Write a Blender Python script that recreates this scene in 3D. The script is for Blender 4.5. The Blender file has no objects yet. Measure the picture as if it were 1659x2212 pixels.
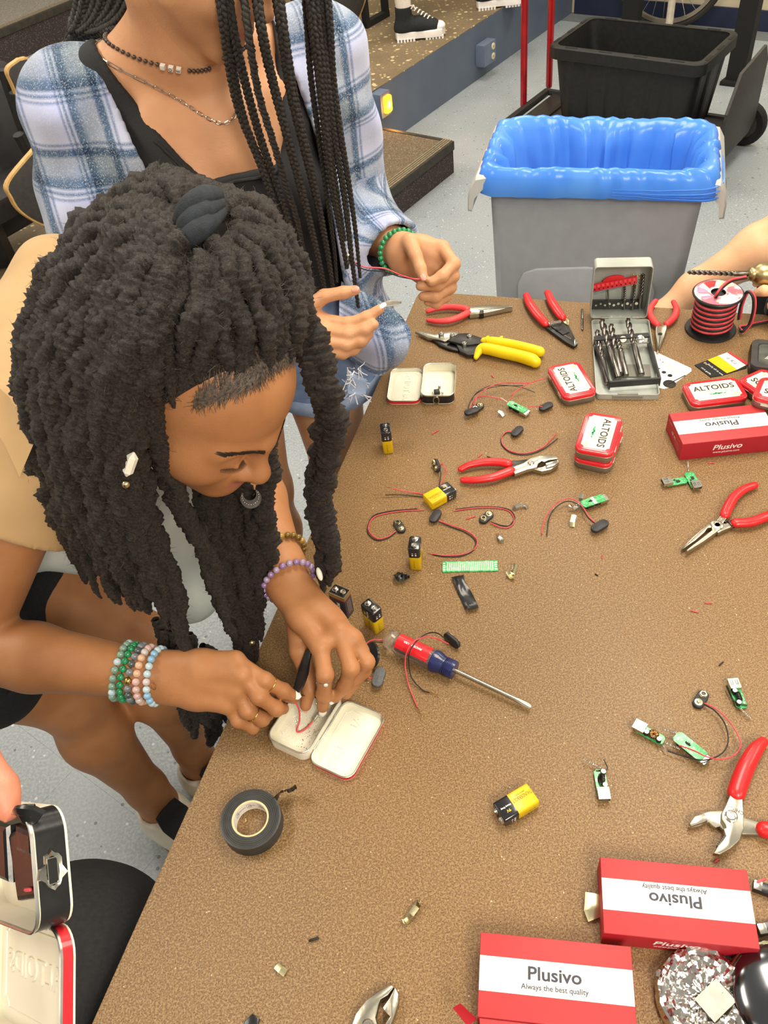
import bpy,bmesh,math,random
import numpy as np
from mathutils import Vector,Matrix,Euler

SC = bpy.context.scene
COL = SC.collection
rnd = random.Random(7)
PI = math.pi

# ------------------------------------------------------------------ camera
cam_d = bpy.data.cameras.new('camera')
cam_d.sensor_width = 36.0
cam_d.lens = 36.0*1785.13/2212.0
cam_d.clip_start = 0.02
cam = bpy.data.objects.new('camera',cam_d)
COL.objects.link(cam)
CAM_PITCH,CAM_ROLL = math.radians(46.382),math.radians(8.1048)
_f = Vector((0,math.cos(CAM_PITCH),-math.sin(CAM_PITCH)))
_r = Vector((1,0,0)); _d = _f.cross(_r)
_r2 = _r*math.cos(CAM_ROLL)+_d*math.sin(CAM_ROLL)
_d2 = -_r*math.sin(CAM_ROLL)+_d*math.cos(CAM_ROLL)
_m = Matrix((_r2,-_d2,-_f)).transposed().to_4x4()
_m.translation = Vector((0,0,1.6844))
cam.matrix_world = _m
SC.camera = cam

# ------------------------------------------------------------------ light and exposure
world = bpy.data.worlds.new('room_ambience')
SC.world = world
world.use_nodes = True
world.node_tree.nodes['Background'].inputs[0].default_value = (1.0,0.93,0.82,1)
world.node_tree.nodes['Background'].inputs[1].default_value = 0.24


def area_light(name,loc,size,power,col=(1.0,0.905,0.76)):
    l = bpy.data.lights.new(name,'AREA')
    l.shape = 'RECTANGLE'; l.size,l.size_y = size
    l.energy = power; l.color = col
    o = bpy.data.objects.new(name,l); COL.objects.link(o)
    o.location = loc
    return o


for _x,_y,_p in [(-1.9,-1.3,9),(.6,-1.5,54),(2.4,-1.2,26),(-1.7,1.2,24),(.7,1.5,30),(2.6,1.4,20),(-1.7,3.9,24),(.6,4.2,22),(2.6,4.0,22)]:
    area_light('ceiling_panel_light',(_x,_y,2.85),(0.7,1.25),_p)

SC.view_settings.view_transform = 'Standard'
SC.view_settings.look = 'None'
SC.view_settings.gamma = 1.0
SC.view_settings.use_curve_mapping = False
SC.view_settings.exposure = 0.86

# ------------------------------------------------------------------ helpers: materials


def lin(h):
    if not isinstance(h,str):
        return (h[0],h[1],h[2],1)
    c = [int(h[i:i+2],16)/255 for i in (0,2,4)]
    return tuple(x/12.92 if x <= 0.04045 else ((x+0.055)/1.055) ** 2.4 for x in c)+(1,)


MATS = {}


def node(nt,t,**kw):
    n = nt.nodes.new(t)
    for k,v in kw.items():
        if k.startswith('i_'):
            n.inputs[int(k[2:]) if k[2:].isdigit() else k[2:].replace('_',' ')].default_value = v
        else:
            setattr(n,k,v)
    return n


def mat(name,col,rough=0.5,metal=0.0,col2=None,scale=60.0,bump=0.0,bscale=None,spec=0.5,coat=0.0,
        trans=0.0,alpha=1.0,sss=0.0,emit=None,sheen=0.0,detail=3.0,lo=0.35,hi=0.65,ior=1.45):
    """principled material, its colour broken up by object-space noise"""
    if name in MATS:
        return MATS[name]
    m = bpy.data.materials.new(name); m.use_nodes = True
    nt = m.node_tree; b = nt.nodes['Principled BSDF']
    c1 = lin(col)
    c2 = lin(col2) if col2 else tuple(x*0.86 for x in c1[:3])+(1,)
    tc = node(nt,'ShaderNodeTexCoord')
    nz = node(nt,'ShaderNodeTexNoise'); nz.inputs['Scale'].default_value = scale; nz.inputs['Detail'].default_value = detail
    nt.links.new(tc.outputs['Object'],nz.inputs['Vector'])
    mr = node(nt,'ShaderNodeMapRange'); mr.inputs[1].default_value = lo; mr.inputs[2].default_value = hi
    nt.links.new(nz.outputs[0],mr.inputs[0])
    mx = node(nt,'ShaderNodeMix',data_type='RGBA')
    mx.inputs[6].default_value = c1; mx.inputs[7].default_value = c2
    nt.links.new(mr.outputs[0],mx.inputs[0])
    nt.links.new(mx.outputs[2],b.inputs['Base Color'])
    b.inputs['Roughness'].default_value = rough; b.inputs['Metallic'].default_value = metal
    b.inputs['Specular IOR Level'].default_value = spec; b.inputs['Coat Weight'].default_value = coat
    b.inputs['Transmission Weight'].default_value = trans; b.inputs['Alpha'].default_value = alpha
    b.inputs['IOR'].default_value = ior
    if sheen: b.inputs['Sheen Weight'].default_value = sheen
    if sss:
        b.inputs['Subsurface Weight'].default_value = sss
        b.inputs['Subsurface Radius'].default_value = (1.0,0.35,0.2)
        b.inputs['Subsurface Scale'].default_value = 0.004
    if emit:
        b.inputs['Emission Color'].default_value = lin(emit[0]); b.inputs['Emission Strength'].default_value = emit[1]
    if bump:
        n2 = node(nt,'ShaderNodeTexNoise'); n2.inputs['Scale'].default_value = bscale or scale*4; n2.inputs['Detail'].default_value = 3
        nt.links.new(tc.outputs['Object'],n2.inputs['Vector'])
        bp = node(nt,'ShaderNodeBump'); bp.inputs['Strength'].default_value = bump; bp.inputs['Distance'].default_value = 0.002
        nt.links.new(n2.outputs[0],bp.inputs['Height']); nt.links.new(bp.outputs[0],b.inputs['Normal'])
    MATS[name] = m
    return m


# ------------------------------------------------------------------ helpers: things and parts

NAMES_SEEN = {}


def thing(name,label,cat,loc=(0,0,0),rz=0.0,group=None,rot=None):
    o = bpy.data.objects.new(name,None)
    COL.objects.link(o)
    o.empty_display_size = 0.02
    o.location = loc
    o.rotation_euler = rot if rot else (0,0,rz)
    o['label'] = label; o['category'] = cat
    if group: o['group'] = group
    return o


def tag(o,label=None,cat=None,group=None,kind=None):
    for k,v in (('label',label),('category',cat),('group',group),('kind',kind)):
        if v: o[k] = v
    return o


def wm(o):
    m = Matrix.Translation(o.location) @ o.rotation_euler.to_matrix().to_4x4()
    return wm(o.parent) @ m if o.parent else m


def local(o,p):
    """world point -> coordinates of object o"""
    return tuple(wm(o).inverted() @ Vector(p))


def copy_tree(o,parent=None):
    c = o.copy(); COL.objects.link(c); c.parent = parent
    for ch in o.children:
        copy_tree(ch,c)
    return c


def yaw(p,q):
    return math.atan2(q[1]-p[1],q[0]-p[0])


def rr(w,h,r,n=5):
    """rounded rectangle outline, centred, counter-clockwise"""
    out = []
    for cx,cy,a in ((w/2-r,h/2-r,0),(-w/2+r,h/2-r,90),(-w/2+r,-h/2+r,180),(w/2-r,-h/2+r,270)):
        for i in range(n+1):
            t = math.radians(a+90*i/n)
            out.append((cx+r*math.cos(t),cy+r*math.sin(t)))
    return out


def circ(r,n=16,cx=0,cy=0):
    return [(cx+r*math.cos(2*PI*i/n),cy+r*math.sin(2*PI*i/n)) for i in range(n)]


def inset(pts,d):
    """move an outline inward by d (counter-clockwise outline)"""
    n = len(pts); out = []
    for i in range(n):
        p0,p1,p2 = Vector(pts[i-1][:2]),Vector(pts[i][:2]),Vector(pts[(i+1) % n][:2])
        a = (p1-p0); b = (p2-p1)
        if a.length < 1e-9 or b.length < 1e-9:
            out.append(tuple(p1)); continue
        a.normalize(); b.normalize()
        na,nb = Vector((-a.y,a.x)),Vector((-b.y,b.x))
        s = na+nb
        if s.length < 1e-6: s = na
        s.normalize()
        k = max(0.45,s.dot(na))
        out.append(tuple(p1+s*d/k))
    return out


def area2(pts):
    return sum(pts[i-1][0]*pts[i][1]-pts[i][0]*pts[i-1][1] for i in range(len(pts)))


def catmull(pts,n=8):
    """smooth curve through points (any dimension)"""
    P = [np.array(p,float) for p in pts]
    if len(P) < 3:
        return [tuple(P[0]+(P[-1]-P[0])*i/n) for i in range(n+1)]
    P = [2*P[0]-P[1]]+P+[2*P[-1]-P[-2]]
    out = []
    for i in range(1,len(P)-2):
        a,b,c,d = P[i-1:i+3]
        for j in range(n):
            t = j/n
            out.append(tuple(0.5*(2*b+(c-a)*t+(2*a-5*b+4*c-d)*t*t+(3*b-a-3*c+d)*t ** 3)))
    out.append(tuple(P[-2]))
    return out


def frames(P):
    """tangent / normal / binormal along a polyline (parallel transport)"""
    P = np.asarray(P,float)
    t = np.gradient(P,axis=0); t /= np.linalg.norm(t,axis=1)[:,None]+1e-12
    n = np.zeros_like(t)
    a = np.array([0,0,1.0]) if abs(t[0,2]) < 0.9 else np.array([1.0,0,0])
    v = a-t[0]*a.dot(t[0]); v /= np.linalg.norm(v); n[0] = v
    for i in range(1,len(P)):
        v = v-t[i]*v.dot(t[i]); v = v/(np.linalg.norm(v)+1e-12); n[i] = v
    return t,n,np.cross(t,n)


class MB:
    """collects shapes into one mesh"""

    def __init__(self):
        self.v = []; self.f = []

    def add(self,vs,fs,M=None):
        k = len(self.v)
        if M is not None:
            vs = [tuple(M @ Vector(p)) for p in vs]
        self.v += [tuple(map(float,p)) for p in vs]
        self.f += [tuple(i+k for i in f) for f in fs]
        return self

    def box(self,c,s,M=None,bev=0.0):
        x,y,z = s[0]/2,s[1]/2,s[2]/2
        if bev:
            return self.prism([(-x,-y),(x,-y),(x,y),(-x,y)],-z,z,bev,M=(M or Matrix()) @ Matrix.Translation(c))
        vs = [(c[0]+a*x,c[1]+b*y,c[2]+d*z) for d in (-1,1) for a,b in ((-1,-1),(1,-1),(1,1),(-1,1))]
        return self.add(vs,[(3,2,1,0),(4,5,6,7),(0,1,5,4),(1,2,6,5),(2,3,7,6),(3,0,4,7)],M)

    def prism(self,pts,z0,z1,bev=0.0,M=None,bot=0.0):
        """solid on an outline; top edge chamfered by bev"""
        if area2(pts) < 0: pts = pts[::-1]
        n = len(pts); rings = []
        if bot:
            rings.append([(p[0],p[1],z0) for p in inset(pts,bot)]); rings.append([(p[0],p[1],z0+bot) for p in pts])
        else:
            rings.append([(p[0],p[1],z0) for p in pts])
        if bev:
            rings.append([(p[0],p[1],z1-bev) for p in pts]); rings.append([(p[0],p[1],z1-bev*0.3) for p in inset(pts,bev*0.3)])
            rings.append([(p[0],p[1],z1) for p in inset(pts,bev)])
        else:
            rings.append([(p[0],p[1],z1) for p in pts])
        return self.loft(rings,M)

    def loft(self,rings,M=None,cap=True,closed=True):
        n = len(rings[0]); vs = [p for r in rings for p in r]; fs = []
        for k in range(len(rings)-1):
            for i in range(n if closed else n-1):
                j = (i+1) % n
                fs.append((k*n+i,k*n+j,k*n+n+j,k*n+n+i))
        if cap:
            fs.append(tuple(range(n))[::-1]); fs.append(tuple(range((len(rings)-1)*n,len(rings)*n)))
        return self.add(vs,fs,M)

    def shell(self,pts,z0,z1,t,M=None,floor=None):
        """open-topped tray on an outline, wall thickness t"""
        if area2(pts) < 0: pts = pts[::-1]
        q = inset(pts,t); fl = floor if floor is not None else t
        rings = [[(p[0],p[1],z0) for p in pts],[(p[0],p[1],z1) for p in pts],[(p[0],p[1],z1) for p in q],[(p[0],p[1],z0+fl) for p in q]]
        return self.loft(rings,M)

    def tube(self,P,r,n=8,M=None,cap=True,flat=1.0,up=None):
        P = np.asarray(P,float)
        if len(P) == 2: P = np.array([P[0],(P[0]+P[1])/2,P[1]])
        rad = np.full(len(P),r,float) if np.isscalar(r) else np.interp(np.linspace(0,1,len(P)),np.linspace(0,1,len(r)),r)
        t,a,b = frames(P)
        if up is not None:
            u = np.asarray(up,float); a = u-t*(t @ u)[:,None]; a /= np.linalg.norm(a,axis=1)[:,None]+1e-12; b = np.cross(t,a)
        rings = []
        for i in range(len(P)):
            rings.append([tuple(P[i]+rad[i]*(math.cos(2*PI*k/n)*a[i]*flat+math.sin(2*PI*k/n)*b[i])) for k in range(n)])
        return self.loft(rings,M,cap)

    def rod(self,P,r,n=10,M=None,flat=1.0,up=None,e=4):
        """tube with rounded ends"""
        P = np.asarray(P,float)
        if len(P) == 2: P = np.array([P[0]+(P[1]-P[0])*k/4 for k in range(5)])
        rad = np.full(len(P),r,float) if np.isscalar(r) else np.interp(np.linspace(0,1,len(P)),np.linspace(0,1,len(r)),r)
        d0 = P[0]-P[1]; d0 /= np.linalg.norm(d0); d1 = P[-1]-P[-2]; d1 /= np.linalg.norm(d1)
        A = [P[0]+d0*rad[0]*math.cos(x) for x in np.linspace(0.05,PI/2,e,endpoint=False)]
        ra = [rad[0]*math.sin(x) for x in np.linspace(0.05,PI/2,e,endpoint=False)]
        Bp = [P[-1]+d1*rad[-1]*math.cos(x) for x in np.linspace(0.05,PI/2,e,endpoint=False)][::-1]
        rb = [rad[-1]*math.sin(x) for x in np.linspace(0.05,PI/2,e,endpoint=False)][::-1]
        PP = np.array(A+list(P)+Bp); RR = list(ra)+list(rad)+list(rb)
        t,a,b = frames(PP)
        if up is not None:
            u = np.asarray(up,float); a = u-t*(t @ u)[:,None]; a /= np.linalg.norm(a,axis=1)[:,None]+1e-12; b = np.cross(t,a)
        rings = [[tuple(PP[i]+RR[i]*(math.cos(2*PI*k/n)*a[i]*flat+math.sin(2*PI*k/n)*b[i])) for k in range(n)] for i in range(len(PP))]
        return self.loft(rings,M,True)

    def lathe(self,prof,n=24,M=None,cap=True):
        rings = [[(r*math.cos(2*PI*k/n),r*math.sin(2*PI*k/n),z) for k in range(n)] for r,z in prof]
        return self.loft(rings,M,cap)

    def ring(self,prof,n=32,M=None):
        """lathe of a closed profile (torus-like)"""
        m = len(prof); vs = []; fs = []
        for k in range(n):
            a = 2*PI*k/n
            vs += [(r*math.cos(a),r*math.sin(a),z) for r,z in prof]
        for k in range(n):
            for i in range(m):
                j = (i+1) % m; k2 = (k+1) % n
                fs.append((k*m+i,k2*m+i,k2*m+j,k*m+j))
        return self.add(vs,fs,M)

    def ball(self,c,r,n=10,M=None,s=(1,1,1)):
        prof = [(max(1e-5,math.sin(t)),-math.cos(t)) for t in np.linspace(0.02,PI-0.02,n // 2+2)]
        rings = [[(c[0]+r*s[0]*a*math.cos(2*PI*k/n),c[1]+r*s[1]*a*math.sin(2*PI*k/n),c[2]+r*s[2]*z) for k in range(n)] for a,z in prof]
        return self.loft(rings,M,True)

    def build(self,name,m,parent=None,smooth=35.0,loc=None,rot=None):
        me = bpy.data.meshes.new(name)
        me.from_pydata(self.v,[],self.f)
        me.validate()
        return mesh_obj(name,me,m,parent,smooth,loc,rot)


def mesh_obj(name,me,m,parent=None,smooth=35.0,loc=None,rot=None):
    me.materials.clear(); me.materials.append(m)
    if smooth:
        me.polygons.foreach_set('use_smooth',[True]*len(me.polygons))
        if smooth < 180: me.set_sharp_from_angle(angle=math.radians(smooth))
    o = bpy.data.objects.new(name,me); COL.objects.link(o)
    if parent: o.parent = parent
    if loc: o.location = loc
    if rot: o.rotation_euler = rot
    return o


def axis_m(p,d,up=(0,0,1)):
    """matrix whose local z runs along d from p"""
    z = Vector(d).normalized(); u = Vector(up)
    if abs(z.dot(u)) > 0.98: u = Vector((1,0,0)) if abs(z.x) < 0.9 else Vector((0,1,0))
    x = u.cross(z).normalized(); y = z.cross(x)
    m = Matrix((x,y,z)).transposed().to_4x4(); m.translation = Vector(p)
    return m


def text(s,size,m,parent,M,name='lettering',sx=1.0,extrude=0.00015,spacing=1.0,shear=0.0,bold=0.0,align='CENTER'):
    cu = bpy.data.curves.new('txt','FONT')
    cu.body = s; cu.size = size; cu.extrude = extrude; cu.align_x = align; cu.align_y = 'CENTER'
    cu.space_character = spacing; cu.shear = shear; cu.resolution_u = 3; cu.offset = bold
    t = bpy.data.objects.new('txt',cu)
    COL.objects.link(t)
    me = bpy.data.meshes.new_from_object(t)
    bpy.data.objects.remove(t); bpy.data.curves.remove(cu)
    me.transform(M @ Matrix.Diagonal((sx,1,1,1)))
    return mesh_obj(name,me,m,parent,0)


# ================================================================== the room
SE = Vector((0.65,0.76,0)); SN = Vector((-0.76,0.65,0)); SA = Vector((0.366,4.155,0))
STAGE = Matrix((SE,SN,Vector((0,0,1)))).transposed().to_4x4(); STAGE.translation = SA


def st_world(e,n,z=0.0):
    return tuple(STAGE @ Vector((e,n,z)))


def world_mat(name,fn):
    """material built on world position (large surfaces)"""
    m = bpy.data.materials.new(name); m.use_nodes = True
    nt = m.node_tree; b = nt.nodes['Principled BSDF']
    g = node(nt,'ShaderNodeNewGeometry')
    fn(nt,b,g.outputs['Position'])
    MATS[name] = m
    return m


def mix(nt,fac,a,b):
    mx = node(nt,'ShaderNodeMix',data_type='RGBA')
    for i,v in ((6,a),(7,b)):
        if isinstance(v,tuple): mx.inputs[i].default_value = v
        else: nt.links.new(v,mx.inputs[i])
    if isinstance(fac,float): mx.inputs[0].default_value = fac
    else: nt.links.new(fac,mx.inputs[0])
    return mx.outputs[2]


def noise(nt,vec,scale,detail=3,lo=0.4,hi=0.6,rough=0.5):
    n = node(nt,'ShaderNodeTexNoise'); n.inputs['Scale'].default_value = scale; n.inputs['Detail'].default_value = detail
    n.inputs['Roughness'].default_value = rough
    nt.links.new(vec,n.inputs['Vector'])
    mr = node(nt,'ShaderNodeMapRange'); mr.inputs[1].default_value = lo; mr.inputs[2].default_value = hi
    nt.links.new(n.outputs[0],mr.inputs[0])
    return mr.outputs[0]


def flecks(nt,vec,scale,size,keep):
    """scattered chips or spots: 1 inside one"""
    v = node(nt,'ShaderNodeTexVoronoi'); v.inputs['Scale'].default_value = scale
    nt.links.new(vec,v.inputs['Vector'])
    a = node(nt,'ShaderNodeMath',operation='LESS_THAN'); nt.links.new(v.outputs['Distance'],a.inputs[0]); a.inputs[1].default_value = size
    s = node(nt,'ShaderNodeSeparateColor'); nt.links.new(v.outputs['Color'],s.inputs[0])
    c = node(nt,'ShaderNodeMath',operation='LESS_THAN'); nt.links.new(s.outputs[0],c.inputs[0]); c.inputs[1].default_value = keep
    d = node(nt,'ShaderNodeMath',operation='MULTIPLY'); nt.links.new(a.outputs[0],d.inputs[0]); nt.links.new(c.outputs[0],d.inputs[1])
    return d.outputs[0]


def m_floor(nt,b,pos):
    c = mix(nt,noise(nt,pos,2.5,4),lin('959da3'),lin('868f96'))
    c = mix(nt,noise(nt,pos,160,2,0.42,0.62),c,lin('a2a8ab'))
    c = mix(nt,flecks(nt,pos,75,0.24,0.10),c,lin('c6cac6'))
    c = mix(nt,flecks(nt,pos,55,0.22,0.10),c,lin('626a6c'))
    o = node(nt,'ShaderNodeObjectInfo')
    mr = node(nt,'ShaderNodeMapRange'); mr.inputs[3].default_value = 0.0; mr.inputs[4].default_value = 0.12
    nt.links.new(o.outputs['Random'],mr.inputs[0])
    c = mix(nt,mr.outputs[0],c,lin('9aa09c'))
    nt.links.new(c,b.inputs['Base Color']); b.inputs['Roughness'].default_value = 0.42


def m_carpet(c1,c2,c3):
    def f(nt,b,pos):
        c = mix(nt,noise(nt,pos,260,2,0.4,0.6),lin(c1),lin(c2))
        c = mix(nt,flecks(nt,pos,150,0.4,0.25),c,lin(c3))
        nt.links.new(c,b.inputs['Base Color']); b.inputs['Roughness'].default_value = 0.95
        b.inputs['Specular IOR Level'].default_value = 0.1
        n = node(nt,'ShaderNodeTexNoise'); n.inputs['Scale'].default_value = 400; nt.links.new(pos,n.inputs['Vector'])
        bp = node(nt,'ShaderNodeBump'); bp.inputs['Strength'].default_value = 0.5; bp.inputs['Distance'].default_value = 0.004
        nt.links.new(n.outputs[0],bp.inputs['Height']); nt.links.new(bp.outputs[0],b.inputs['Normal'])
    return f


def m_stage(nt,b,pos):
    c = mix(nt,noise(nt,pos,5,4,0.35,0.65),lin('8a7550'),lin('736040'))
    c = mix(nt,noise(nt,pos,180,2),c,lin('6d6150'))
    mp = node(nt,'ShaderNodeMapping'); mp.inputs['Scale'].default_value = (1,1.0,1); nt.links.new(pos,mp.inputs[0])
    c = mix(nt,flecks(nt,mp.outputs[0],26,0.27,0.30),c,lin('c9b88c'))  # pale spots here and below paint reflections into the floor colour
    c = mix(nt,flecks(nt,mp.outputs[0],48,0.30,0.25),c,lin('b8a578'))
    nt.links.new(c,b.inputs['Base Color']); b.inputs['Roughness'].default_value = 0.7


world_mat('vinyl_tile',m_floor)
world_mat('step_carpet',m_carpet('786b58','5f5343','91846f'))
world_mat('riser_carpet',m_carpet('4d4545','3a3434','6a6064'))
world_mat('tier_carpet',m_carpet('8f8a80','7c766c','a8a298'))
world_mat('stage_floor',m_stage)
mat('blue_paint','5d6879',0.5,col2='566173',scale=6,bump=0.05,bscale=90)
mat('navy_paint','232b45',0.5,scale=8)
mat('cream_paint','cfc3a8',0.5,col2='c4b79b',scale=5)
mat('dark_rubber','3a362f',0.55,col2='2c2a26',scale=40)
mat('nosing_grip','8d8168',0.6,col2='6e6450',scale=90)
mat('subfloor','6d7273',0.8)


def slab(name,mname,parent,e0,e1,n0,n1,z0,z1,bev=0.0):
    m = MB(); m.box(((e0+e1)/2,(n0+n1)/2,(z0+z1)/2),(e1-e0,n1-n0,z1-z0),STAGE,bev)
    return m.build(name,MATS[mname],parent,30)


fl = slab('floor','subfloor',None,-7.0,2.05,-5.5,4.0,-0.06,-0.0012)
tag(fl,'grey blue speckled vinyl tile floor of the room',kind='structure')
TS = 0.3048
tile_me = None
_inv = cam.matrix_world.inverted()
for i in range(-26,8):
    for j in range(-19,1):
        e = i*TS+0.02; n = j*TS-0.15
        if e+TS/2 > 1.99: continue
        P = _inv @ Vector(st_world(e,n,0))
        if P.z > -0.3: continue
        u,v = P.x/-P.z*1785/830,P.y/-P.z*1785/1106
        if abs(u) > 1.25 or abs(v) > 1.22: continue
        if tile_me is None:
            m = MB(); m.prism([(-TS/2+.00012,-TS/2+.00012),(TS/2-.00012,-TS/2+.00012),(TS/2-.00012,TS/2-.00012),(-TS/2+.00012,TS/2-.00012)],-0.0012,0,0.0002)
            t = m.build('floor_tile',MATS['vinyl_tile'],fl,20); tile_me = t.data
        else:
            t = bpy.data.objects.new('floor_tile',tile_me); COL.objects.link(t); t.parent = fl
        t.location = st_world(e,n,0); t.rotation_euler = (0,0,math.atan2(SE.y,SE.x))

# back wall
w = slab('wall_back','cream_paint',None,1.85,2.0,-4.5,4.0,0,2.9)
tag(w,'cream painted back wall above a navy base',kind='structure')
bb = slab('baseboard_back','navy_paint',None,1.836,1.85,-4.5,-0.02,0,0.1)
tag(bb,'navy blue painted base along the back wall',kind='structure')
nb = slab('trim_1','navy_paint',None,1.834,1.85,-0.42,-0.02,0.1,0.6)
tag(nb,'navy painted wall corner beside the blue stage front',kind='structure')

# stage: deck, blue front, carpet step and second tier
sg = slab('floor_stage','stage_floor',None,-6.0,1.85,0.012,2.2,0.0,0.27)
tag(sg,'raised stage with worn tan floor, painted pale glare spots and blue painted front',kind='structure')
slab('front_panel','blue_paint',sg,-0.324,1.85,0.0,0.012,0,0.268)
slab('edge_strip','stage_floor',sg,-0.324,1.85,0.0,0.02,0.268,0.2715)
slab('carpet_riser','riser_carpet',sg,-6.0,-0.326,0.0,0.012,0.14,0.262)


def nosing(parent,e0,e1,n,z):
    """rubber stair edge with raised grip ribs"""
    slab('nosing','dark_rubber',parent,e0,e1,n-0.006,n+0.055,z-0.035,z+0.003,0.004)
    for k in range(4):
        slab('grip_rib','nosing_grip',parent,e0+0.002,e1-0.002,n+0.004+k*0.012,n+0.011+k*0.012,z+0.003,z+0.0055)


nosing(sg,-6.0,-0.33,0.0,0.27)
sp = slab('floor_step','step_carpet',None,-4.0,-0.29,-0.452,-0.001,0.0,0.14)
tag(sp,'low carpeted step in front of the stage',kind='structure')
slab('step_riser','riser_carpet',sp,-4.0,-0.29,-0.458,-0.452,0,0.12)
slab('side_riser','riser_carpet',sp,-0.29,-0.285,-0.458,-0.001,0,0.135)
nosing(sp,-4.0,-0.285,-0.459,0.14)
slab('side_edge','dark_rubber',sp,-0.302,-0.282,-0.405,-0.001,0.135,0.1425)
t3 = slab('floor_tier','tier_carpet',None,-6.0,1.85,2.2,4.0,0,0.44)
tag(t3,'second carpeted tier behind the stage seats',kind='structure')
slab('tier_riser','riser_carpet',t3,-6.0,1.85,2.19,2.2,0.27,0.43)
slab('tier_deck','tier_carpet',sg,-6.0,-0.1,1.0,2.19,0.27,0.275)
nosing(t3,-6.0,1.85,2.19,0.44)

# ------------------------------------------------------------------ electric boxes on the stage front
mat('box_blue','66748a',0.45,scale=30)
mat('ivory_plastic','d9cfae',0.45)
mat('amber_glow','ff9a1e',0.3,emit=('ff8a10',6.0),trans=0.0)
mat('amber_core','ffe08a',0.3,emit=('ffd060',22.0))
mat('black_plastic','1b1b1c',0.42,col2='232324',scale=50,bump=0.08,bscale=500)
mat('steel','b9b7b0',0.28,1.0,col2='a09e96',scale=70)
mat('dark_steel','55524e',0.38,1.0,col2='3f3c3a',scale=90)
mat('black_matte','141414',0.75)

st_rz = math.atan2(SE.y,SE.x)
t = thing('signal_light','glowing amber light box on the blue stage front near the carpet step','light',st_world(-0.21,-0.0005,0.215),st_rz)
m = MB(); m.box((0,-0.028,0),(0.075,0.055,0.105),None,0.004); m.build('housing',MATS['box_blue'],t)
m = MB(); m.prism(rr(0.05,0.075,0.012),0,0.016,0.005,axis_m((0.006,-0.056,0),(0,-1,0))); m.build('lens',MATS['amber_glow'],t)
m = MB(); m.ball((0.006,-0.070,0),0.011,10,None,(0.8,0.5,1.7)); m.build('bulb',MATS['amber_core'],t)
m = MB(); m.tube([(-0.01,-0.012,-0.052),(-0.01,-0.012,-0.075)],0.007); m.build('conduit',MATS['box_blue'],t)
al = bpy.data.lights.new('amber_bulb_light','POINT'); al.energy = 0.35; al.color = (1,0.5,0.1); al.shadow_soft_size = 0.02
alo = bpy.data.objects.new('amber_bulb_light',al); COL.objects.link(alo); alo.location = st_world(-0.205,-0.10,0.2)

t = thing('outlet_box','blue surface outlet box with ivory sockets on the stage front','outlet',st_world(0.755,-0.0005,0.125),st_rz)
m = MB(); m.box((0,-0.027,0),(0.12,0.053,0.105),None,0.004); m.build('housing',MATS['box_blue'],t)
for k in (-1,1):
    m = MB(); m.prism(circ(0.017,12),0,0.004,0.001,axis_m((0.03,-0.0535,k*0.024),(0,-1,0))); s = m.build('socket',MATS['ivory_plastic'],t)
    m = MB()
    for x in (-0.006,0.006): m.box((0.03+x,-0.0578,k*0.024),(0.002,0.0008,0.008))
    m.build('slot',MATS['black_matte'],s)

# ------------------------------------------------------------------ tablet arm seats behind the standing person
mat('seat_black','1d1c1d',0.6,col2='28272a',scale=20)
mat('tablet_grey','3c3a38',0.55,col2='343230',scale=60)
mat('ply_edge','c9a468',0.5,col2='b58f54',scale=50)


def vert_poly(name,mname,parent,pts,thick,dirv,bev=0.0):
    """flat panel on a world outline lying in a vertical plane, given real thickness along dirv"""
    d = Vector(dirv).normalized(); z = Vector((0,0,1)); x = z.cross(d).normalized()
    o = Vector(pts[0]); M = Matrix((x,z,d)).transposed().to_4x4(); M.translation = o
    iv = M.inverted()
    q = [tuple((iv @ Vector(p))[:2]) for p in pts]
    m = MB(); m.prism(q,-thick,0,bev,(wm(parent).inverted() if parent else Matrix()) @ M)
    return m.build(name,MATS[mname],parent,30)


def tablet(pts,lab,nval,thick=0.016):
    c = sum((Vector(p) for p in pts),Vector())/len(pts)
    t = thing('tablet_arm_seat',lab,'chair',(c.x,c.y,0.27),0)
    sm = catmull(pts+[pts[0]],5)[:-1]
    b = vert_poly('writing_tablet','ply_edge',t,sm,thick,-SN,0.002)
    cc = [tuple(c+(Vector(p)-c)*0.93-SN*0.0012) for p in sm]
    vert_poly('laminate_face','tablet_grey',b,cc,0.004,-SN,0.001)
    return t,c


tb,c = tablet([(-.9006,2.8279,.9172),(-.9349,2.7878,.9032),(-.9368,2.7856,.8514),(-.9327,2.7904,.6948),(-.8785,2.8538,.6618),(-.8718,2.8616,.8165),(-.8776,2.8548,.9031)],
               'upper black seat tablet with pale wood edge behind the plaid shirt',0.1)
m = MB()
iv = wm(tb).inverted()
for P,r in (([(-.9799,2.889,.8763),(-.9907,2.8763,.638)],0.022),([(-.9481,2.8031,.8333),(-.986,2.8204,.6453)],0.015)):
    m.tube([iv @ Vector(p) for p in P],r,8)
m.build('support_arm',MATS['black_plastic'],tb)
m = MB(); cs = iv @ Vector((-1.1738,3.0469,.5772)); m.prism(rr(0.46,0.5,0.08),-0.03,0.03,0.02,Matrix.Translation(cs) @ Matrix.Rotation(st_rz,4,'Z') @ Matrix.Rotation(math.radians(75),4,'X'))
m.build('seat_back',MATS['seat_black'],tb)
m = MB(); cs = iv @ Vector((-1.2246,2.8337,.5325)); m.prism(rr(0.46,0.42,0.08),-0.035,0.035,0.02,Matrix.Translation(cs) @ Matrix.Rotation(st_rz,4,'Z'))
m.build('seat',MATS['seat_black'],tb)
m = MB(); m.box((cs.x,cs.y,cs.z/2-0.02),(0.07,0.07,cs.z-0.05)); m.build('post',MATS['black_plastic'],tb)

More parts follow.
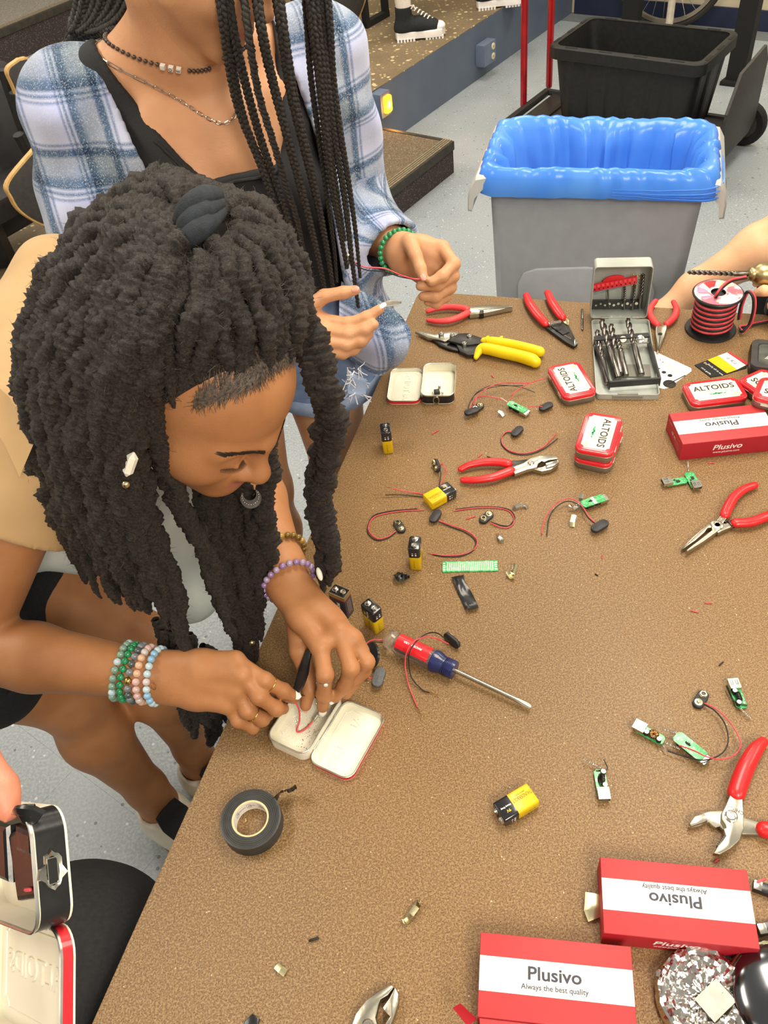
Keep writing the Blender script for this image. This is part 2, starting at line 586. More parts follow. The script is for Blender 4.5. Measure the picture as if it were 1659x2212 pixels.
tb,c = tablet([(-.9076,2.712,.7056),(-1.0024,2.6012,.6507),(-1.0107,2.5915,.603),(-1.0021,2.6015,.5449),(-.9627,2.6476,.4712),(-.9082,2.7114,.4402),(-.8449,2.7853,.64)],
               'lower black seat tablet with pale wood edge above the tan shirt',0.03)
iv = wm(tb).inverted()
m = MB(); m.tube([iv @ Vector((-.9743,2.7725,.7223)),iv @ Vector((-.9609,2.7881,.5788)),iv @ Vector((-.9892,2.7551,.4536))],0.02,8)
q = iv @ Vector((-.9892,2.7551,.4536)); m.tube([q,(q.x,q.y,0.0)],0.02,8); m.build('support_arm',MATS['black_plastic'],tb)
m = MB(); cs = iv @ Vector((-1.0668,3.0181,.6221)); m.prism(rr(0.3,0.36,0.07),-0.03,0.03,0.02,Matrix.Translation(cs) @ Matrix.Rotation(st_rz,4,'Z') @ Matrix.Rotation(math.radians(78),4,'X'))
m.build('seat_back',MATS['seat_black'],tb)

tb,c = tablet([(.0699,4.501,.5828),(.0686,4.4996,.486),(.0933,4.5285,.3943),(.1438,4.5876,.3461),(.2279,4.6859,.3751),(.2804,4.7472,.497)],
               'grey seat tablet with pale wood edge beside the hanging braids',0.45)
iv = wm(tb).inverted()
m = MB(); cs = iv @ Vector((-.0228,4.7773,.3817)); m.prism(rr(0.13,0.55,0.05),-0.04,0.04,0.015,Matrix.Translation(cs) @ Matrix.Rotation(st_rz,4,'Z') @ Matrix.Rotation(math.radians(84),4,'X'))
m.build('seat_back',MATS['tablet_grey'],tb)
m = MB(); q = iv @ Vector((.0022,4.6527,.2417)); m.box((q.x,q.y,q.z/2),(0.06,0.08,q.z)); m.build('post',MATS['black_matte'],tb)

t = thing('seat_base','black metal seat base frame on the stage behind the high top shoe','frame',(.3303,4.9594,.3359)[:2]+(0.27,),st_rz)
m = MB()
for x in (-0.09,0.09):
    m.box((x,0,0.2),(0.03,0.03,0.4))
m.box((0,0,0.015),(0.21,0.035,0.03)); m.box((0,0,0.39),(0.21,0.035,0.02)); m.build('frame',MATS['black_matte'],t)

# ------------------------------------------------------------------ trash can and liner
mat('grey_plastic','a3a6aa',0.48,col2='9da0a4',scale=30,bump=0.06,bscale=700)
mat('pale_grey_plastic','c2c2be',0.45,col2='bbbbb7',scale=30)
mb_ = mat('blue_film','62a2fb',0.25,col2='4c8ff5',scale=7,bump=0.25,bscale=22,trans=0.0,sss=0.0)
_nt = mb_.node_tree; _b = _nt.nodes['Principled BSDF']
_tr = node(_nt,'ShaderNodeBsdfTranslucent'); _tr.inputs[0].default_value = lin('6fabff')
_ms = node(_nt,'ShaderNodeMixShader'); _ms.inputs[0].default_value = 0.22
_nt.links.new(_b.outputs[0],_ms.inputs[1]); _nt.links.new(_tr.outputs[0],_ms.inputs[2])
_nt.links.new(_ms.outputs[0],_nt.nodes['Material Output'].inputs['Surface'])

CANP = (0.665,2.03,0); CANR = math.radians(-20.5)
can = thing('trash_can','grey plastic slim waste bin behind the table','trash can',CANP,CANR)


def rrn(w,h,r,n=8):
    return rr(w,h,r,n)


rings = []
for z,w,h in ((0.0,0.44,0.21),(0.01,0.455,0.225),(0.70,0.515,0.285),(0.735,0.52,0.29),(0.735,0.505,0.275),(0.70,0.50,0.27),(0.03,0.44,0.21)):
    rings.append([(x,y,z) for x,y in rrn(w,h,0.035)])
m = MB(); m.loft(rings); m.build('body',MATS['grey_plastic'],can,40)
# raised arch panel on both long sides
for s in (-1,1):
    out = [(-0.17,0.03),(0.17,0.03),(0.18,0.44),(0.165,0.475),(0.13,0.49),(0.0,0.502),(-0.13,0.49),(-0.165,0.475),(-0.18,0.44)]
    tilt = math.atan2(0.03,0.69)
    M = Matrix.Translation((0,s*0.1115,0)) @ Matrix.Rotation(-s*tilt,4,'X') @ Matrix(((1 if s < 0 else -1,0,0,0),(0,0,s,0),(0,1,0,0),(0,0,0,1)))
    m = MB(); m.prism(out,-0.006,0.008,0.005,M); m.build('side_panel',MATS['grey_plastic'],can,40)
m = MB()
out = rrn(0.555,0.315,0.04); inn = rrn(0.50,0.268,0.03)
m.loft([[(x,y,0.725) for x,y in rrn(0.535,0.30,0.04)],[(x,y,0.738) for x,y in out],[(x,y,0.752) for x,y in out],[(x,y,0.755) for x,y in rrn(0.545,0.305,0.035)],[(x,y,0.755) for x,y in inn],[(x,y,0.725) for x,y in inn],[(x,y,0.725) for x,y in rrn(0.535,0.30,0.04)]],None,False)
m.build('rim',MATS['pale_grey_plastic'],can,40)
for s in (-1,1):
    m = MB(); pr_ = [(.255,.752),(.287,.746),(.302,.722),(.309,.69),(.310,.655),(.300,.653),(.292,.690),(.262,.722)]
    R_ = [[(s*x,y,z) for x,z in pr_] for y in (-.158,-.15,.15,.158)]
    R_[0] = [(s*(.285+(abs(x)-.285)*.8),y,.70+(z-.70)*.85) for x,y,z in R_[0]]; R_[3] = [(s*(.285+(abs(x)-.285)*.8),y,.70+(z-.70)*.85) for x,y,z in R_[3]]
    m.loft(R_ if s > 0 else [r[::-1] for r in R_]); h = m.build('handle',MATS['pale_grey_plastic'],can,40)
    m = MB()
    for y in (-0.07,0.07): m.box((s*0.3035,y,0.70),(0.006,0.05,0.012))
    m.build('grip_slot',MATS['black_matte'],h)

# liner: outside skirt, roll over the rim, inside walls
bag = thing('bin_liner','blue plastic bag lining the grey waste bin','bag',CANP,CANR)
rs = np.random.RandomState(3)
nseg = 168
base = np.array(rr(1.0,1.0,0.0001,1)[::2])


def rr_dense(w,h,r,n):
    p = np.array(rr(w,h,r,10)); p = np.vstack([p,p[:1]])
    s = np.concatenate([[0],np.cumsum(np.linalg.norm(np.diff(p,axis=0),axis=1))])
    q = np.linspace(0,s[-1],n,endpoint=False)
    return np.stack([np.interp(q,s,p[:,0]),np.interp(q,s,p[:,1])],1)


th = np.linspace(0,2*PI,nseg,endpoint=False)
wav = sum(rs.uniform(.3,1)/k ** 0.7*np.sin(k*th+rs.uniform(0,6)) for k in (2,3,5,7,11,17,23))
wav2 = sum(rs.uniform(.3,1)*np.sin(k*th+rs.uniform(0,6)) for k in (9,14,19,27,35,44))
wav3 = sum(rs.uniform(.3,1)*np.sin(k*th+rs.uniform(0,6)) for k in (6,8,13,21,30))
rings = []
for z,w,h,a1,a2,az in ((0.704,0.574,0.338,.004,.002,.006),(0.712,0.576,0.340,.005,.0025,.004),(0.730,0.574,0.338,.005,.003,.002),(0.748,0.568,0.330,.004,.003,.003),
                            (0.764,0.556,0.316,.003,.0025,.005),(0.770,0.535,0.295,.002,.002,.006),(0.765,0.512,0.274,.002,.003,.006),(0.745,0.495,0.258,.003,.004,.003),
                            (0.70,0.480,0.244,.004,.005,0),(0.62,0.468,0.232,.005,.007,0),(0.52,0.455,0.22,.006,.008,0),(0.40,0.44,0.205,.006,.008,0),(0.3,0.42,0.19,.005,.006,0)):
    p = rr_dense(w,h,0.045,nseg)
    nr = p/np.linalg.norm(p,axis=1)[:,None]
    pl_ = np.abs(np.sin(7*th+.8*np.sin(3*th+z*4))) ** 5*(.013 if w < .5 else 0)+np.abs(np.sin(4.3*th+1+z*3)) ** 9*(.016 if w < .5 else .003)
    amp = np.clip(-pl_+a1*wav+a2*wav2*(1 if z > .66 else .8)+(a2*0.8*wav3 if w < .5 else 0),-0.03 if w < .5 else -0.003,0.0075)
    q = p+nr*(amp if w > .53 else -np.abs(amp))[:,None]
    zz = z+az*wav*0.6+(0.0015*wav2 if z > .75 else 0)
    rings.append([(q[i,0],q[i,1],zz[i]) for i in range(nseg)])
rings.append([(x*.3,y*.3,0.27) for x,y,z in rings[-1]])
m = MB(); m.loft(rings,None,False); m.f.append(tuple(range(len(rings)*nseg-nseg,len(rings)*nseg)))
m.build('film',MATS['blue_film'],bag,60)
m = MB()
for k in range(5):
    p = rr_dense(0.585+0.004*(k % 2),0.349+0.004*(k % 2),0.046,nseg)
    zz = 0.706+0.007*k+0.004*np.sin(3*th+k)+0.003*wav
    P = [(p[i,0]+0.002*wav[i],p[i,1]+0.002*wav[i],zz[i]) for i in range(nseg)]
    m.tube(P[118:168]+P[0:60],[0.0005,0.0022,0.0028,0.002,0.0025,0.0005],6,flat=0.6)
m.build('rolled_hem',MATS['blue_film'],bag,60)

# ------------------------------------------------------------------ cart with red handles, tote on it
mat('red_paint','a8151c',0.32,col2='92101a',scale=20,coat=0.3)
mat('tote_black','191919',0.5,col2='202020',scale=60,bump=0.15,bscale=600)
mat('yellow_tag','e5d53a',0.5,col2='cdbd28',scale=200)
TZ = 0.14
tote_c = Vector((1.322,3.617,TZ)); tote_rz = math.atan2(-0.458,0.515)
cart = thing('hand_cart','black platform hand cart with red tube handles by the stage','cart',(1.3,3.62,0),tote_rz)
m = MB(); m.prism(rr(0.92,0.42,0.03),0.095,0.118,0.004); m.build('deck',MATS['black_plastic'],cart)
m = MB()
for y in (-0.2,0.2): m.tube([(-0.5,y,0.115),(0.44,y,0.115)],0.016,8)
m.tube([(-0.5,-0.2,0.115),(-0.5,0.2,0.115)],0.018,8); m.tube([(-0.36,-0.2,0.115),(-0.36,0.2,0.115)],0.014,8)
m.build('frame',MATS['black_plastic'],cart)
for u in ((.9184,3.9808,.12),(1.0861,4.1749,.12)):
    p = Vector(local(cart,u)); m = MB(); m.rod([(p.x,p.y,0.115),(p.x-0.015,p.y,1.05)],0.0155,10); m.build('handle_tube',MATS['red_paint'],cart)
pa,pb = Vector(local(cart,(.9184,3.9808,.12))),Vector(local(cart,(1.0861,4.1749,.12)))
m = MB(); m.tube([(pa.x-0.015,pa.y,1.05),(pb.x-0.015,pb.y,1.05)],0.0155,10); m.build('cross_handle',MATS['red_paint'],cart)
p = Vector(local(cart,(.9698,3.768,.14))); m = MB(); m.rod([(p.x-0.05,-0.2,0.117),(p.x+0.06,-0.2,0.117)],0.021,10); m.build('yellow_grip',MATS['yellow_tag'],cart)
m = MB(); m.prism([(-0.20,-0.06),(-0.21,0.10),(-0.12,0.22),(0.14,0.24),(0.20,0.17),(0.20,-0.06),(0.14,-0.10),(-0.14,-0.10)],-0.006,0.006,0.003,
                  Matrix.Translation((0.475,0.0,0.2)) @ Matrix.Rotation(math.radians(90),4,'Z') @ Matrix.Rotation(math.radians(90),4,'X')); m.build('toe_plate',MATS['tablet_grey'],cart)
for x,y in ((0.43,-0.245),(0.43,0.245),(-0.44,-0.17),(-0.44,0.17)):
    big = x > 0; R = 0.092 if big else 0.05
    M = axis_m((x,y,R),(0,1,0))
    m = MB(); m.ring([(R*.62,-.018),(R*.9,-.022),(R,-.012),(R,.012),(R*.9,.022),(R*.62,.018)],28,M); wl = m.build('wheel',MATS['black_matte'],cart)
    m = MB(); m.lathe([(.012,-.024),(R*.2,-.022),(R*.3,-.012),(R*.63,-.014),(R*.63,.014),(R*.3,.012),(R*.2,.022),(.012,.024)],20,M); m.build('wheel_hub',MATS['tablet_grey'],wl)

tote = thing('storage_tote','big open black plastic tote standing on the hand cart','bin',tuple(tote_c-Vector((0,0,0.002))),tote_rz)
L,Wd = 0.665,0.40


def ribbed(w,h,r,z,depth,n=160):
    p = rr_dense(w,h,r,n); nr = p/np.linalg.norm(p,axis=1)[:,None]
    a = np.zeros(n)
    for i in range(n):
        x,y = p[i]
        if abs(abs(y)-h/2) < 0.003 and abs(x) < w/2-0.06: a[i] = depth if int((x+1)/0.085) % 2 else 0
        if abs(abs(x)-w/2) < 0.003 and abs(y) < h/2-0.05: a[i] = depth if int((y+1)/0.07) % 2 else 0
    q = p.copy();
    q[:,0] -= np.sign(p[:,0])*a*(np.abs(np.abs(p[:,0])-w/2) < 0.003); q[:,1] -= np.sign(p[:,1])*a*(np.abs(np.abs(p[:,1])-h/2) < 0.003)
    return [(x,y,z) for x,y in q]


m = MB()
m.loft([ribbed(.55,.30,.04,0.0,0),ribbed(.56,.31,.04,0.006,.004),ribbed(.615,.355,.04,0.262,.005),ribbed(.615,.355,.04,0.268,0),ribbed(.62,.36,.04,.31,0),ribbed(.61,.35,.035,.31,0),ribbed(.55,.30,.035,.012,0)])
m.build('body',MATS['tote_black'],tote,30)
m = MB(); o1 = rr(L,Wd,.05,8); o2 = rr(.61,.35,.035,8)
m.loft([[(x,y,.268) for x,y in inset(o1,.004)],[(x,y,.27) for x,y in o1],[(x,y,.312) for x,y in o1],[(x,y,.317) for x,y in inset(o1,.005)],[(x,y,.317) for x,y in o2],[(x,y,.30) for x,y in o2]],None,False)
m.build('rim',MATS['tote_black'],tote,40)
for x,y,a in [(k*.15-.225,-.188,0) for k in range(4)]+[(k*.15-.225,.188,0) for k in range(4)]+[(-.322,k*.12-.12,1) for k in range(3)]+[(.322,k*.12-.12,1) for k in range(3)]:
    m = MB(); m.prism(rr(.012 if a else .055,.055 if a else .012,.005,3),.316,.3185,0.0005,Matrix.Translation((x,y,0))); m.build('latch_slot',MATS['black_matte'],tote)
rs2 = random.Random(5)
m = MB()
for _ in range(26):
    m.ball((rs2.uniform(-.25,.25),rs2.uniform(-.12,.12),.016),rs2.uniform(.002,.005),6)
tag(m.build('debris',MATS['ivory_plastic'],tote),kind='stuff')

# ------------------------------------------------------------------ bicycle wheel on a black repair stand
mat('rim_grey','9a9384',0.4,0.6)
mat('tire','2b2924',0.7)
wc = Vector(st_world(1.715,-0.62,0.335))
bw = thing('bicycle_wheel','bicycle wheel leaning at the back wall behind the black tote','wheel',(wc.x,wc.y,0),0)
nrm = Vector((-SE.x,-SE.y,0.0)); M = axis_m((0,0,0.336),nrm)
m = MB(); m.ring([(.318+.017*math.cos(a),.017*math.sin(a)) for a in np.linspace(0,2*PI,9)[:-1]],56,M); m.build('tire',MATS['tire'],bw)
m = MB(); m.ring([(.283,-.012),(.302,-.013),(.302,.013),(.283,.012)],56,M); m.build('rim',MATS['rim_grey'],bw)
m = MB(); m.lathe([(.02,-.04),(.026,-.035),(.018,-.02),(.018,.02),(.026,.035),(.02,.04)],16,M); m.build('hub',MATS['dark_steel'],bw)
for k in range(28):
    a = 2*PI*k/28; a2 = a+(0.35 if k % 2 else -0.35); s = 1 if k % 4 < 2 else -1
    m = MB(); m.tube([(M @ Vector((.022*math.cos(a2),.022*math.sin(a2),.033*s))),(M @ Vector((.285*math.cos(a),.285*math.sin(a),0)))],.0016,5); m.build('spoke',MATS['steel'],bw)
mat('worn_white','cfc6b4',0.5,col2='bdb39e',scale=30)
t = thing('bike_stand_leg','cream kickstand pole with a white foot in front of the bicycle wheel','stand',st_world(1.60,-0.70,0),st_rz)
m = MB(); m.tube([(0,0,.03),(0.02,.01,.3),(0.05,0.02,.6)],.02,10); m.build('pole',MATS['worn_white'],t)
m = MB(); m.box((0,0,.015),(.05,.12,.03),None,.006); m.build('foot',MATS['worn_white'],t)
t = thing('black_post','thick black post of a stand before the bicycle wheel','post',st_world(1.55,-0.50,0),st_rz)
m = MB(); m.box((0,0,.6),(.07,.09,1.2),None,.006); m.build('post',MATS['black_matte'],t)
m = MB(); m.box((0,0,.012),(.16,.16,.024),None,.006); m.build('base_plate',MATS['black_matte'],t)
p = (2.0428,4.1977,0)
t = thing('stand_foot','black upright stand with a splayed foot right of the tote','stand',p,st_rz)
m = MB(); m.box((-.02,0,.5),(.075,.085,1.0),None,.006); m.build('upright',MATS['black_matte'],t)
m = MB(); m.prism([(-.08,-.05),(.02,-.09),(.09,-.09),(.11,-.06),(.05,.05),(-.08,.06)],0,.022,.006); m.build('foot',MATS['black_matte'],t)
m = MB(); m.lathe([(.011,.022),(.013,.028),(.008,.033)],10,Matrix.Translation((.075,-.065,0))); m.build('bolt',MATS['steel'],t)

# ------------------------------------------------------------------ work table
def m_table(nt,b,pos):
    c = mix(nt,noise(nt,pos,3.0,4,0.35,0.65),lin('80623f'),lin('755837'))
    c = mix(nt,noise(nt,pos,420,3,0.44,0.60),c,lin('957a54'))
    c = mix(nt,noise(nt,pos,700,2,0.52,0.64),c,lin('553f28'))
    c = mix(nt,flecks(nt,pos,130,0.10,0.10),c,lin('c9b18c'))
    nt.links.new(c,b.inputs['Base Color']); b.inputs['Roughness'].default_value = 0.45
    b.inputs['Specular IOR Level'].default_value = 0.35
    n = node(nt,'ShaderNodeTexNoise'); n.inputs['Scale'].default_value = 520; n.inputs['Detail'].default_value = 2; nt.links.new(pos,n.inputs['Vector'])
    bp = node(nt,'ShaderNodeBump'); bp.inputs['Strength'].default_value = 0.35; bp.inputs['Distance'].default_value = 0.0012
    nt.links.new(n.outputs[0],bp.inputs['Height']); nt.links.new(bp.outputs[0],b.inputs['Normal'])


world_mat('table_laminate',m_table)
mat('table_edge','3f2d1f',0.5,col2='34241a',scale=50)
mat('leg_metal','33302e',0.45,0.4)
TC = Vector((0.1365,1.504,0)); TX = Vector((0.929,-0.370,0)).normalized()
tab = thing('work_table','brown laminate work table covered with tools and parts','table',(TC.x,TC.y,0),math.atan2(TX.y,TX.x))
LT,WT = 1.15,1.9      # along local +x, along local -y
out = []
for cx,cy,a in ((LT-.02,-.02,0),(.02,-.02,90),(.02,-WT+.02,180),(LT-.02,-WT+.02,270)):
    for k in range(5):
        q = math.radians(a+22.5*k); out.append((cx+.02*math.cos(q),cy+.02*math.sin(q)))
m = MB(); m.prism(out,.722,.75,.0025); m.build('table_top',MATS['table_laminate'],tab,30)
m = MB(); o2 = inset(out,-.0015); m.loft([[(x,y,.7215) for x,y in o2],[(x,y,.7445) for x,y in o2],[(x,y,.7445) for x,y in out],[(x,y,.7215) for x,y in out],[(x,y,.7215) for x,y in o2]],None,False); m.build('edge_band',MATS['table_edge'],tab,30)
m = MB()
for a,b_ in (((.08,-.08),(LT-.08,-.08)),((.08,-WT+.08),(LT-.08,-WT+.08)),((.08,-.08),(.08,-WT+.08)),((LT-.08,-.08),(LT-.08,-WT+.08))):
    m.box(((a[0]+b_[0])/2,(a[1]+b_[1])/2,.69),(abs(a[0]-b_[0])+.03,abs(a[1]-b_[1])+.03,.062))
m.build('apron',MATS['leg_metal'],tab)
for x,y in ((.08,-.08),(LT-.08,-.08),(.08,-WT+.08),(LT-.08,-WT+.08)):
    m = MB(); m.box((x,y,.345),(.045,.045,.69),None,.004); m.build('leg',MATS['leg_metal'],tab)


# ================================================================== things on the work table
TT = 0.75
mat('tin_silver','e0ded6',0.34,1.0,col2='b3b1a9',scale=30,bump=0.05,bscale=80)
mat('tin_inside','e2deca',0.45,0.0,col2='d8d4be',scale=25)
mat('tin_side','a39c92',0.45,0.7,col2='8f887e',scale=14)
mat('tin_red','d8232c',0.3,col2='cf2029',scale=20,coat=0.4)
mat('label_cream','e2dcc6',0.45,col2='dbd4bc',scale=40)
mat('ink_brown','30260f',0.5)
mat('ink_green','2a9a5c',0.5)
mat('ink_pink','d98f86',0.5)
mat('ink_gold','e6d3a0',0.5)
mat('ink_grey','3c3c47',0.5)
mat('ink_white','f2eeea',0.5)
mat('ink_light','b49a82',0.5)
mat('battery_black','19191b',0.22,col2='222226',scale=30,coat=0.5)
mat('battery_yellow','d9b60c',0.45,col2='d0ac06',scale=30,coat=0.15)
mat('battery_navy','1f2230',0.3,col2='262a3b',scale=30,coat=0.4)
mat('battery_ink','7d6410',0.5)
mat('brass','d8cfa6',0.25,1.0,col2='c5bb90',scale=60)
mat('nickel','d6d3c6',0.22,1.0,col2='b5b2a5',scale=40)
mat('red_grip','d52022',0.36,col2='c71c1f',scale=25,bump=0.05,bscale=300,coat=0.15)
mat('pale_red_grip','d93e3f',0.42,col2='cf3637',scale=25)
mat('yellow_grip','f0d018',0.42,col2='e8c60f',scale=25)
mat('wire_red','c8313b',0.4,col2='d8545b',scale=60)
mat('wire_black','1c1a1a',0.45)
mat('copper','c99a5b',0.3,1.0)
mat('pcb_green','2f9a53',0.35,col2='5fb878',scale=260,lo=0.5,hi=0.56,coat=0.3)
mat('pcb_edge','c9d6b0',0.5)
mat('pad_cream','e7e6cf',0.4,0.2)
mat('clip_black','242425',0.5,col2='2c2c2e',scale=300,bump=0.2,bscale=900)
mat('clip_grey','4f5152',0.6,col2='5b5d5e',scale=300,bump=0.2,bscale=900)
mat('tool_steel','b7b2a2',0.3,1.0,col2='a29d8e',scale=24,bump=0.06,bscale=240)
mat('tool_dark','4a4845',0.35,1.0,col2='383634',scale=40)
mat('tool_black','262524',0.4,0.3,col2='302f2d',scale=60)
mat('card_red','b53335',0.55,col2='ae3032',scale=15)
mat('card_dark_red','a81d2a',0.5,col2='a01a27',scale=15)
mat('card_white','dcd6cd',0.55,col2='d6cfc5',scale=12)
mat('tape_black','191919',0.25,col2='232323',scale=40,bump=0.2,bscale=60)
mat('solder','d9d5c8',0.25,0.9)


def battery(label,loc,rz,rot=None,kind='yellow',words=True):
    """9 volt block: body z 0..46.5 mm, broad faces +-y, terminals at +z"""
    t = thing('nine_volt_battery',label,'battery',loc,rz,None,rot)
    L,S,H = .0262,.0172,.0465
    if kind == 'yellow':
        m = MB(); m.prism(rr(L,S,.0035,4),0,.028,0.0,None,.0012); m.build('yellow_jacket',MATS['battery_yellow'],t,50)
        m = MB(); m.prism(rr(L,S,.0035,4),.028,H,.0012); bj = m.build('black_jacket',MATS['battery_black'],t,50)
        for s in (-1,1):
            F = Matrix.Translation((0,s*(S/2+.00012),0)) @ Matrix(((s*-1,0,0,0),(0,0,s,0),(0,1,0,0),(0,0,0,1)))
            text('THUNDERBOLT',.0062,MATS['battery_ink'],t,F @ Matrix.Translation((.002,.0138,0)) @ Matrix.Rotation(PI/2,4,'Z'),sx=.58,extrude=.00004)
            text('HEAVY DUTY',.0022,MATS['battery_ink'],t,F @ Matrix.Translation((.0062,.0145,0)) @ Matrix.Rotation(PI/2,4,'Z'),extrude=.00004)
            text('9V',.0048,MATS['battery_yellow'],t,F @ Matrix.Translation((-.004,.036,0)) @ Matrix.Rotation(PI/2,4,'Z'),extrude=.00004,bold=.0001)
            text('Heavy Duty',.0028,MATS['ink_white'],t,F @ Matrix.Translation((.001,.0365,0)) @ Matrix.Rotation(PI/2,4,'Z'),extrude=.00004,bold=.00008)
            F = Matrix.Translation((s*(L/2+.00012),0,0)) @ Matrix(((0,0,s,0),(s,0,0,0),(0,1,0,0),(0,0,0,1)))
            mk = MB()
            for x,y in ((-.0024,.0335),(.0024,.0335)): mk.prism(circ(.0013,10,x,y),0,.0001,0,F)
            mk.box((-.0024,.0372,.00005),(.0024,.0006,.0001),F); mk.box((.0024,.0372,.00005),(.0024,.0006,.0001),F); mk.box((.0024,.0372,.00005),(.0006,.0024,.0001),F)
            mk.build('polarity_print',MATS['ink_white'],bj,0)
            text('BATTERY 9 V',.0026,MATS['battery_ink'],t,F @ Matrix.Translation((-.001,.013,0)) @ Matrix.Rotation(PI/2,4,'Z'),extrude=.00004)
    else:
        m = MB(); m.prism(rr(L,S,.0012,3),0,.038,0.0); m.build('navy_jacket',MATS['battery_navy'],t,40)
        m = MB(); m.prism(rr(L,S,.0012,3),.038,.0392); m.build('red_stripe',MATS['card_dark_red'],t,40)
        m = MB(); m.shell(rr(L,S,.0012,3),.0392,H,.0009,None,.0062); m.build('metal_can',MATS['brass'],t,40)
        m = MB(); m.prism(rr(L-.002,S-.002,.001,3),.045,.0459); m.build('black_top',MATS['battery_black'],t,40)
        F = Matrix.Translation((0,-(S/2+.00012),0)) @ Matrix(((1,0,0,0),(0,0,-1,0),(0,1,0,0),(0,0,0,1)))
        text('PROCELL',.0068,MATS['ink_white'],t,F @ Matrix.Translation((0.001,.0195,0)) @ Matrix.Rotation(-PI/2,4,'Z'),sx=.8,extrude=.00004,bold=.00015)
        text('ALKALINE BATTERY',.0026,MATS['ink_grey'],t,F @ Matrix.Translation((-.006,.02,0)) @ Matrix.Rotation(-PI/2,4,'Z'),extrude=.00004)
        F = Matrix.Translation((L/2+.00012,0,0)) @ Matrix(((0,0,1,0),(1,0,0,0),(0,1,0,0),(0,0,0,1)))
        for k in range(3): text('DO NOT RECHARGE OR HEAT',.002,MATS['ink_light'],t,F @ Matrix.Translation((-.003+k*.003,.02,0)) @ Matrix.Rotation(-PI/2,4,'Z'),extrude=.00004)
    m = MB(); m.lathe([(.0045,H-.001),(.0045,H+.0008),(.0030,H+.001),(.0027,H+.0026),(.0030,H+.0030),(.0022,H+.0034)],14,Matrix.Translation((-.0063,0,0)))
    m.build('stud_terminal',MATS['nickel'],t,40)
    m = MB(); m.prism(circ(.0044,6,.0063,0),H-.001,H+.0022,.0003); m.ring([(.0024,H+.0020),(.0042,H+.0020),(.0040,H+.0032),(.0026,H+.0032)],6,Matrix.Translation((.0063,0,0)))
    m.build('socket_terminal',MATS['nickel'],t,30)
    return t


def bcen(x,y,a,L=.0262,S=.0172):
    return (x+math.cos(a)*L/2-math.sin(a)*S/2,y+math.sin(a)*L/2+math.cos(a)*S/2,TT)


battery('yellow and black battery standing beside the dark navy battery',bcen(-.050,.682,-.936),-.936 )
battery('dark navy battery with silver top standing beside the hanging dreadlock',bcen(-.092,.711,-.641),-.641,kind='navy')
battery('yellow and black battery standing by the green perforated board',bcen(.042,.763,1.328),1.328+PI)
battery('yellow and black battery standing alone below the small open tin',bcen(.030,1.021,1.553),1.553+PI)


def lying(label,term_c,end_c,spin):
    """battery lying on its broad face: body axis from the end towards the terminals"""
    e,c = Vector(end_c),Vector(term_c); d = (c-e); d.z = 0; d.normalize()
    z = Vector((0,0,spin)); x = z.cross(d)*1.0
    R = Matrix((x,z,d)).transposed()
    e.z = TT+.0087
    return battery(label,e,0,R.to_euler())


lying('yellow and black battery lying alone in front of the slip joint pliers jaws',(.0818,.3872,.762),(.1234,.4047,.762),1)
lying('yellow and black battery lying with clip wires under it',(.113,.9114,.762),(.0689,.8894,.762),-1)


# ---------------------------------------------------------------- tins
def cut_corner(w,h,r,n=4):
    """label outline with scooped corners"""
    out = []
    for cx,cy,a in ((w/2,h/2,270),(-w/2,h/2,0),(-w/2,-h/2,90),(w/2,-h/2,180)):
        pts = []
        for i in range(n+1):
            t = math.radians(a-90*i/n); pts.append((cx+r*math.cos(t),cy+r*math.sin(t)))
        out += pts
    return out


def lid_print(lid,z):
    M = Matrix.Translation((0,0,z))
    m = MB(); m.prism(cut_corner(.078,.044,.005),0,.00012,0,M); m.build('label_print',MATS['label_cream'],lid,0)
    Z = z+.00013
    text('ALTOIDS',.0165,MATS['ink_brown'],lid,Matrix.Translation((0,.0072,Z)),sx=.98,extrude=.00003,spacing=1.05,bold=.00038)
    text('THE ORIGINAL CELEBRATED',.0032,MATS['ink_light'],lid,Matrix.Translation((0,.0178,Z)),extrude=.00003)
    text('CURIOUSLY STRONG MINTS',.0036,MATS['ink_pink'],lid,Matrix.Translation((.001,-.0035,Z)),extrude=.00003)
    text('PEPPERMINT',.0040,MATS['ink_light'],lid,Matrix.Translation((.004,-.0145,Z)),extrude=.00003,spacing=1.5)
    text('NET WT 1.76 OZ',.0026,MATS['ink_pink'],lid,Matrix.Translation((-.027,-.0165,Z)),extrude=.00003)
    m = MB()
    for k,(x,y,a) in enumerate(((-.004,-.009,.3),(.001,-.0085,2.6),(.006,-.009,.1),(-.010,-.009,2.9),(.013,-.0095,.2))):
        s = .0035 if k < 3 else .0022
        m.prism([(x+s*math.cos(q)*1.2*math.cos(a)-s*.55*math.sin(q)*math.sin(a),y+s*math.cos(q)*1.2*math.sin(a)+s*.55*math.sin(q)*math.cos(a)) for q in np.linspace(0,2*PI,9)[:-1]],0,.00004,0,Matrix.Translation((0,0,Z)))
    m.build('leaf_print',MATS['ink_green'],lid,0)
    m = MB(); m.prism(cut_corner(.009,.0065,.001),0,.00004,0,Matrix.Translation((.031,-.0145,Z))); m.build('crest_print',MATS['ink_gold'],lid,0)


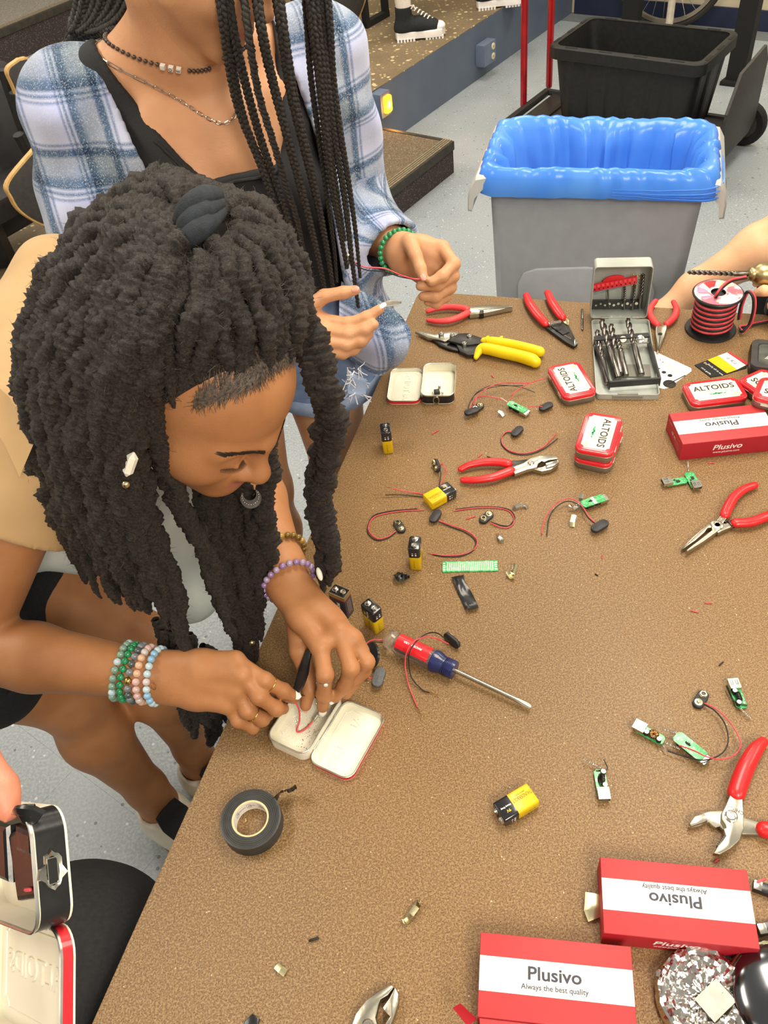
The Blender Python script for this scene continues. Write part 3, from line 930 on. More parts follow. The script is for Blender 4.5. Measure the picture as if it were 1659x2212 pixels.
def closed_tin(label,loc,rz,group=None,rot=None):
    t = thing('mint_tin',label,'tin',loc,rz,group,rot)
    m = MB(); m.prism(rr(.0935,.0585,.0125,6),0,.0165,0,None,.0012); m.build('tray',MATS['tin_side'],t,50)
    m = MB(); m.prism(rr(.0955,.0605,.0135,6),.0115,.0128,.0004); m.build('lid_rim',MATS['tin_silver'],t,50)
    m = MB(); m.prism(rr(.095,.060,.0132,6),.0128,.0195,.0022); m.prism(rr(.088,.0535,.0115,6),.0194,.0205,.0009); lid = m.build('lid',MATS['tin_red'],t,50)
    lid_print(lid,.0206)
    for x in (-.025,.025):
        m = MB(); m.box((x,.0305,.0108),(.014,.0012,.006),None,.0003); m.build('hinge_tab',MATS['tin_silver'],t)
    return t


def tin_pose(x,y,a,L=.095,S=.060,z=TT):
    c = bcen(x,y,a,L,S); return (c[0],c[1],z)


closed_tin('closed red mint tin beside the drill bit case',tin_pose(.390,1.080,1.666),1.666)
st_a = 1.103
closed_tin('closed red mint tin at the bottom of the stack of two',tin_pose(.3585,.8995,st_a-.05),st_a-.05+PI)
closed_tin('closed red mint tin on top of the stack of two',tin_pose(.360,.901,st_a,z=TT+.0208),st_a+PI)
_a,_b = (.5297,1.0754,.771),(.6302,1.0728,.771)
_c = (Vector(_a)+Vector((.6224,1.0077,.771)))/2
closed_tin('closed red mint tin behind the red box at the right',(_c.x,_c.y,TT),yaw(_a,_b))
_p = (.6478,.9934,.771); closed_tin('red mint tin half hidden at the right edge behind the red box',(_p[0]+.018,_p[1]+.035,TT),1.95)
_p = (.6628,.9734,.805); closed_tin('red mint tin resting on the corner of the red box',(_p[0]-.004,_p[1]-.002,TT+.0345),-.62+PI)


def open_tin(label,base_c,base_rz,lid_off,group=None,tape=0,grimy=0,word=True,lid_z=.0,tilt=0.0,rot=None,z=TT):
    """open tin: local x = long side (hinge side is -y * lid_off sign), lid folded out flat beside it"""
    t = thing('open_mint_tin',label,'tin',(base_c[0],base_c[1],z),base_rz,group,rot)
    m = MB(); m.shell(rr(.0935,.0585,.0125,6),0,.0185,.0009,None,.0012); m.build('tray',MATS['tin_inside'],t,50)
    o = rr(.0945,.0595,.013,6)
    m = MB(); m.loft([[(x,y,zz) for x,y in inset(o,d)] for zz,d in ((.0172,0),(.0186,0),(.0190,.0006),(.0186,.0014),(.0172,.0014),(.0172,0))],None,False); m.build('rolled_rim',MATS['tin_silver'],t,50)
    if tape:
        m = MB(); q = rr(.0943,.0593,.0129,8)
        q = [p for p in q if p[0]*tape > .030]
        q.sort(key=lambda p: p[1])
        m.loft([[(x,y,.0015) for x,y in q]+[(x*.993,y*.993,.0015) for x,y in q[::-1]],[(x,y,.0165) for x,y in q]+[(x*.993,y*.993,.0165) for x,y in q[::-1]]]); m.build('black_tape',MATS['tape_black'],t,50)
    s = 1 if lid_off > 0 else -1
    ly = s*(.0300+.0306)
    LM = Matrix.Translation((0,ly,lid_z)) @ Matrix.Translation((0,-s*.03,0)) @ Matrix.Rotation(tilt*s,4,'X') @ Matrix.Translation((0,s*.03,0))
    m = MB(); m.shell(rr(.095,.060,.0132,6),0.0,.0078,.0009,LM,.0011); lid = m.build('lid',MATS['tin_inside'],t,50)
    m = MB(); m.loft([[(x,y,zz) for x,y in inset(rr(.0953,.0603,.0134,6),d)] for zz,d in ((.0004,.002),(.0012,0),(.0066,0),(.0066,.0008),(.0012,.0008))],LM,False); m.build('red_side',MATS['tin_red'],lid,50)
    m = MB(); m.loft([[(x,y,zz) for x,y in inset(rr(.0953,.0603,.0134,6),d)] for zz,d in ((.0066,-.0003),(.0078,-.0003),(.0083,.0004),(.0078,.0014),(.0066,.0014))],LM,False); m.build('lid_rim',MATS['tin_silver'],lid,50)
    m = MB(); oo = cut_corner(.079,.045,.005); ii = cut_corner(.0775,.0435,.005)
    m.loft([[(x,y,.0011) for x,y in oo],[(x,y,.0017) for x,y in inset(oo,.0003)],[(x,y,.0017) for x,y in ii],[(x,y,.0011) for x,y in inset(ii,.0003)]],LM,False); m.build('embossed_frame',MATS['tin_inside'],lid,60)
    if word:
        e = text('ALTOIDS',.0165,MATS['tin_inside'],lid,LM @ Matrix.Translation((0,-s*.002,.0012)) @ Matrix.Rotation(0 if s < 0 else PI,4,'Z') @ Matrix.Diagonal((-1,1,1,1)),name='embossed_lettering',sx=1.02,extrude=.0007,spacing=1.05,bold=.0002)
    m = MB()
    for x in (-.025,.025): m.tube([(x-.007,s*.0302,.0085),(x+.007,s*.0302,.0085)],.0012,8)
    m.build('hinge',MATS['tin_silver'],t,50)
    return t


# the tin being worked on: hinge from (-.1371, .4992, .75) to (-.0864, .5731, .75)
_h0,_h1 = Vector((-.1338,.4892,.765)),Vector((-.0845,.5631,.765))
_hd = (_h1-_h0); _hd.z = 0; _hd.normalize(); _n = Vector((_hd.y,-_hd.x,0))     # _n points to the lid
_hc = (_h0+_h1)/2
_bc = _hc-_n*.0302
work_tin = open_tin('open mint tin with embossed lid between the two working hands',(_bc.x,_bc.y),math.atan2(_hd.y,_hd.x),-1)
_q0,_q1 = Vector((.091,1.1397,.768)),Vector((.1099,1.2297,.768)); _e2 = (_q1-_q0); _e2.z = 0; _e2.normalize()
_n2 = Vector((_e2.y,-_e2.x,0)); _c2 = (_q0+_q1)/2+_n2*.0302
small_tin = open_tin('small open mint tin with black taped end near the yellow snips',(_c2.x,_c2.y),math.atan2(_e2.y,_e2.x),1,tape=-1)
m = MB(); M = axis_m((-.0475,.002,.009),(-1,0,0)); m.ring([(.0052,0),(.0085,.0003),(.0078,.0012),(.0055,.001)],12,M @ Matrix.Diagonal((.75,1.1,1,1))); m.build('torn_port_hole',MATS['nickel'],small_tin,40)
m = MB(); m.prism(circ(.005,12),-.0004,.0002,0,M @ Matrix.Diagonal((.75,1.1,1,1))); m.build('port_opening',MATS['black_matte'],small_tin,40)


def coil(p0,p1,r,turns,wr,n=10):
    p0,p1 = Vector(p0),Vector(p1); M = axis_m(p0,p1-p0); L = (p1-p0).length
    return [tuple(M @ Vector((r*math.cos(2*PI*k/n),r*math.sin(2*PI*k/n),L*k/(turns*n)))) for k in range(turns*n+1)]


def spring(name,p0,p1,r,turns,parent,wr=.00035):
    m = MB(); m.tube(coil(p0,p1,r,turns,wr),wr,5); return m.build(name,MATS['solder'],parent,60)


def usb_port(parent,M,dark=False):
    """metal USB socket: local x = depth 14 mm, opening at +x"""
    m = MB()
    o = [(-.0065,-.0028),(.0065,-.0028),(.0065,.0028),(-.0065,.0028)]; i = inset(o,.0005)
    rings = [[(0,y,z) for y,z in o],[(.014,y,z) for y,z in o],[(.014,y,z) for y,z in i],[(.002,y,z) for y,z in i]]
    m.loft(rings,M); p = m.build('usb_socket',MATS['dark_steel' if dark else 'nickel'],parent,30)
    m = MB(); m.box((.0085,0,.0008),(.009,.0105,.0016),M); m.build('tongue',MATS['card_white'],p)
    m = MB()
    for y in (-.003,.003):
        m.box((.0085,y-.0012,.0029),(.006,.0004,.0003),M); m.box((.0085,y+.0012,.0029),(.006,.0004,.0003),M); m.box((.0055,y,.0029),(.0004,.0026,.0003),M)
    tag(m.build('spring_slots',MATS['tool_dark'],p),kind='stuff')
    return p


def usb_board(label,a,b,z=TT,parts='full',w=.0135,flip=False,coilmat='black',roll=0.0,L=.036):
    """charger board lying on the table from its socket end a to its tail b"""
    a,b = Vector(a),Vector(b)
    c = (a+b)/2
    t = thing('charger_board',label,'circuit board',(c.x,c.y,z),yaw(b,a))
    h = .0035 if not flip else .010
    B = Matrix.Translation((0,0,h)) @ Matrix.Rotation(roll,4,'X') @ (Matrix.Rotation(PI,4,'X') if flip else Matrix())
    m = MB(); m.prism([(L/2-.003,-w/2),(L/2-.003,w/2),(-L/2+.003,w/2),(-L/2,w/2-.003),(-L/2,-w/2+.003),(-L/2+.003,-w/2)],0,.0014,.0002,B); m.build('board',MATS['pcb_green'],t,20)
    usb_port(t,B @ Matrix.Translation((L/2-.0115,0,.0045)))
    rb = random.Random(int(a.x*9999))
    m = MB()
    for _ in range(14):
        x,y = rb.uniform(-L/2+.003,L/2-.013),rb.uniform(-w/2+.001,w/2-.001)
        m.box((x,y,.0014 if not flip else -.0002),(rb.uniform(.0008,.0022),rb.uniform(.0008,.0016),.0008),B)
    tag(m.build('solder_joints',MATS['solder'],t,0),kind='stuff')
    if parts == 'full':
        for x,y in ((.0035,.003),(-.0125,.0035)):
            m = MB(); m.lathe([(.0030,.0014),(.0031,.0072),(.0029,.0076)],14,B @ Matrix.Translation((x,y,0))); cap = m.build('capacitor',MATS['black_plastic'],t,40)
            m = MB(); m.lathe([(.0029,.0076),(.0027,.0079)],14,B @ Matrix.Translation((x,y,0))); m.build('silver_cap_top',MATS['card_white'],cap,40)
        m = MB(); TM = B @ Matrix.Translation((-.0045,.0005,.0048)) @ (Matrix() if coilmat == 'copper' else Matrix.Rotation(1.2,4,'X'))
        m.ring([(.0036+.0024*math.cos(q),.0026*math.sin(q)) for q in np.linspace(0,2*PI,9)[:-1]],22,TM); tor = m.build('toroid_core',MATS['black_plastic'],t,60)
        for k in range(18):
            m = MB(); R = TM @ Matrix.Rotation(2*PI*k/18,4,'Z')
            m.tube([tuple(R @ Vector((.0036+.0027*math.cos(q),0,.0029*math.sin(q)))) for q in np.linspace(-.6,3.7,9)],.0004,5)
            m.build('winding',MATS['copper' if coilmat == 'copper' else 'tool_dark'],tor,60)
    elif parts == 'chip':
        m = MB(); m.box((-.004,.001,.0022),(.005,.004,.0016),B); m.box((.0005,-.003,.002),(.003,.002,.0012),B); m.build('chip',MATS['black_plastic'],t)
    return t,B


t,B = usb_board('charger board with upright silver socket end facing the taped bottom boxes',(.2024,.3908,.757),(.2065,.4242,.757))
spring('contact_spring',B @ Vector((-.018,.004,.002)),local(t,(.191,.4394,.757)),.0014,11,t)
m = MB(); m.tube(catmull([B @ Vector((-.016,-.004,.002)),local(t,(.2157,.4233,.756)),local(t,(.2136,.4334,.762))],5),.0007,6); m.build('black_lead',MATS['wire_black'],t)
t,B = usb_board('charger board with black coil below the right edge of the big needle nose pliers',(.3985,.5135,.757),(.3967,.4747,.757))
spring('contact_spring',B @ Vector((-.018,.0035,.002)),local(t,(.4011,.4618,.754)),.0014,11,t)
m = MB(); m.tube(catmull([B @ Vector((-.016,-.006,.003)),local(t,(.3901,.4859,.756)),local(t,(.3889,.5077,.756))],5),.0008,6); m.build('contact_strip',MATS['tool_dark'],t)
t,B = usb_board('charger board with copper wound coil wired to a snap connector',(.2645,.473,.757),(.2915,.4479,.757),coilmat='copper')
spring('contact_spring',B @ Vector((-.018,.002,.003)),local(t,(.3047,.435,.757)),.0015,10,t)
coilboard = t
m = MB(); m.tube(catmull([B @ Vector((-.017,.006,.001)),local(t,(.2881,.4412,.757)),local(t,(.2892,.4355,.755))],5),.0009,6); m.build('contact_strip',MATS['solder'],t)
t,B = usb_board('green bare side board lying over the wires of the copper coil board',(.3277,.4185,.757),(.3068,.4503,.757),flip=True,w=.016,L=.042)
spring('contact_spring',B @ Vector((-.019,-.004,.001)),local(t,(.2925,.462,.76)),.0014,11,t)
t,B = usb_board('flat charger board with chip and socket pointing left near the red box',(.4286,.8617,.757),(.4694,.8637,.757),parts='chip')
t,B = usb_board('charger board with socket pointing toward the camera near the red box',(.4754,.8431,.757),(.4753,.8781,.757),parts='chip',w=.015)
spring('contact_spring',B @ Vector((-.018,0,.003)),local(t,(.4817,.9001,.757)),.0012,10,t)
t,B = usb_board('green board face up with wires soldered to a snap connector near the closed tin',(.2645,1.0672,.76),(.2392,1.0981,.76),flip=True,L=.040)
upper_board = t
t,B = usb_board('green board face up leaning on a bent contact beside the tin stack',(.3369,.8479,.76),(.2966,.8381,.76),flip=True,w=.015,L=.040)
lean_board = t
m = MB(); m.box((.0,0,-.0002),(.005,.0145,.0003),B); m.build('white_print_band',MATS['card_white'],t)

# component inside the small open tin
t = thing('switch_part','tiny black component with contacts inside the small open tin','component',(.1234,1.1586,.7525))
m = MB(); m.box((0,0,.004),(.010,.009,.006),None,.001); m.build('body',MATS['black_plastic'],t)
m = MB(); m.lathe([(.0025,0),(.0025,.005),(.002,.0055)],10,axis_m((.005,.006,.005),(.3,.5,1))); m.build('metal_cap',MATS['nickel'],t)
m = MB(); m.tube([(.006,.006,.006),(.013,.016,.009)],.0005,5); m.build('lead',MATS['nickel'],t)
m = MB(); m.ball((-.007,-.002,.003),.003,8); m.build('solder_bead',MATS['nickel'],t)
m = MB(); m.box((.010,-.001,.004),(.002,.011,.004)); m.build('contact_blade',MATS['brass'],t)


# ---------------------------------------------------------------- snap connectors and their wires
def oval(L,W,n=8):
    return rr(L,W,W/2-1e-5,n)


def wire(parent,pts,mname,name,r=.00085,bare=None,n=6,dens=7):
    P = [local(parent,p) for p in pts]
    m = MB(); m.tube(catmull(P,dens),r,n); w_ = m.build(name,MATS[mname],parent,80)
    if bare:
        m = MB(); d = Vector(P[-1])-Vector(P[-2]); d.normalize(); m.rod([P[-1],tuple(Vector(P[-1])+d*bare)],.0005,5,e=2); m.build('bare_end',MATS['copper'],w_,60)
    return w_


def snap(label,p,q,up=False,z=TT,tilt=(0,0),L=.027,W=.0135,grey=False,h=.0035):
    """nine volt snap connector: oval pad from end p to end q; up = metal snaps on the upper side"""
    a,b = Vector(p),Vector(q); c = (a+b)/2
    t = thing('battery_snap',label,'connector',(c.x,c.y,z),0,None,(tilt[0],tilt[1],yaw(p,q)))
    H = .0052
    m = MB(); m.prism(oval(L,W),h if not up else 0,(h if not up else 0)+H,.001,None,.0008); m.build('pad',MATS['clip_grey' if grey else 'clip_black'],t,50)
    for k,x in enumerate((-.0064,.0064)):
        Z = Matrix.Translation((x,0,H)) if up else Matrix.Translation((x,0,h)) @ Matrix.Rotation(PI,4,'X')
        m = MB()
        if k: m.lathe([(.0048,0),(.0048,.0008),(.0028,.001),(.0026,.0028),(.0018,.0032)],12,Z); nm = 'snap_stud'
        else:
            m.prism(circ(.0050,6),0,.0010,.0002,Z); m.ring([(.0026,.0008),(.0046,.0008),(.0043,.0030),(.0030,.0030)],6,Z); nm = 'snap_socket'
        sn = m.build(nm,MATS['brass'],t,30)
        if not k and up:
            m = MB(); m.prism(circ(.0027,8),.0009,.0014,0,Z); m.build('socket_well',MATS['tool_dark'],sn)
    return t


W1 = .7515
t = snap('black snap connector pad up with a curled lead behind the slip joint pliers',(.2311,1.0173,.75),(.2469,1.0329,.75),z=TT)
wire(t,[(.2324,1.0242,.755),(.2232,1.0322,.753),(.2125,1.0219,.7515),(.2103,1.0036,.7515),(.2202,.9843,.7515),(.2419,.9752,.7515),(.2684,.9809,.7515),(.2895,.9983,.7515),(.3017,1.0104,.754)],'wire_red','red_lead',bare=.005)
wire(t,[(.2322,1.0231,.754),(.2221,1.0305,.7515),(.2113,1.0198,.7515),(.2091,1.0016,.7515),(.2202,.9809,.7515),(.2427,.9716,.7515),(.2708,.9781,.7515),(.3009,.9977,.753)],'wire_black','black_lead',bare=.005)
t = snap('brass snap connector facing up with a left hand loop of wire',(.0175,.8611,.75),(.0227,.8446,.75),up=True)
wire(t,[(.0137,.8445,.753),(.0007,.8369,.7515),(-.0144,.8351,.7515),(-.0252,.8486,.7515),(-.0267,.8634,.7515),(-.0164,.8811,.7515),(.0073,.8855,.7515),(.0363,.8848,.7515),(.0598,.8812,.7515)],'wire_red','red_lead',bare=.003)
wire(t,[(.0135,.8427,.753),(.0004,.8341,.7515),(-.0161,.8325,.7515),(-.0276,.8461,.7515),(-.0282,.8627,.7515),(-.0169,.8842,.7515),(.0062,.8887,.7515),(.033,.8875,.7515),(.0517,.8858,.7515)],'wire_black','black_lead',bare=.003)
t = snap('black snap connector pad up beside the lying battery',(.0724,.8534,.75),(.0817,.8673,.75),z=TT)
wire(t,[(.0809,.851,.755),(.0951,.8423,.753),(.1175,.8278,.7515),(.1283,.8135,.7515),(.1307,.7999,.7515),(.1222,.7868,.7515),(.1026,.7814,.7515),(.079,.7841,.7515),(.0601,.7912,.7515)],'wire_red','red_lead',bare=.005)
wire(t,[(.0807,.85,.754),(.096,.8392,.752),(.1155,.8244,.7515),(.1258,.8111,.7515),(.1284,.7985,.7515),(.1205,.7853,.7515),(.1022,.7788,.7515),(.0801,.782,.7515),(.0625,.789,.7515)],'wire_black','black_lead')
t = snap('brass snap connector facing up with a right hand loop of wire',(.1467,.8409,.75),(.1593,.8511,.75),up=True)
wire(t,[(.1568,.8342,.753),(.1683,.8247,.7515),(.1795,.8207,.7515),(.1898,.8263,.7515),(.1939,.839,.7515),(.1887,.8548,.7515),(.1705,.8644,.7515),(.1427,.8698,.7515),(.1075,.8708,.7515)],'wire_red','red_lead',bare=.003)
wire(t,[(.1578,.8359,.753),(.1704,.8281,.7515),(.1823,.8239,.7515),(.1899,.8301,.7515),(.1955,.8397,.7515),(.1904,.8564,.7515),(.1709,.8663,.7515),(.1431,.8718,.7515),(.1101,.8733,.7515)],'wire_black','black_lead')
# snap on edge behind the lying battery, leads running beneath it
t = snap('black snap connector on its edge behind the lying battery',(.0953,.985,.75),(.099,.9533,.75),up=True,z=TT+.0068,tilt=(math.radians(62),0))
wire(t,[(.0981,.9638,.762),(.1043,.9573,.77),(.1062,.9459,.768),(.1025,.9389,.76),(.0952,.9274,.754)],'wire_red','red_lead')
wire(t,[(.0976,.9606,.762),(.0988,.9484,.762),(.0961,.9369,.758),(.0931,.9278,.754)],'wire_black','black_lead')
t = thing('loose_lead_pair','stripped red and black lead ends poking from under the lying battery','wire',(.0653,.9164,.75))
wire(t,[(.068,.9139,.752),(.0519,.9203,.753),(.0342,.925,.756),(.0188,.9314,.758)],'wire_red','red_lead',bare=.012)
wire(t,[(.0672,.9078,.752),(.0474,.9149,.752),(.0259,.9193,.754),(.0056,.9224,.755)],'wire_black','black_lead',bare=.018)
# pair at the upper board
t = snap('brass snap connector facing up tucked behind a black pad near the small open tin',(.1778,1.0949,.75),(.195,1.1089,.75),up=True,z=TT+.001)
wire(t,[(.1822,1.1006,.757),(.1831,1.1095,.762),(.1907,1.1196,.766),(.2132,1.1394,.766),(.2388,1.1481,.764),(.2624,1.1426,.764),(.2878,1.1419,.76)],'wire_red','red_lead')
wire(t,[(.1795,1.0986,.757),(.1795,1.1167,.76),(.1904,1.1313,.764),(.2175,1.145,.764),(.2479,1.1328,.768),(.271,1.126,.764),(.2905,1.1174,.757)],'wire_black','black_lead',r=.0006,bare=.002)
t = snap('black snap connector pad up overlapping the brass one near the small open tin',(.1625,1.0857,.75),(.1846,1.0921,.75),z=TT+.003)
wire(t,[(.1726,1.0875,.757),(.1739,1.1037,.758),(.1845,1.117,.762),(.1998,1.1162,.766),(.2151,1.1114,.765),(.2275,1.1085,.762)],'wire_red','red_lead')
m = MB(); m.rod([local(t,(.2285,1.1095,.762)),local(t,(.2371,1.0998,.76))],.0012,6); m.build('pink_sleeve',mat('pink_sleeve','e0a79c',.5),t)
wire(t,[(.1695,1.0882,.756),(.171,1.1056,.757),(.1849,1.1285,.76),(.2035,1.1362,.764),(.233,1.14,.764),(.2742,1.1397,.758)],'wire_black','black_lead',r=.0007)
t = snap('black snap connector pad up wired to the green board near the closed tin',(.2918,1.0733,.75),(.3081,1.081,.75),z=TT)
wire(t,[(.2937,1.0756,.758),(.2827,1.0769,.761),(.2687,1.0788,.76)],'wire_red','red_lead')
t = thing('red_lead','red lead rising from the green board to the closed tin','wire',(.2482,1.1176,.75))
wire(t,[(.2456,1.1056,.76),(.251,1.1123,.766),(.2695,1.1264,.766),(.2951,1.1417,.762),(.3181,1.151,.758)],'wire_red','insulation',bare=.004)
# right hand assembly
t = snap('black snap connector pad up wired in an arc below the tin stack',(.3019,.7881,.75),(.3221,.7983,.75),z=TT+.001,L=.030,W=.0145)
wire(t,[(.3096,.7961,.758),(.3016,.81,.76),(.2968,.8244,.764),(.2904,.8404,.766),(.2778,.8508,.764),(.2576,.8458,.76),(.2405,.8296,.755),(.2311,.8102,.752),(.2271,.7992,.7515)],'wire_red','red_lead',bare=.002)
wire(t,[(.3088,.7953,.757),(.2996,.8123,.758),(.2941,.8386,.758),(.2781,.8507,.758),(.2587,.8435,.755),(.2446,.8258,.753),(.2335,.7942,.7515)],'wire_black','black_lead',r=.0008,bare=.002)
t = snap('brass snap connector facing up wired to the copper coil board',(.3573,.5006,.75),(.349,.4922,.75),up=True)
wire(t,[(.3551,.4895,.755),(.363,.4783,.76),(.3704,.4622,.762),(.3748,.4425,.762),(.3736,.4275,.76),(.3611,.4166,.76),(.3433,.4136,.762),(.3264,.4156,.77),(.3161,.4242,.77),(.3041,.4372,.762)],'wire_red','red_lead')
wire(t,[(.3545,.4877,.755),(.3624,.4758,.758),(.3663,.4577,.76),(.3631,.4381,.76),(.354,.4247,.76),(.3405,.4184,.758),(.3225,.4156,.762),(.3078,.4251,.757),(.2907,.4353,.756)],'wire_black','black_lead')
# over the screwdriver
t = snap('black snap connector standing on edge beyond the red screwdriver label',(.0631,.6403,.75),(.0744,.6247,.75),z=TT+.0068,tilt=(math.radians(76),0),L=.028,W=.0135,h=.001)
wire(t,[(.0603,.624,.76),(.0463,.6263,.772),(.0312,.6221,.786),(.0153,.6155,.79),(.0047,.6055,.786),(-.0005,.5964,.772),(-.0008,.5792,.757),(.0033,.5568,.753),(.0072,.5401,.754)],'wire_red','red_lead',bare=.016)
wire(t,[(.0608,.6263,.762),(.0474,.6323,.776),(.033,.6256,.788),(.0183,.6163,.788),(.0074,.6043,.784),(.004,.5948,.77),(.0056,.5816,.757),(.0164,.5656,.752),(.0253,.56,.752)],'wire_black','black_lead',bare=.012)
t = snap('grey snap connector pad up beside the left working hand',(-.0409,.5789,.75),(-.0334,.5996,.75),z=TT+.002,grey=True,L=.029,W=.0145)
wire(t,[(-.0435,.589,.757),(-.0494,.5914,.757),(-.0551,.5972,.756)],'wire_red','red_lead')
t = thing('taped_joint','black taped wire joint beside the left working hand','tape',(-.0478,.6238,.75))
wire(t,[(-.0543,.6397,.758),(-.0426,.6441,.764),(-.0312,.6423,.766),(-.0204,.6417,.762)],'wire_red','red_lead')
wire(t,[(-.0536,.6364,.756),(-.0418,.6437,.76),(-.0208,.6422,.757)],'wire_black','black_lead')
m = MB()
P = [local(t,p) for p in ((-.0511,.6417,.752),(-.0434,.6352,.764),(-.0394,.62,.768),(-.0415,.6112,.762),(-.0492,.6105,.754))]
m.tube(catmull(P,4),[.004,.008,.009,.007,.004],7,flat=.35); m.build('tape_wrap',MATS['tape_black'],t,30)
m = MB(); P = [local(t,p) for p in ((-.0504,.6107,.754),(-.0536,.5985,.757),(-.0524,.5946,.755))]; m.tube(catmull(P,4),[.004,.006,.003],6,flat=.6); m.build('tape_tail',MATS['tape_black'],t,30)


# ---------------------------------------------------------------- contact clips, offcuts
def contact(label,pts,width,w_dir_deg=0,mname='nickel',name='contact_clip',cat='metal clip'):
    """bent sheet metal strip following points, given width across"""
    c = Vector(pts[0]); t = thing(name,label,cat,(c.x,c.y,TT))
    P = [local(t,p) for p in pts]
    m = MB(); m.tube(P,width/2,4,flat=.12,up=(0,0,1)); m.build('strip',MATS[mname],t,20)
    return t


contact('curved metal contact strip beside the right hand wire loop',[(.1959,.8549,.751),(.1998,.8572,.756),(.2087,.8585,.758),(.2151,.8581,.755),(.2186,.8543,.751)],.006)
contact('small bent metal contact right of the looped brass snap',[(.1655,.8106,.752),(.1642,.8007,.756),(.1665,.7947,.756),(.1654,.7929,.751)],.007)
contact('bent metal contact right of the green perforated board',[(.1756,.7412,.762),(.1699,.7324,.753),(.1629,.7312,.756),(.1618,.7324,.76),(.1659,.7262,.752),(.1699,.7232,.757)],.007,mname='brass')
contact('small metal contact below the green leaning board',[(.2741,.8038,.752),(.2753,.8094,.756),(.2814,.8225,.757)],.0075,mname='brass')
contact('bent metal contact propping the green leaning board',[(.3008,.8532,.768),(.2975,.8478,.764),(.2989,.8455,.756),(.2852,.8364,.756),(.2792,.8416,.76)],.006)
contact('curled metal contact beside the green board near the closed tin',[(.2188,1.0811,.76),(.2232,1.0788,.757),(.227,1.074,.752)],.009)
contact('arched brass contact lying alone on the open table',[(-.0408,.2897,.757),(-.0387,.2904,.751),(-.0317,.2958,.756),(-.0248,.3028,.756),(-.0221,.3066,.752),(-.0202,.3056,.76)],.0068,mname='brass')
contact('tiny flat brass chip on the lower left table',[(-.1771,.2663,.752),(-.1724,.2612,.754),(-.1676,.2576,.752)],.0075,mname='brass')
contact('short metal contact at the left end of the middle red box',[(.1614,.2902,.758),(.1584,.2812,.758),(.1556,.2747,.758),(.1574,.2662,.755)],.016,mname='brass')


def bit(label,a,b,r=.0009,mname='wire_red',name='insulation_offcut',cat='offcut',group=None):
    c = Vector(a); t = thing(name,label,cat,(c.x,c.y,TT),0,group)
    m = MB(); m.rod([local(t,a),local(t,b)],r,6,e=2); m.build('sleeve',MATS[mname],t,60)


bit('red insulation offcut right of the standing lone battery',(.1001,1.0551,.751),(.1105,1.0614,.751))
bit('red insulation offcut at the slip joint pliers handle',(.1655,.9828,.751),(.1726,.9881,.751))
bit('short black insulation offcut behind the slip joint pliers',(.1804,.9808,.751),(.1857,.9763,.751),mname='wire_black')
bit('red insulation offcut inside the right hand loop of wire',(.1235,.8503,.751),(.1369,.8536,.751))
bit('red insulation offcut under the front of the upper red box',(.514,.8955,.751),(.5222,.8938,.751))
bit('small red offcut above the needle nose pliers tip',(.3004,.7377,.751),(.3025,.7426,.751))
bit('red insulation offcut on the bare right part of the table',(.3895,.6282,.751),(.3972,.6237,.751))
bit('upper red offcut on the bare right part of the table',(.4121,.6367,.751),(.4198,.6353,.751))
bit('black insulation offcut above the black coil board',(.3939,.5406,.751),(.4002,.5445,.751),mname='wire_black')
bit('black insulation offcut on the lower left table',(-.1414,.2853,.752),(-.1324,.2868,.752),.0012,'wire_black')
bit('red offcut below the large open pliers jaw',(.299,.3064,.751),(.303,.3088,.751))
bit('red offcut beside the foil wrapped puck',(.2651,.2082,.7515),(.2735,.2059,.7515),.0013)
bit('red offcut over the black clip at the right edge',(.3313,.2782,.758),(.3405,.2803,.758),.0013)
bit('small black offcut near the bare right table middle',(.283,.7116,.751),(.2855,.7086,.751),.0009,'wire_black')
bit('pink sleeve scrap beside the small open tin',(.2278,1.1896,.751),(.23,1.1836,.751),.0009)
rs3 = np.random.RandomState(11)
# fine white clippings nobody could count
m = MB()
for _ in range(420):
    e = rs3.uniform(.04,1.0); n = -rs3.uniform(.05,1.6)
    p = TC+Vector((TX.x*e--TX.y*0,TX.y*e,0))+Vector((-TX.y,TX.x,0))*n
    s = rs3.uniform(.0004,.0011); a = rs3.uniform(0,6.28)
    m.prism([(s*1.6*math.cos(a),s*1.6*math.sin(a)),(s*math.cos(a+2),s*math.sin(a+2)),(s*math.cos(a+4),s*math.sin(a+4))],0,s*.5,0,Matrix.Translation((p.x,p.y,TT)))
cl = m.build('table_clippings',mat('clipping','d9c9a6',.5,col2='c9a27c',scale=400),None,0)
tag(cl,'fine pale wire clippings and dust scattered over the brown table','clippings',kind='stuff')

# perforated board
a,b = Vector((.0703,.7637,.75)),Vector((.1542,.7508,.75))
t = thing('perforated_board','long green perforated circuit board with rows of pads','circuit board',((a.x+b.x)/2,(a.y+b.y)/2,TT),yaw(a,b))
m = MB(); m.prism(rr(.080,.0195,.001,2),.0002,.0018,.0002); pb = m.build('board',MATS['pcb_green'],t,20)
m = MB()
for i in range(25):
    for j in range(6):
        m.prism(circ(.00105,6,-.0325+i*.0027,-.0068+j*.0027),.0018,.0020)
tag(m.build('solder_pads',MATS['pad_cream'],t,0),kind='stuff')
m = MB()
for s in (-1,1):
    for j in range(4): m.box((s*.0372,-.006+j*.004,.0019),(.003,.0018,.0002))
tag(m.build('end_pads',MATS['pad_cream'],t,0),kind='stuff')

# tape strip and scrap
rs4 = np.random.RandomState(2)


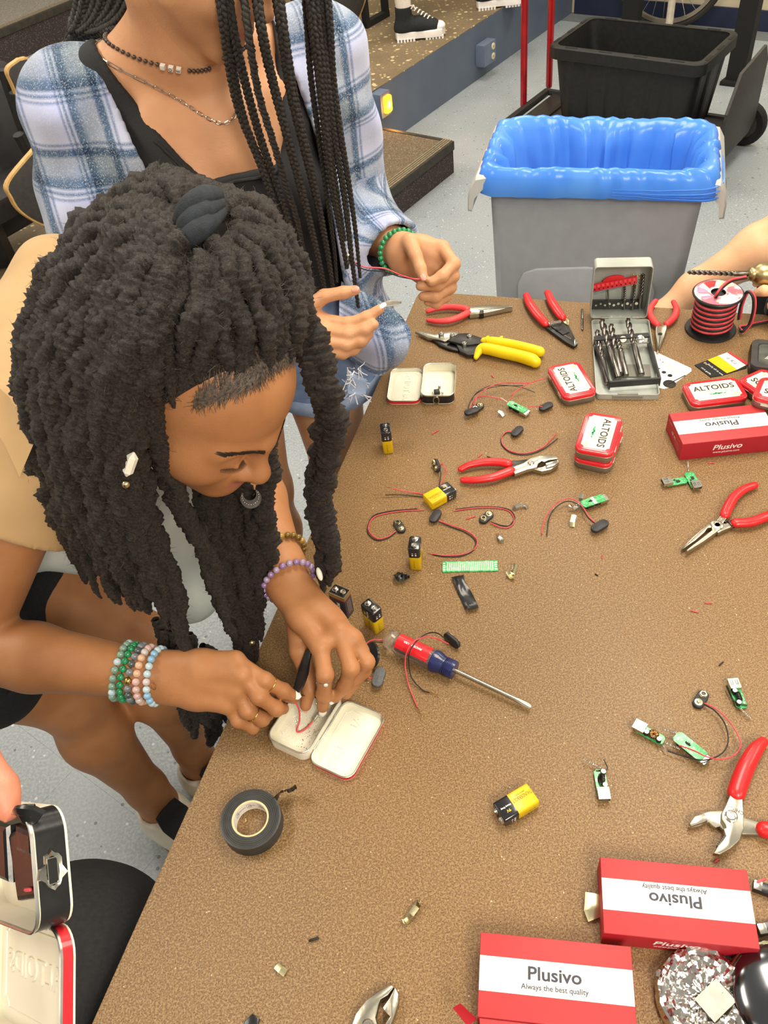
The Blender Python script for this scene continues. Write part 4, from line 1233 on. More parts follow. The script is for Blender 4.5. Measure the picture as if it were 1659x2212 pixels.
def sheet(name,label,cat,pts,width,mname,crumple=.0015,n=18,m_across=6,group=None):
    """thin strip with wrinkles along a line of points"""
    c = Vector(pts[0]); t = thing(name,label,cat,(c.x,c.y,TT),0,group)
    P = np.array(catmull([local(t,p) for p in pts],max(3,n // len(pts))))
    tg,a_,b_ = frames(P); sid = np.cross(tg,np.array([0,0,1.0])); sid /= np.linalg.norm(sid,axis=1)[:,None]
    wd = np.interp(np.linspace(0,1,len(P)),np.linspace(0,1,len(width)),width) if not np.isscalar(width) else np.full(len(P),width)
    top = []; bot = []
    for i in range(len(P)):
        off = [rs4.uniform(-1,1)*crumple for _ in range(m_across+1)]
        top.append([tuple(P[i]+sid[i]*wd[i]*(k/m_across-.5)+np.array([0,0,max(.0003-P[i][2],off[k])+.0003])) for k in range(m_across+1)])
        bot.append([tuple(np.array(q)-np.array([0,0,.0002])) for q in top[-1]])
    m = MB(); m.loft([top[i]+bot[i][::-1] for i in range(len(P))]); m.build('strip',MATS[mname],t,25)
    return t


sheet('tape_strip','flat strip of black electrical tape below the perforated board','tape',[(.0913,.7416,.753),(.0926,.7287,.756),(.0965,.7097,.7515),(.1009,.6893,.7525),(.1021,.6775,.756)],[.018,.015,.0185,.019,.0175],'tape_black',.0011)
sheet('tape_scrap','crumpled black tape scrap below the perforated board left of the strip','tape',[(.0043,.7603,.754),(.0103,.7499,.76),(.0158,.7531,.757),(.0235,.7523,.753)],[.010,.016,.013,.003],'tape_black',.004)

# ---------------------------------------------------------------- roll of electrical tape
c = Vector((-.2024,.4195,.769)); t = thing('tape_roll','roll of black electrical tape with a torn loose end','tape',(c.x,c.y,TT))
R = .0355
m = MB(); m.ring([(.0215,0),(R,0),(R,.0185),(.0335,.0191),(.030,.0188),(.026,.0191),(.0215,.019)],64); m.build('tape_body',MATS['tape_black'] if 0 else mat('vinyl_black','2b2c2b',.42,col2='363735',scale=45,bump=.15,bscale=120),t,40)
m = MB()
for rr_ in (.0245,.027,.0292,.0312,.033): m.ring([(rr_-.0002,.0189),(rr_+.0002,.0189),(rr_,.01935)],64)
tag(m.build('winding_grooves',MATS['vinyl_black'],t,60),kind='stuff')
m = MB(); m.ring([(.0197,.0005),(.0216,.0005),(.0216,.0192),(.0197,.0192)],64); core = m.build('paper_core',mat('card_core','d9c08f',.7,col2='cfb481',scale=90),t,40)
m = MB(); m.ring([(.0194,.001),(.0197,.001),(.0197,.0185),(.0194,.0185)],64); m.build('core_print',MATS['card_white'],core,40)
for k,(aa,s,sz) in enumerate(((100,'UL',.006),(88,'LISTED',.003),(150,'UL',.006),(138,'LISTED',.003),(120,'FLAME RETARDANT',.0022),(60,'UL',.006),(48,'LISTED',.003))):
    q = math.radians(aa); p = Vector((.0192*math.cos(q),.0192*math.sin(q),.0105))
    z = Vector((-math.cos(q),-math.sin(q),0)); y = Vector((0,0,1)); x = y.cross(z)
    M = Matrix((x,y,z)).transposed().to_4x4(); M.translation = p
    text(s,sz,MATS['ink_grey'],core,M,extrude=.00003)
    if s == 'UL':
        m = MB(); m.ring([(.0042,0),(.0046,0),(.0046,.00005),(.0042,.00005)],20,M); m.build('mark_ring',MATS['ink_grey'],core,0)
P = np.array([local(t,p) for p in ((-.1762,.4391,.76),(-.1724,.4439,.762),(-.1676,.448,.764),(-.1608,.4475,.768),(-.1533,.4466,.77),(-.1466,.4493,.773))])
P = np.array(catmull([tuple(p) for p in P],4)); rings = []
for i in range(len(P)):
    f = i/(len(P)-1); hw = .0095*(1-.35*f); k = rs4.uniform(-.0018,.0018) if f > .35 else 0
    d = np.array([.3*f,-.75*f,1.0-.35*f]); d /= np.linalg.norm(d)
    q = np.array([k,k,0]); n_ = np.array([.0003,.0003,0])
    e1,e2,mid = P[i]+d*hw+q,P[i]-d*hw+q,P[i]+np.array([k*1.5,-k,0])
    e2[2] = max(e2[2],.0006)
    rings.append([tuple(e1),tuple(mid),tuple(e2),tuple(e2+n_),tuple(mid+n_),tuple(e1+n_)])
m = MB(); m.loft(rings); m.build('loose_end',MATS['tape_black'],t,25)


# ---------------------------------------------------------------- printed red boxes
def red_box(label,loc,rz,inverted,front=True,flap=False,side=False):
    t = thing('red_box',label,'box',loc,rz)
    L,W,H = .1467,.0749,.0341
    m = MB(); m.prism([(-L/2,-W/2),(L/2,-W/2),(L/2,W/2),(-L/2,W/2)],0,H-.0006,.0006,None,.0006); m.build('carton',MATS['card_dark_red'],t,30)
    m = MB(); m.prism([(-L/2+.0004,-W/2+.0004),(L/2-.0004,-W/2+.0004),(L/2-.0004,W/2-.0004),(-L/2+.0004,W/2-.0004)],H-.0007,H,.0004); top = m.build('top_panel',MATS['card_red'],t,30)
    y0,y1 = (-.0148,.0163)
    m = MB(); m.box((0,(y0+y1)/2,H+.00005),(L-.001,y1-y0,.0001)); m.build('white_band',MATS['card_white'],top,0)
    Rz = Matrix.Rotation(PI if inverted else 0,4,'Z')
    M = Matrix.Translation((0,0,H+.0001))
    text('Plusivo',.0165,MATS['ink_grey'],top,M @ Matrix.Translation((-.001,.0008 if inverted else .004,0)) @ Rz,sx=1.12,extrude=.00004,bold=.00032)
    text('Always the best quality',.0068,MATS['ink_grey'],top,M @ Matrix.Translation((-.001,.0115 if inverted else -.0075,0)) @ Rz,extrude=.00004,bold=.00008)
    if front:
        F = Matrix.Translation((0,-W/2-.0001,0)) @ Matrix(((1,0,0,0),(0,0,-1,0),(0,1,0,0),(0,0,0,1)))
        text('Plusivo',.0145,MATS['ink_white'],t,F @ Matrix.Translation((-.002,.0195,0)),sx=1.12,extrude=.00004,shear=.18,bold=.0002)
        text('www.plusivo.com',.0058,MATS['ink_white'],t,F @ Matrix.Translation((-.002,.0100,0)),extrude=.00004)
    if side:
        F = Matrix.Translation((-L/2-.0001,0,0)) @ Matrix(((0,0,-1,0),(-1,0,0,0),(0,1,0,0),(0,0,0,1)))
        text('Plusivo',.0052,MATS['ink_pink'],t,F @ Matrix.Translation((-.024,.026,0)) ,extrude=.00004)
        for k,(s,x) in enumerate((('CE  FC',.008),('SOLDERING KIT',.017),('MADE IN CHINA',.017),('MODEL NO. 60W',.017))):
            text(s,.0062 if k == 0 else .0024,MATS['ink_white' if k == 0 else 'ink_pink'],t,F @ Matrix.Translation((x-.010 if k == 0 else x,.017 if k == 0 else .022-k*.004,0)),extrude=.00004)
        m = MB(); m.box((0,.0042-.001,.00003),(.05,.0003,.00005),F @ Matrix.Translation((0,.024,0))); m.build('print_rule',MATS['ink_pink'],t,0)
    if flap:
        m = MB(); m.prism([(-L/2+.002,0),(L/2-.002,0),(L/2-.006,.028),(-L/2+.006,.028)],-.0004,.0004,0,Matrix.Translation((0,-W/2-.0002,H-.003)) @ Matrix.Rotation(PI,4,'Z') @ Matrix.Rotation(-.30,4,'X')); m.build('tuck_flap',MATS['card_red'],t,20)
        m = MB(); m.prism([(0,0),(.020,.003),(.020,.020),(0,.024)],-.0004,.0004,0,Matrix.Translation((-L/2-.0002,-W/2-.001,H-.006)) @ Matrix.Rotation(PI/2+.9,4,'Z') @ Matrix.Rotation(1.0,4,'X')); m.build('side_flap',MATS['card_dark_red'],t,20)
        m = MB(); m.lathe([(.026,0),(.028,.004),(.028,.012),(.026,.015),(.022,.016)],60,Matrix.Translation((.030,-W/2-.034,0)))
        m.build('red_insert',MATS['card_dark_red'],t,30)
    return t


def box_pose(x,y,a,L=.1467,W=.0749):
    c = bcen(x,y,a,L,W); return c


red_box('nearest red and white box with an open flap at the bottom edge',box_pose(.0200,.1880,-.222),-.222,False,False,True)
red_box('middle red and white box with worn lid above the foil puck',box_pose(.157,.244,-.230),-.230,True)
red_box('far red and white box at the right behind the two charger boards',box_pose(.473,.911,-.054),-.054,True,True,False,True)


# ---------------------------------------------------------------- hand tools: outlines on the table plane
def plate(parent,pts,z0,z1,mname,name,bev=.001,smooth=30):
    P = [local(parent,p)[:2] for p in pts]
    m = MB(); m.prism(P,z0,z1,bev); return m.build(name,MATS[mname],parent,smooth)


def grip(parent,pts,r,mname,name='handle_grip',flat=.8,dens=6,n=12):
    P = [local(parent,p) for p in pts]
    m = MB(); m.rod(catmull(P,dens),r,n,flat=flat,up=(0,0,1)); return m.build(name,MATS[mname],parent,60)


def pin(parent,p,r,z0,z1,mname='nickel',name='pivot_rivet',hexa=False):
    q = local(parent,p); m = MB()
    if hexa:
        m.prism(circ(r,6,q[0],q[1]),z0,z1,.0006); m.lathe([(r*.5,z1-.0002),(r*.45,z1+.0012),(r*.2,z1+.0015)],10,Matrix.Translation((q[0],q[1],0)))
    else:
        m.lathe([(r,z0),(r,z1-.001),(r*.8,z1),(r*.5,z1),(r*.42,z1-.0006),(r*.2,z1-.0006)],18,Matrix.Translation((q[0],q[1],0)))
    return m.build(name,MATS[mname],parent,40)


# slip joint pliers in the middle of the table
H1 = .760
t = thing('slip_joint_pliers','slip joint pliers with closed jaws beside the tin stack','pliers',(.2448,.9505,.75))
grip(t,[(.1326,.9543,.757),(.1477,.9589,.759),(.1726,.9592,.76),(.1922,.9552,.76),(.2073,.9487,.76)],[.0055,.0062,.0072,.0076,.0076],'red_grip')
grip(t,[(.1319,.9285,.757),(.1488,.923,.759),(.1745,.922,.76),(.1939,.9266,.76),(.2082,.9311,.76)],[.0055,.0062,.0072,.0076,.0078],'red_grip')
plate(t,[(.2084,.9573,.76),(.2257,.9537,.76),(.2393,.9541,.76),(.2474,.9436,.76),(.2275,.9347,.76),(.2147,.9374,.76),(.2065,.9412,.76)],.004,.0085,'tool_dark','lower_jaw_arm')
plate(t,[(.2424,.9284,.76),(.2553,.9203,.76),(.2704,.9215,.76),(.2835,.9296,.76),(.2862,.9377,.76),(.2711,.9365,.76),(.2592,.9303,.76)],.003,.010,'tool_steel','lower_jaw')
plate(t,[(.2074,.9346,.762),(.2126,.9206,.762),(.2346,.9268,.762),(.2496,.928,.762),(.2537,.9358,.762),(.2601,.941,.762),(.2639,.938,.762),(.2706,.941,.762),(.2869,.9409,.762),(.2854,.9467,.762),(.2743,.9534,.762),(.2598,.9554,.762),(.2464,.9527,.762),(.2307,.9428,.762),(.2196,.9396,.762)],.006,.0125,'tool_steel','upper_jaw',.0015)
plate(t,[(.2646,.9346,.762),(.2857,.9389,.762),(.2853,.9314,.762),(.2758,.9258,.762),(.2635,.924,.762)],.005,.0128,'nickel','jaw_tooth_block',.001)
pin(t,(.2426,.9392,.763),.0052,.012,.0148)

# large pliers at the right edge
H2 = .763
t = thing('large_slip_joint_pliers','large slip joint pliers with wide open jaws at the right edge','pliers',(.335,.3523,.75))
grip(t,[(.4009,.4291,.758),(.3877,.4195,.76),(.3693,.4015,.761),(.3548,.384,.761),(.3467,.3731,.761)],[.0062,.0085,.0098,.0100,.0100],'red_grip')
plate(t,[(.3426,.3783,.763),(.351,.3705,.763),(.35,.3642,.763),(.3405,.3731,.763)],.004,.0125,'tool_dark','grip_collar')
plate(t,[(.3411,.3747,.763),(.3505,.3668,.763),(.344,.347,.763),(.3381,.3323,.763),(.3289,.321,.763),(.316,.3138,.763),(.3028,.3092,.763),(.2967,.3116,.763),(.3045,.3189,.763),(.3113,.3235,.763),(.316,.3278,.763),(.3159,.3314,.763),(.3169,.3354,.763),(.3197,.336,.763),(.3199,.339,.763),(.3183,.3455,.763),(.3208,.3519,.763),(.3294,.3608,.763)],.0065,.0135,'tool_steel','front_jaw',.0015)
plate(t,[(.2822,.3449,.757),(.2914,.353,.757),(.3032,.3571,.757),(.3111,.3586,.757),(.3251,.3571,.757),(.3422,.3483,.757),(.359,.339,.757),(.3682,.3341,.757),(.3638,.3239,.757),(.3345,.3292,.757),(.3205,.3322,.757),(.3176,.3367,.757),(.3159,.3401,.757),(.3111,.3397,.757),(.308,.3422,.757),(.3059,.3462,.757),(.3025,.3467,.757),(.2953,.3441,.757),(.2858,.3434,.757)],.0015,.0075,'tool_steel','rear_jaw',.0012)
plate(t,[(.2835,.3471,.76),(.2921,.3537,.76),(.3032,.3558,.76),(.3059,.3517,.76),(.304,.3468,.76),(.2951,.3449,.76),(.2843,.3434,.76)],.0075,.0115,'tool_steel','jaw_block',.0015)
m = MB()
for k in range(7):
    p = Vector(local(t,(.305,.3188,.763))).lerp(Vector(local(t,(.3162,.3283,.763))),k/6); m.box((p.x,p.y,.0095),(.0022,.0022,.0072),Matrix())
tag(m.build('jaw_teeth',MATS['tool_dark'],t),kind='stuff')
pin(t,(.3297,.347,.763),.0068,.013,.0162)
grip(t,[(.3611,.33,.758),(.3768,.3229,.76),(.3979,.3138,.76)],.0095,'red_grip')
text('CHINA',.006,MATS['tool_dark'],t,Matrix.Translation(Vector(local(t,(.337,.3538,.763)))*1.0+Vector((0,0,.0005))) @ Matrix.Rotation(2.45,4,'Z'),extrude=.0001)

# needle nose pliers, right
H3 = .760
t = thing('needle_nose_pliers','open needle nose pliers with red handles at the right edge','pliers',(.4926,.7708,.75))
grip(t,[(.5581,.8303,.757),(.5369,.8226,.759),(.5172,.8088,.76),(.5011,.7908,.76),(.4921,.7784,.76)],[.0058,.0066,.0073,.0076,.0074],'red_grip')
grip(t,[(.5011,.7599,.76),(.5205,.758,.76),(.5434,.7637,.759),(.5772,.7777,.757)],[.0076,.0078,.0075,.006],'red_grip')
plate(t,[(.487,.7794,.76),(.4932,.7726,.76),(.488,.7643,.76),(.4811,.7712,.76)],.003,.0105,'tool_dark','grip_collar')
plate(t,[(.4982,.7679,.76),(.4985,.7567,.76),(.4928,.756,.76),(.4911,.7655,.76)],.003,.0105,'tool_dark','grip_collar')
plate(t,[(.4861,.7786,.76),(.4932,.7726,.76),(.4841,.7632,.76),(.4796,.7549,.76),(.4656,.7467,.76),(.4444,.7346,.76),(.4161,.7206,.76),(.4151,.7234,.76),(.4348,.7356,.76),(.4547,.7479,.76),(.4632,.7526,.76),(.4651,.7595,.76),(.4735,.7671,.76)],.003,.0112,'tool_steel','jaw',.0016)
plate(t,[(.5031,.765,.76),(.4963,.7562,.76),(.4801,.7511,.76),(.4707,.7475,.76),(.4658,.7594,.76),(.4595,.7588,.76),(.4522,.752,.76),(.435,.74,.76),(.411,.7268,.76),(.4104,.7287,.76),(.4319,.7459,.76),(.45,.7588,.76),(.463,.7664,.76),(.4769,.7674,.76),(.4876,.7634,.76),(.4956,.7665,.76)],.002,.009,'tool_steel','jaw',.0016)
pin(t,(.474,.7615,.76),.0090,.0095,.0118,'tool_steel')

# small needle nose pliers at the far side, jaws toward the camera
t = thing('small_needle_nose_pliers','small red needle nose pliers between drill case and wire spool','pliers',(.5657,1.2723,.75))
grip(t,[(.5769,1.3403,.756),(.5591,1.3171,.758),(.5504,1.2938,.759),(.5502,1.2718,.759),(.5533,1.2602,.759)],[.005,.006,.0068,.007,.0066],'pale_red_grip')
grip(t,[(.6081,1.3288,.756),(.6044,1.3038,.758),(.595,1.2824,.759),(.5805,1.2657,.759),(.5711,1.2588,.759)],[.005,.006,.0068,.007,.0066],'pale_red_grip')
plate(t,[(.5543,1.2631,.759),(.5574,1.2515,.759),(.5607,1.2537,.759),(.5703,1.259,.759),(.5649,1.2405,.759),(.5534,1.2194,.759),(.5406,1.1991,.759),(.5301,1.1829,.759),(.5277,1.1834,.759),(.5337,1.2066,.759),(.5395,1.2318,.759),(.5468,1.2511,.759)],.002,.0105,'tool_steel','jaws',.0018)
q = local(t,(.5476,1.2283,.761)); m = MB(); m.prism(circ(.004,14,q[0],q[1]),.0106,.0109); m.build('cutter_hole',MATS['black_matte'],t,0)
m = MB(); a_,b_ = Vector(local(t,(.5452,1.2214,.761))),Vector(local(t,(.5281,1.1805,.761))); m.tube([(a_.x,a_.y,.0106),(b_.x,b_.y,.0106)],.0006,5); m.build('jaw_gap',MATS['black_matte'],t)

# long nose pliers, far left
t = thing('long_nose_pliers','red handled long nose pliers at the far left of the table','pliers',(.2213,1.3951,.75))
grip(t,[(.1437,1.4141,.757),(.158,1.4157,.759),(.1812,1.4149,.76),(.2032,1.4075,.76),(.2181,1.3969,.76)],[.0052,.006,.007,.0074,.0074],'pale_red_grip')
grip(t,[(.1401,1.3819,.757),(.1561,1.3715,.759),(.1784,1.3676,.76),(.1995,1.3736,.76),(.2177,1.3838,.76)],[.0052,.006,.007,.0074,.0074],'pale_red_grip')
plate(t,[(.2192,1.4034,.76),(.2304,1.4038,.76),(.2416,1.4043,.76),(.2667,1.3995,.76),(.3063,1.3859,.76),(.3062,1.3809,.76),(.2714,1.3766,.76),(.2481,1.3743,.76),(.2207,1.3748,.76),(.2177,1.3838,.76)],.002,.0115,'tool_steel','jaws',.002)
m = MB(); a_,b_ = Vector(local(t,(.2403,1.3864,.762))),Vector(local(t,(.305,1.3797,.762))); m.tube([(a_.x,a_.y,.0116),(b_.x,b_.y,.0112)],.0007,5); m.build('jaw_gap',MATS['tool_dark'],t)
plate(t,[(.2417,1.3842,.76),(.2499,1.3838,.76),(.2475,1.3712,.76),(.2394,1.3716,.76)],.0015,.0118,'tool_dark','cutter_notch',.0005)

# aviation snips
t = thing('aviation_snips','aviation snips with bright yellow handles and black linkage','snips',(.1804,1.2985,.75))
plate(t,[(.1091,1.3479,.758),(.1253,1.3471,.758),(.1438,1.3314,.758),(.1571,1.336,.758),(.1775,1.334,.758),(.1914,1.3258,.758),(.1868,1.3084,.758),(.1592,1.3028,.758),(.1481,1.3117,.758),(.1306,1.3207,.758)],.004,.009,'tool_steel','upper_blade',.0015)
plate(t,[(.1197,1.3403,.756),(.1424,1.3099,.756),(.1492,1.296,.756),(.1644,1.2802,.756),(.1804,1.2703,.756),(.1845,1.2843,.756),(.1645,1.309,.756),(.1445,1.3248,.756)],.001,.006,'tool_dark','lower_blade',.001)
plate(t,[(.1633,1.2992,.763),(.1882,1.3161,.763),(.2055,1.3134,.763),(.232,1.2884,.763),(.2321,1.2747,.763),(.1989,1.2753,.763),(.1871,1.2827,.763)],.009,.013,'tool_black','link_plate',.001)
plate(t,[(.1792,1.289,.76),(.1904,1.2772,.76),(.2177,1.2826,.76),(.2273,1.2682,.76),(.2113,1.2469,.76),(.1944,1.2495,.76),(.1821,1.2643,.76)],.004,.0098,'tool_black','link_plate',.001)
for p in ((.156,1.3211,.764),(.1759,1.3115,.764),(.2069,1.3007,.764),(.1936,1.2797,.764)): pin(t,p,.0052,.009,.0158,'nickel','hex_bolt',True)
m = MB(); P = [local(t,p) for p in ((.2317,1.2822,.76),(.2466,1.2727,.764),(.2742,1.2585,.764),(.3046,1.2391,.763),(.3239,1.2256,.761))]
m.rod(catmull(P,5),[.0075,.0085,.0085,.0085,.0092],12,flat=1.1,up=(0,0,1)); m.build('handle',MATS['yellow_grip'],t,60)
m = MB(); P = [local(t,p) for p in ((.2407,1.2923,.762),(.2363,1.2783,.765),(.2441,1.2734,.765))]; m.rod(catmull(P,4),[.003,.006,.006],8); P = [local(t,p) for p in ((.2647,1.2805,.766),(.258,1.273,.765))]; m.rod(P,[.0025,.005],8); m.build('thumb_guard',MATS['yellow_grip'],t,60)
m = MB(); P = [local(t,p) for p in ((.2085,1.2415,.757),(.2178,1.2543,.762),(.2283,1.2548,.764),(.2569,1.2375,.763),(.2835,1.2209,.762),(.3029,1.2048,.762),(.3092,1.1989,.76))]
m.rod(catmull(P,5),[.0045,.0085,.0105,.0112,.0112,.0118,.0105],14,flat=1.05,up=(0,0,1)); m.build('handle',MATS['yellow_grip'],t,60)

# wire strippers
t = thing('wire_strippers','red handled wire strippers with black toothed jaws','wire strippers',(.3847,1.3147,.75))
grip(t,[(.3422,1.4188,.758),(.3415,1.3868,.76),(.3452,1.3512,.761),(.3509,1.3255,.761),(.3548,1.3118,.76)],[.0072,.0088,.0092,.0088,.008],'red_grip',flat=.7)
grip(t,[(.385,1.4179,.758),(.3842,1.3807,.76),(.3863,1.3488,.761),(.3898,1.3236,.761)],[.0072,.0088,.0092,.0084],'red_grip',flat=.7)
plate(t,[(.3503,1.3112,.758),(.3614,1.3163,.758),(.3885,1.3142,.758),(.3971,1.3026,.758),(.3978,1.2384,.758),(.3891,1.2316,.758),(.3781,1.2491,.758),(.3658,1.2764,.758)],.003,.0075,'tool_black','stripper_plate',.0008)
plate(t,[(.3631,1.3019,.76),(.3774,1.3093,.76),(.3896,1.3015,.76),(.3919,1.2761,.76),(.3782,1.2703,.76)],.0075,.0095,'tool_black','gauge_plate',.0005)
plate(t,[(.387,1.3258,.758),(.3966,1.3282,.758),(.401,1.3142,.758),(.396,1.2982,.758),(.39,1.306,.758)],.003,.0088,'brass','lock_lever',.0008)
pin(t,(.3742,1.2898,.761),.0055,.009,.0108,'tool_black')
spring('return_spring',local(t,(.3592,1.3045,.762)),local(t,(.384,1.3077,.762)),.0035,9,t,.0006)
text('10 12 14 16',.0035,MATS['ink_light'],t,Matrix.Translation(Vector(local(t,(.385,1.2625,.758)))+Vector((0,0,.0004))) @ Matrix.Rotation(-1.0,4,'Z'),extrude=.00005)
plate(t,[(.3946,1.2526,.758),(.3999,1.2528,.758),(.3986,1.2382,.758),(.3899,1.2314,.758)],.0077,.0086,'nickel','plier_tip',.0003)

# screwdriver
mat('clear_plastic','f3efe6',0.08,trans=0.92,ior=1.4)
mat('navy_plastic','18204a',0.3,col2='202a5c',scale=30,coat=0.3)
a,b = Vector((-.0188,.643,.764)),Vector((.1468,.5166,.757))
d = (b-a).normalized(); L = (b-a).length
t = thing('screwdriver','flat blade screwdriver with clear red and navy handle','screwdriver',(a.x,a.y,TT))
AM = axis_m((0,0,.0145),d)
lh = (Vector((.034,.5994,.764))-a).length; lc = (Vector((.0601,.5794,.764))-a).length
def fluted(r0,z,n=30,dep=.0012,k=6): return [( (r0-dep*(math.cos(k*2*PI*i/n) > .3))*math.cos(2*PI*i/n),(r0-dep*(math.cos(k*2*PI*i/n) > .3))*math.sin(2*PI*i/n),z) for i in range(n)]
m = MB(); m.loft([fluted(r_,z_,36,dp) for r_,z_,dp in ((.004,-.004,0),(.010,-.002,0),(.0135,.003,0),(.0138,.007,0),(.0118,.012,0),(.0118,.014,0),(.0142,.018,.001),(.0142,lh-.004,.001),(.013,lh,0))],AM); m.build('clear_handle',MATS['clear_plastic'],t,50)
m = MB(); m.lathe([(.0055,.016),(.0065,.02),(.0065,lh-.002),(.005,lh)],16,AM); m.build('inner_core',mat('core_pink','a05560',.4,trans=.3),t,50)
m = MB(); ang = np.linspace(math.radians(20),math.radians(125),9)
up_l = AM.inverted() @ Vector((0,0,.0145+.0145)); a0 = math.atan2(up_l.y,up_l.x)
rings = [[(.01435*math.cos(a0+q-math.radians(70)),.01435*math.sin(a0+q-math.radians(70)),z_) for q in ang]+[(.0138*math.cos(a0+q-math.radians(70)),.0138*math.sin(a0+q-math.radians(70)),z_) for q in ang[::-1]] for z_ in (.0165,lh-.003)]
m.loft(rings,AM); lab = m.build('red_label',MATS['tin_red'],t,50)
q = a0+.02; zz = Vector((math.cos(q),math.sin(q),0)); xx = Vector((0,0,-1)); yy = zz.cross(xx)
TM = AM @ (Matrix.Translation(zz*.01445+Vector((0,0,.040))) @ Matrix((xx,yy,zz)).transposed().to_4x4())
text('MADE IN USA',.0044,MATS['ink_white'],lab,TM @ Matrix.Translation((0,.001,0)),extrude=.00006,bold=.0001)
m = MB(); m.lathe([(.0125,lh),(.0148,lh+.001),(.0150,lh+.006),(.0118,lh+.016),(.0112,lh+.019),(.0125,lc-.004),(.0122,lc),(.004,lc+.0005)],30,AM); col = m.build('navy_collar',MATS['navy_plastic'],t,50)
m = MB()
for k in range(5): m.ring([(.0119+abs(k-2)*.0002,lh+.018+k*.0022),(.0125+abs(k-2)*.0002,lh+.0186+k*.0022),(.0119+abs(k-2)*.0002,lh+.0192+k*.0022)],30,AM)
tag(m.build('grip_ribs',MATS['navy_plastic'],col,50),kind='stuff')
text('IT',.006,MATS['ink_light'],col,AM @ (Matrix.Translation(zz*.0152+Vector((0,0,lh+.007))) @ Matrix((xx,yy,zz)).transposed().to_4x4()),extrude=.0001)
e_ = L
m = MB(); rings = []
for z_,wx,wy in ((lc,.0030,.0030),(e_-.024,.0030,.0030),(e_-.016,.0036,.0028),(e_-.005,.0040,.0013),(e_,.0030,.0005)):
    rings.append([(wx*math.cos(2*PI*k/14),wy*math.sin(2*PI*k/14),z_) for k in range(14)])
m.loft(rings,AM @ Matrix.Rotation(a0+PI/2,4,'Z')); m.build('blade',mat('chrome_warm','cfcab4',.22,1.0,col2='bcb7a2',scale=50),t,50)

# ---------------------------------------------------------------- drill bit case
mat('case_grey','b3b8b0',0.38,0.25,col2='a6aba3',scale=25)
mat('case_dark','8c8a80',0.4,0.25,col2='7d7b72',scale=25)
mat('bit_steel','85807a',0.3,1.0,col2='625d57',scale=50)
mat('holder_black','2a2a2a',0.4,col2='343434',scale=30)
c0,c1,c2,c3 = (Vector(p) for p in ((.4442,1.3034,.76),(.5467,1.2774,.76),(.4879,1.0621,.76),(.3857,1.0854,.76)))
cc = (c0+c1+c2+c3)/4
ex = ((c1+c2)-(c0+c3)); ex.z = 0; CW = ex.length/2; ex.normalize(); ey = Vector((-ex.y,ex.x,0))
CL = ((c0+c1)-(c2+c3)).dot(ey)/2
case_rz = math.atan2(ex.y,ex.x)
case = thing('drill_bit_case','open grey metal drill bit case with upright lid','case',(cc.x,cc.y,TT),case_rz)
m = MB(); m.shell(rr(CW,CL,.007,5),0,.0105,.0012,None,.0012); m.build('base_tray',MATS['case_grey'],case,40)
m = MB(); m.box((0,-CL/2-.0006,.006),(.05,.0015,.006),None,.0004); m.box((0,-CL/2+.002,.0112),(.034,.004,.0012),None,.0003); m.build('latch',MATS['case_dark'],case)
LH,LD = .104,.036
LM = Matrix.Translation((-.0035,CL/2+.0008,.0125)) @ Matrix.Rotation(math.radians(-4),4,'X') @ Matrix(((1,0,0,0),(0,0,-1,0),(0,1,0,0),(0,0,0,1))) @ Matrix.Translation((0,LH/2,-LD))
m = MB(); m.shell(rr(CW*.985,LH,.007,5),0,LD,.0012,LM,.0012); m.build('lid',MATS['case_grey'],case,40)
for x in (-.028,.028):
    m = MB(); m.tube([(x-.007,CL/2+.0022,.0125),(x+.007,CL/2+.0022,.0125)],.0028,8); m.build('hinge_knuckle',MATS['case_dark'],case,50)
m = MB(); m.box((0,CL/2+.001,.0085),(CW*.55,.0022,.007)); m.build('hinge_leaf',MATS['case_grey'],case)


def lidp(x,y,z=.002):     # lid inside coordinates: x across, y up from its bottom edge, z out of the back
    return tuple(LM @ Vector((x,y-LH/2,z)))


m = MB(); ext = LM @ Matrix.Translation((-.004,0,0))
m.prism([(-CW*.46,.006-LH/2),(CW*.40,.006-LH/2),(CW*.40,.022-LH/2),(-CW*.46,.022-LH/2)],.004,.012,.0006,LM); hb = m.build('bit_rack',MATS['holder_black'],case)
for k in range(10):
    m = MB(); m.lathe([(.0022+.00012*k,.0118),(.0020+.00012*k,.0136)],10,LM @ Matrix.Translation((-.041+k*.0082,.0155-LH/2+(.002 if k % 2 else -.001),0))); m.build('small_bit_end',MATS['nickel'],hb,40)


def twist(parent,p,q,r,flute,mflute='bit_steel',mshank='bit_steel',turns=3.0,name='drill_bit'):
    """twist drill from tip p to shank end q (parent coordinates); flute = fluted share of the length"""
    p,q = Vector(p),Vector(q); L = (q-p).length; M = axis_m(p,q-p)
    lf = L*flute; ns = int(14*turns)+6; rings = []
    for i in range(ns+1):
        z = lf*i/ns; a = 2*PI*turns*z/lf; rad = r*min(1,.15+z/(r*1.4))
        ring = []
        for k in range(16):
            th_ = 2*PI*k/16; w_ = abs(math.cos(th_)) ** .6
            rr_ = rad*(.42+.58*w_) if z < lf*.94 else rad*(.42+.58*max(w_,(z/lf-.94)/.06))
            ring.append((rr_*math.cos(th_+a),rr_*math.sin(th_+a),z))
        rings.append(ring)
    m = MB(); m.loft(rings,M); m.build('flutes',MATS[mflute],parent,50)
    m = MB(); m.lathe([(r*.98,lf),(r,lf+.0005),(r,L-.0008),(r*.85,L)],16,M); m.build('shank',MATS[mshank],parent,50)


def drill_thing(label,wp,wq,r,flute,group=None,**k):
    t = thing('drill_bit',label,'drill bit',(wp[0],wp[1],wp[2]),0,group)
    twist(t,(0,0,0),local(t,wq),r,flute,**k); return t


def cw(p): return tuple(wm(case) @ Vector(p))


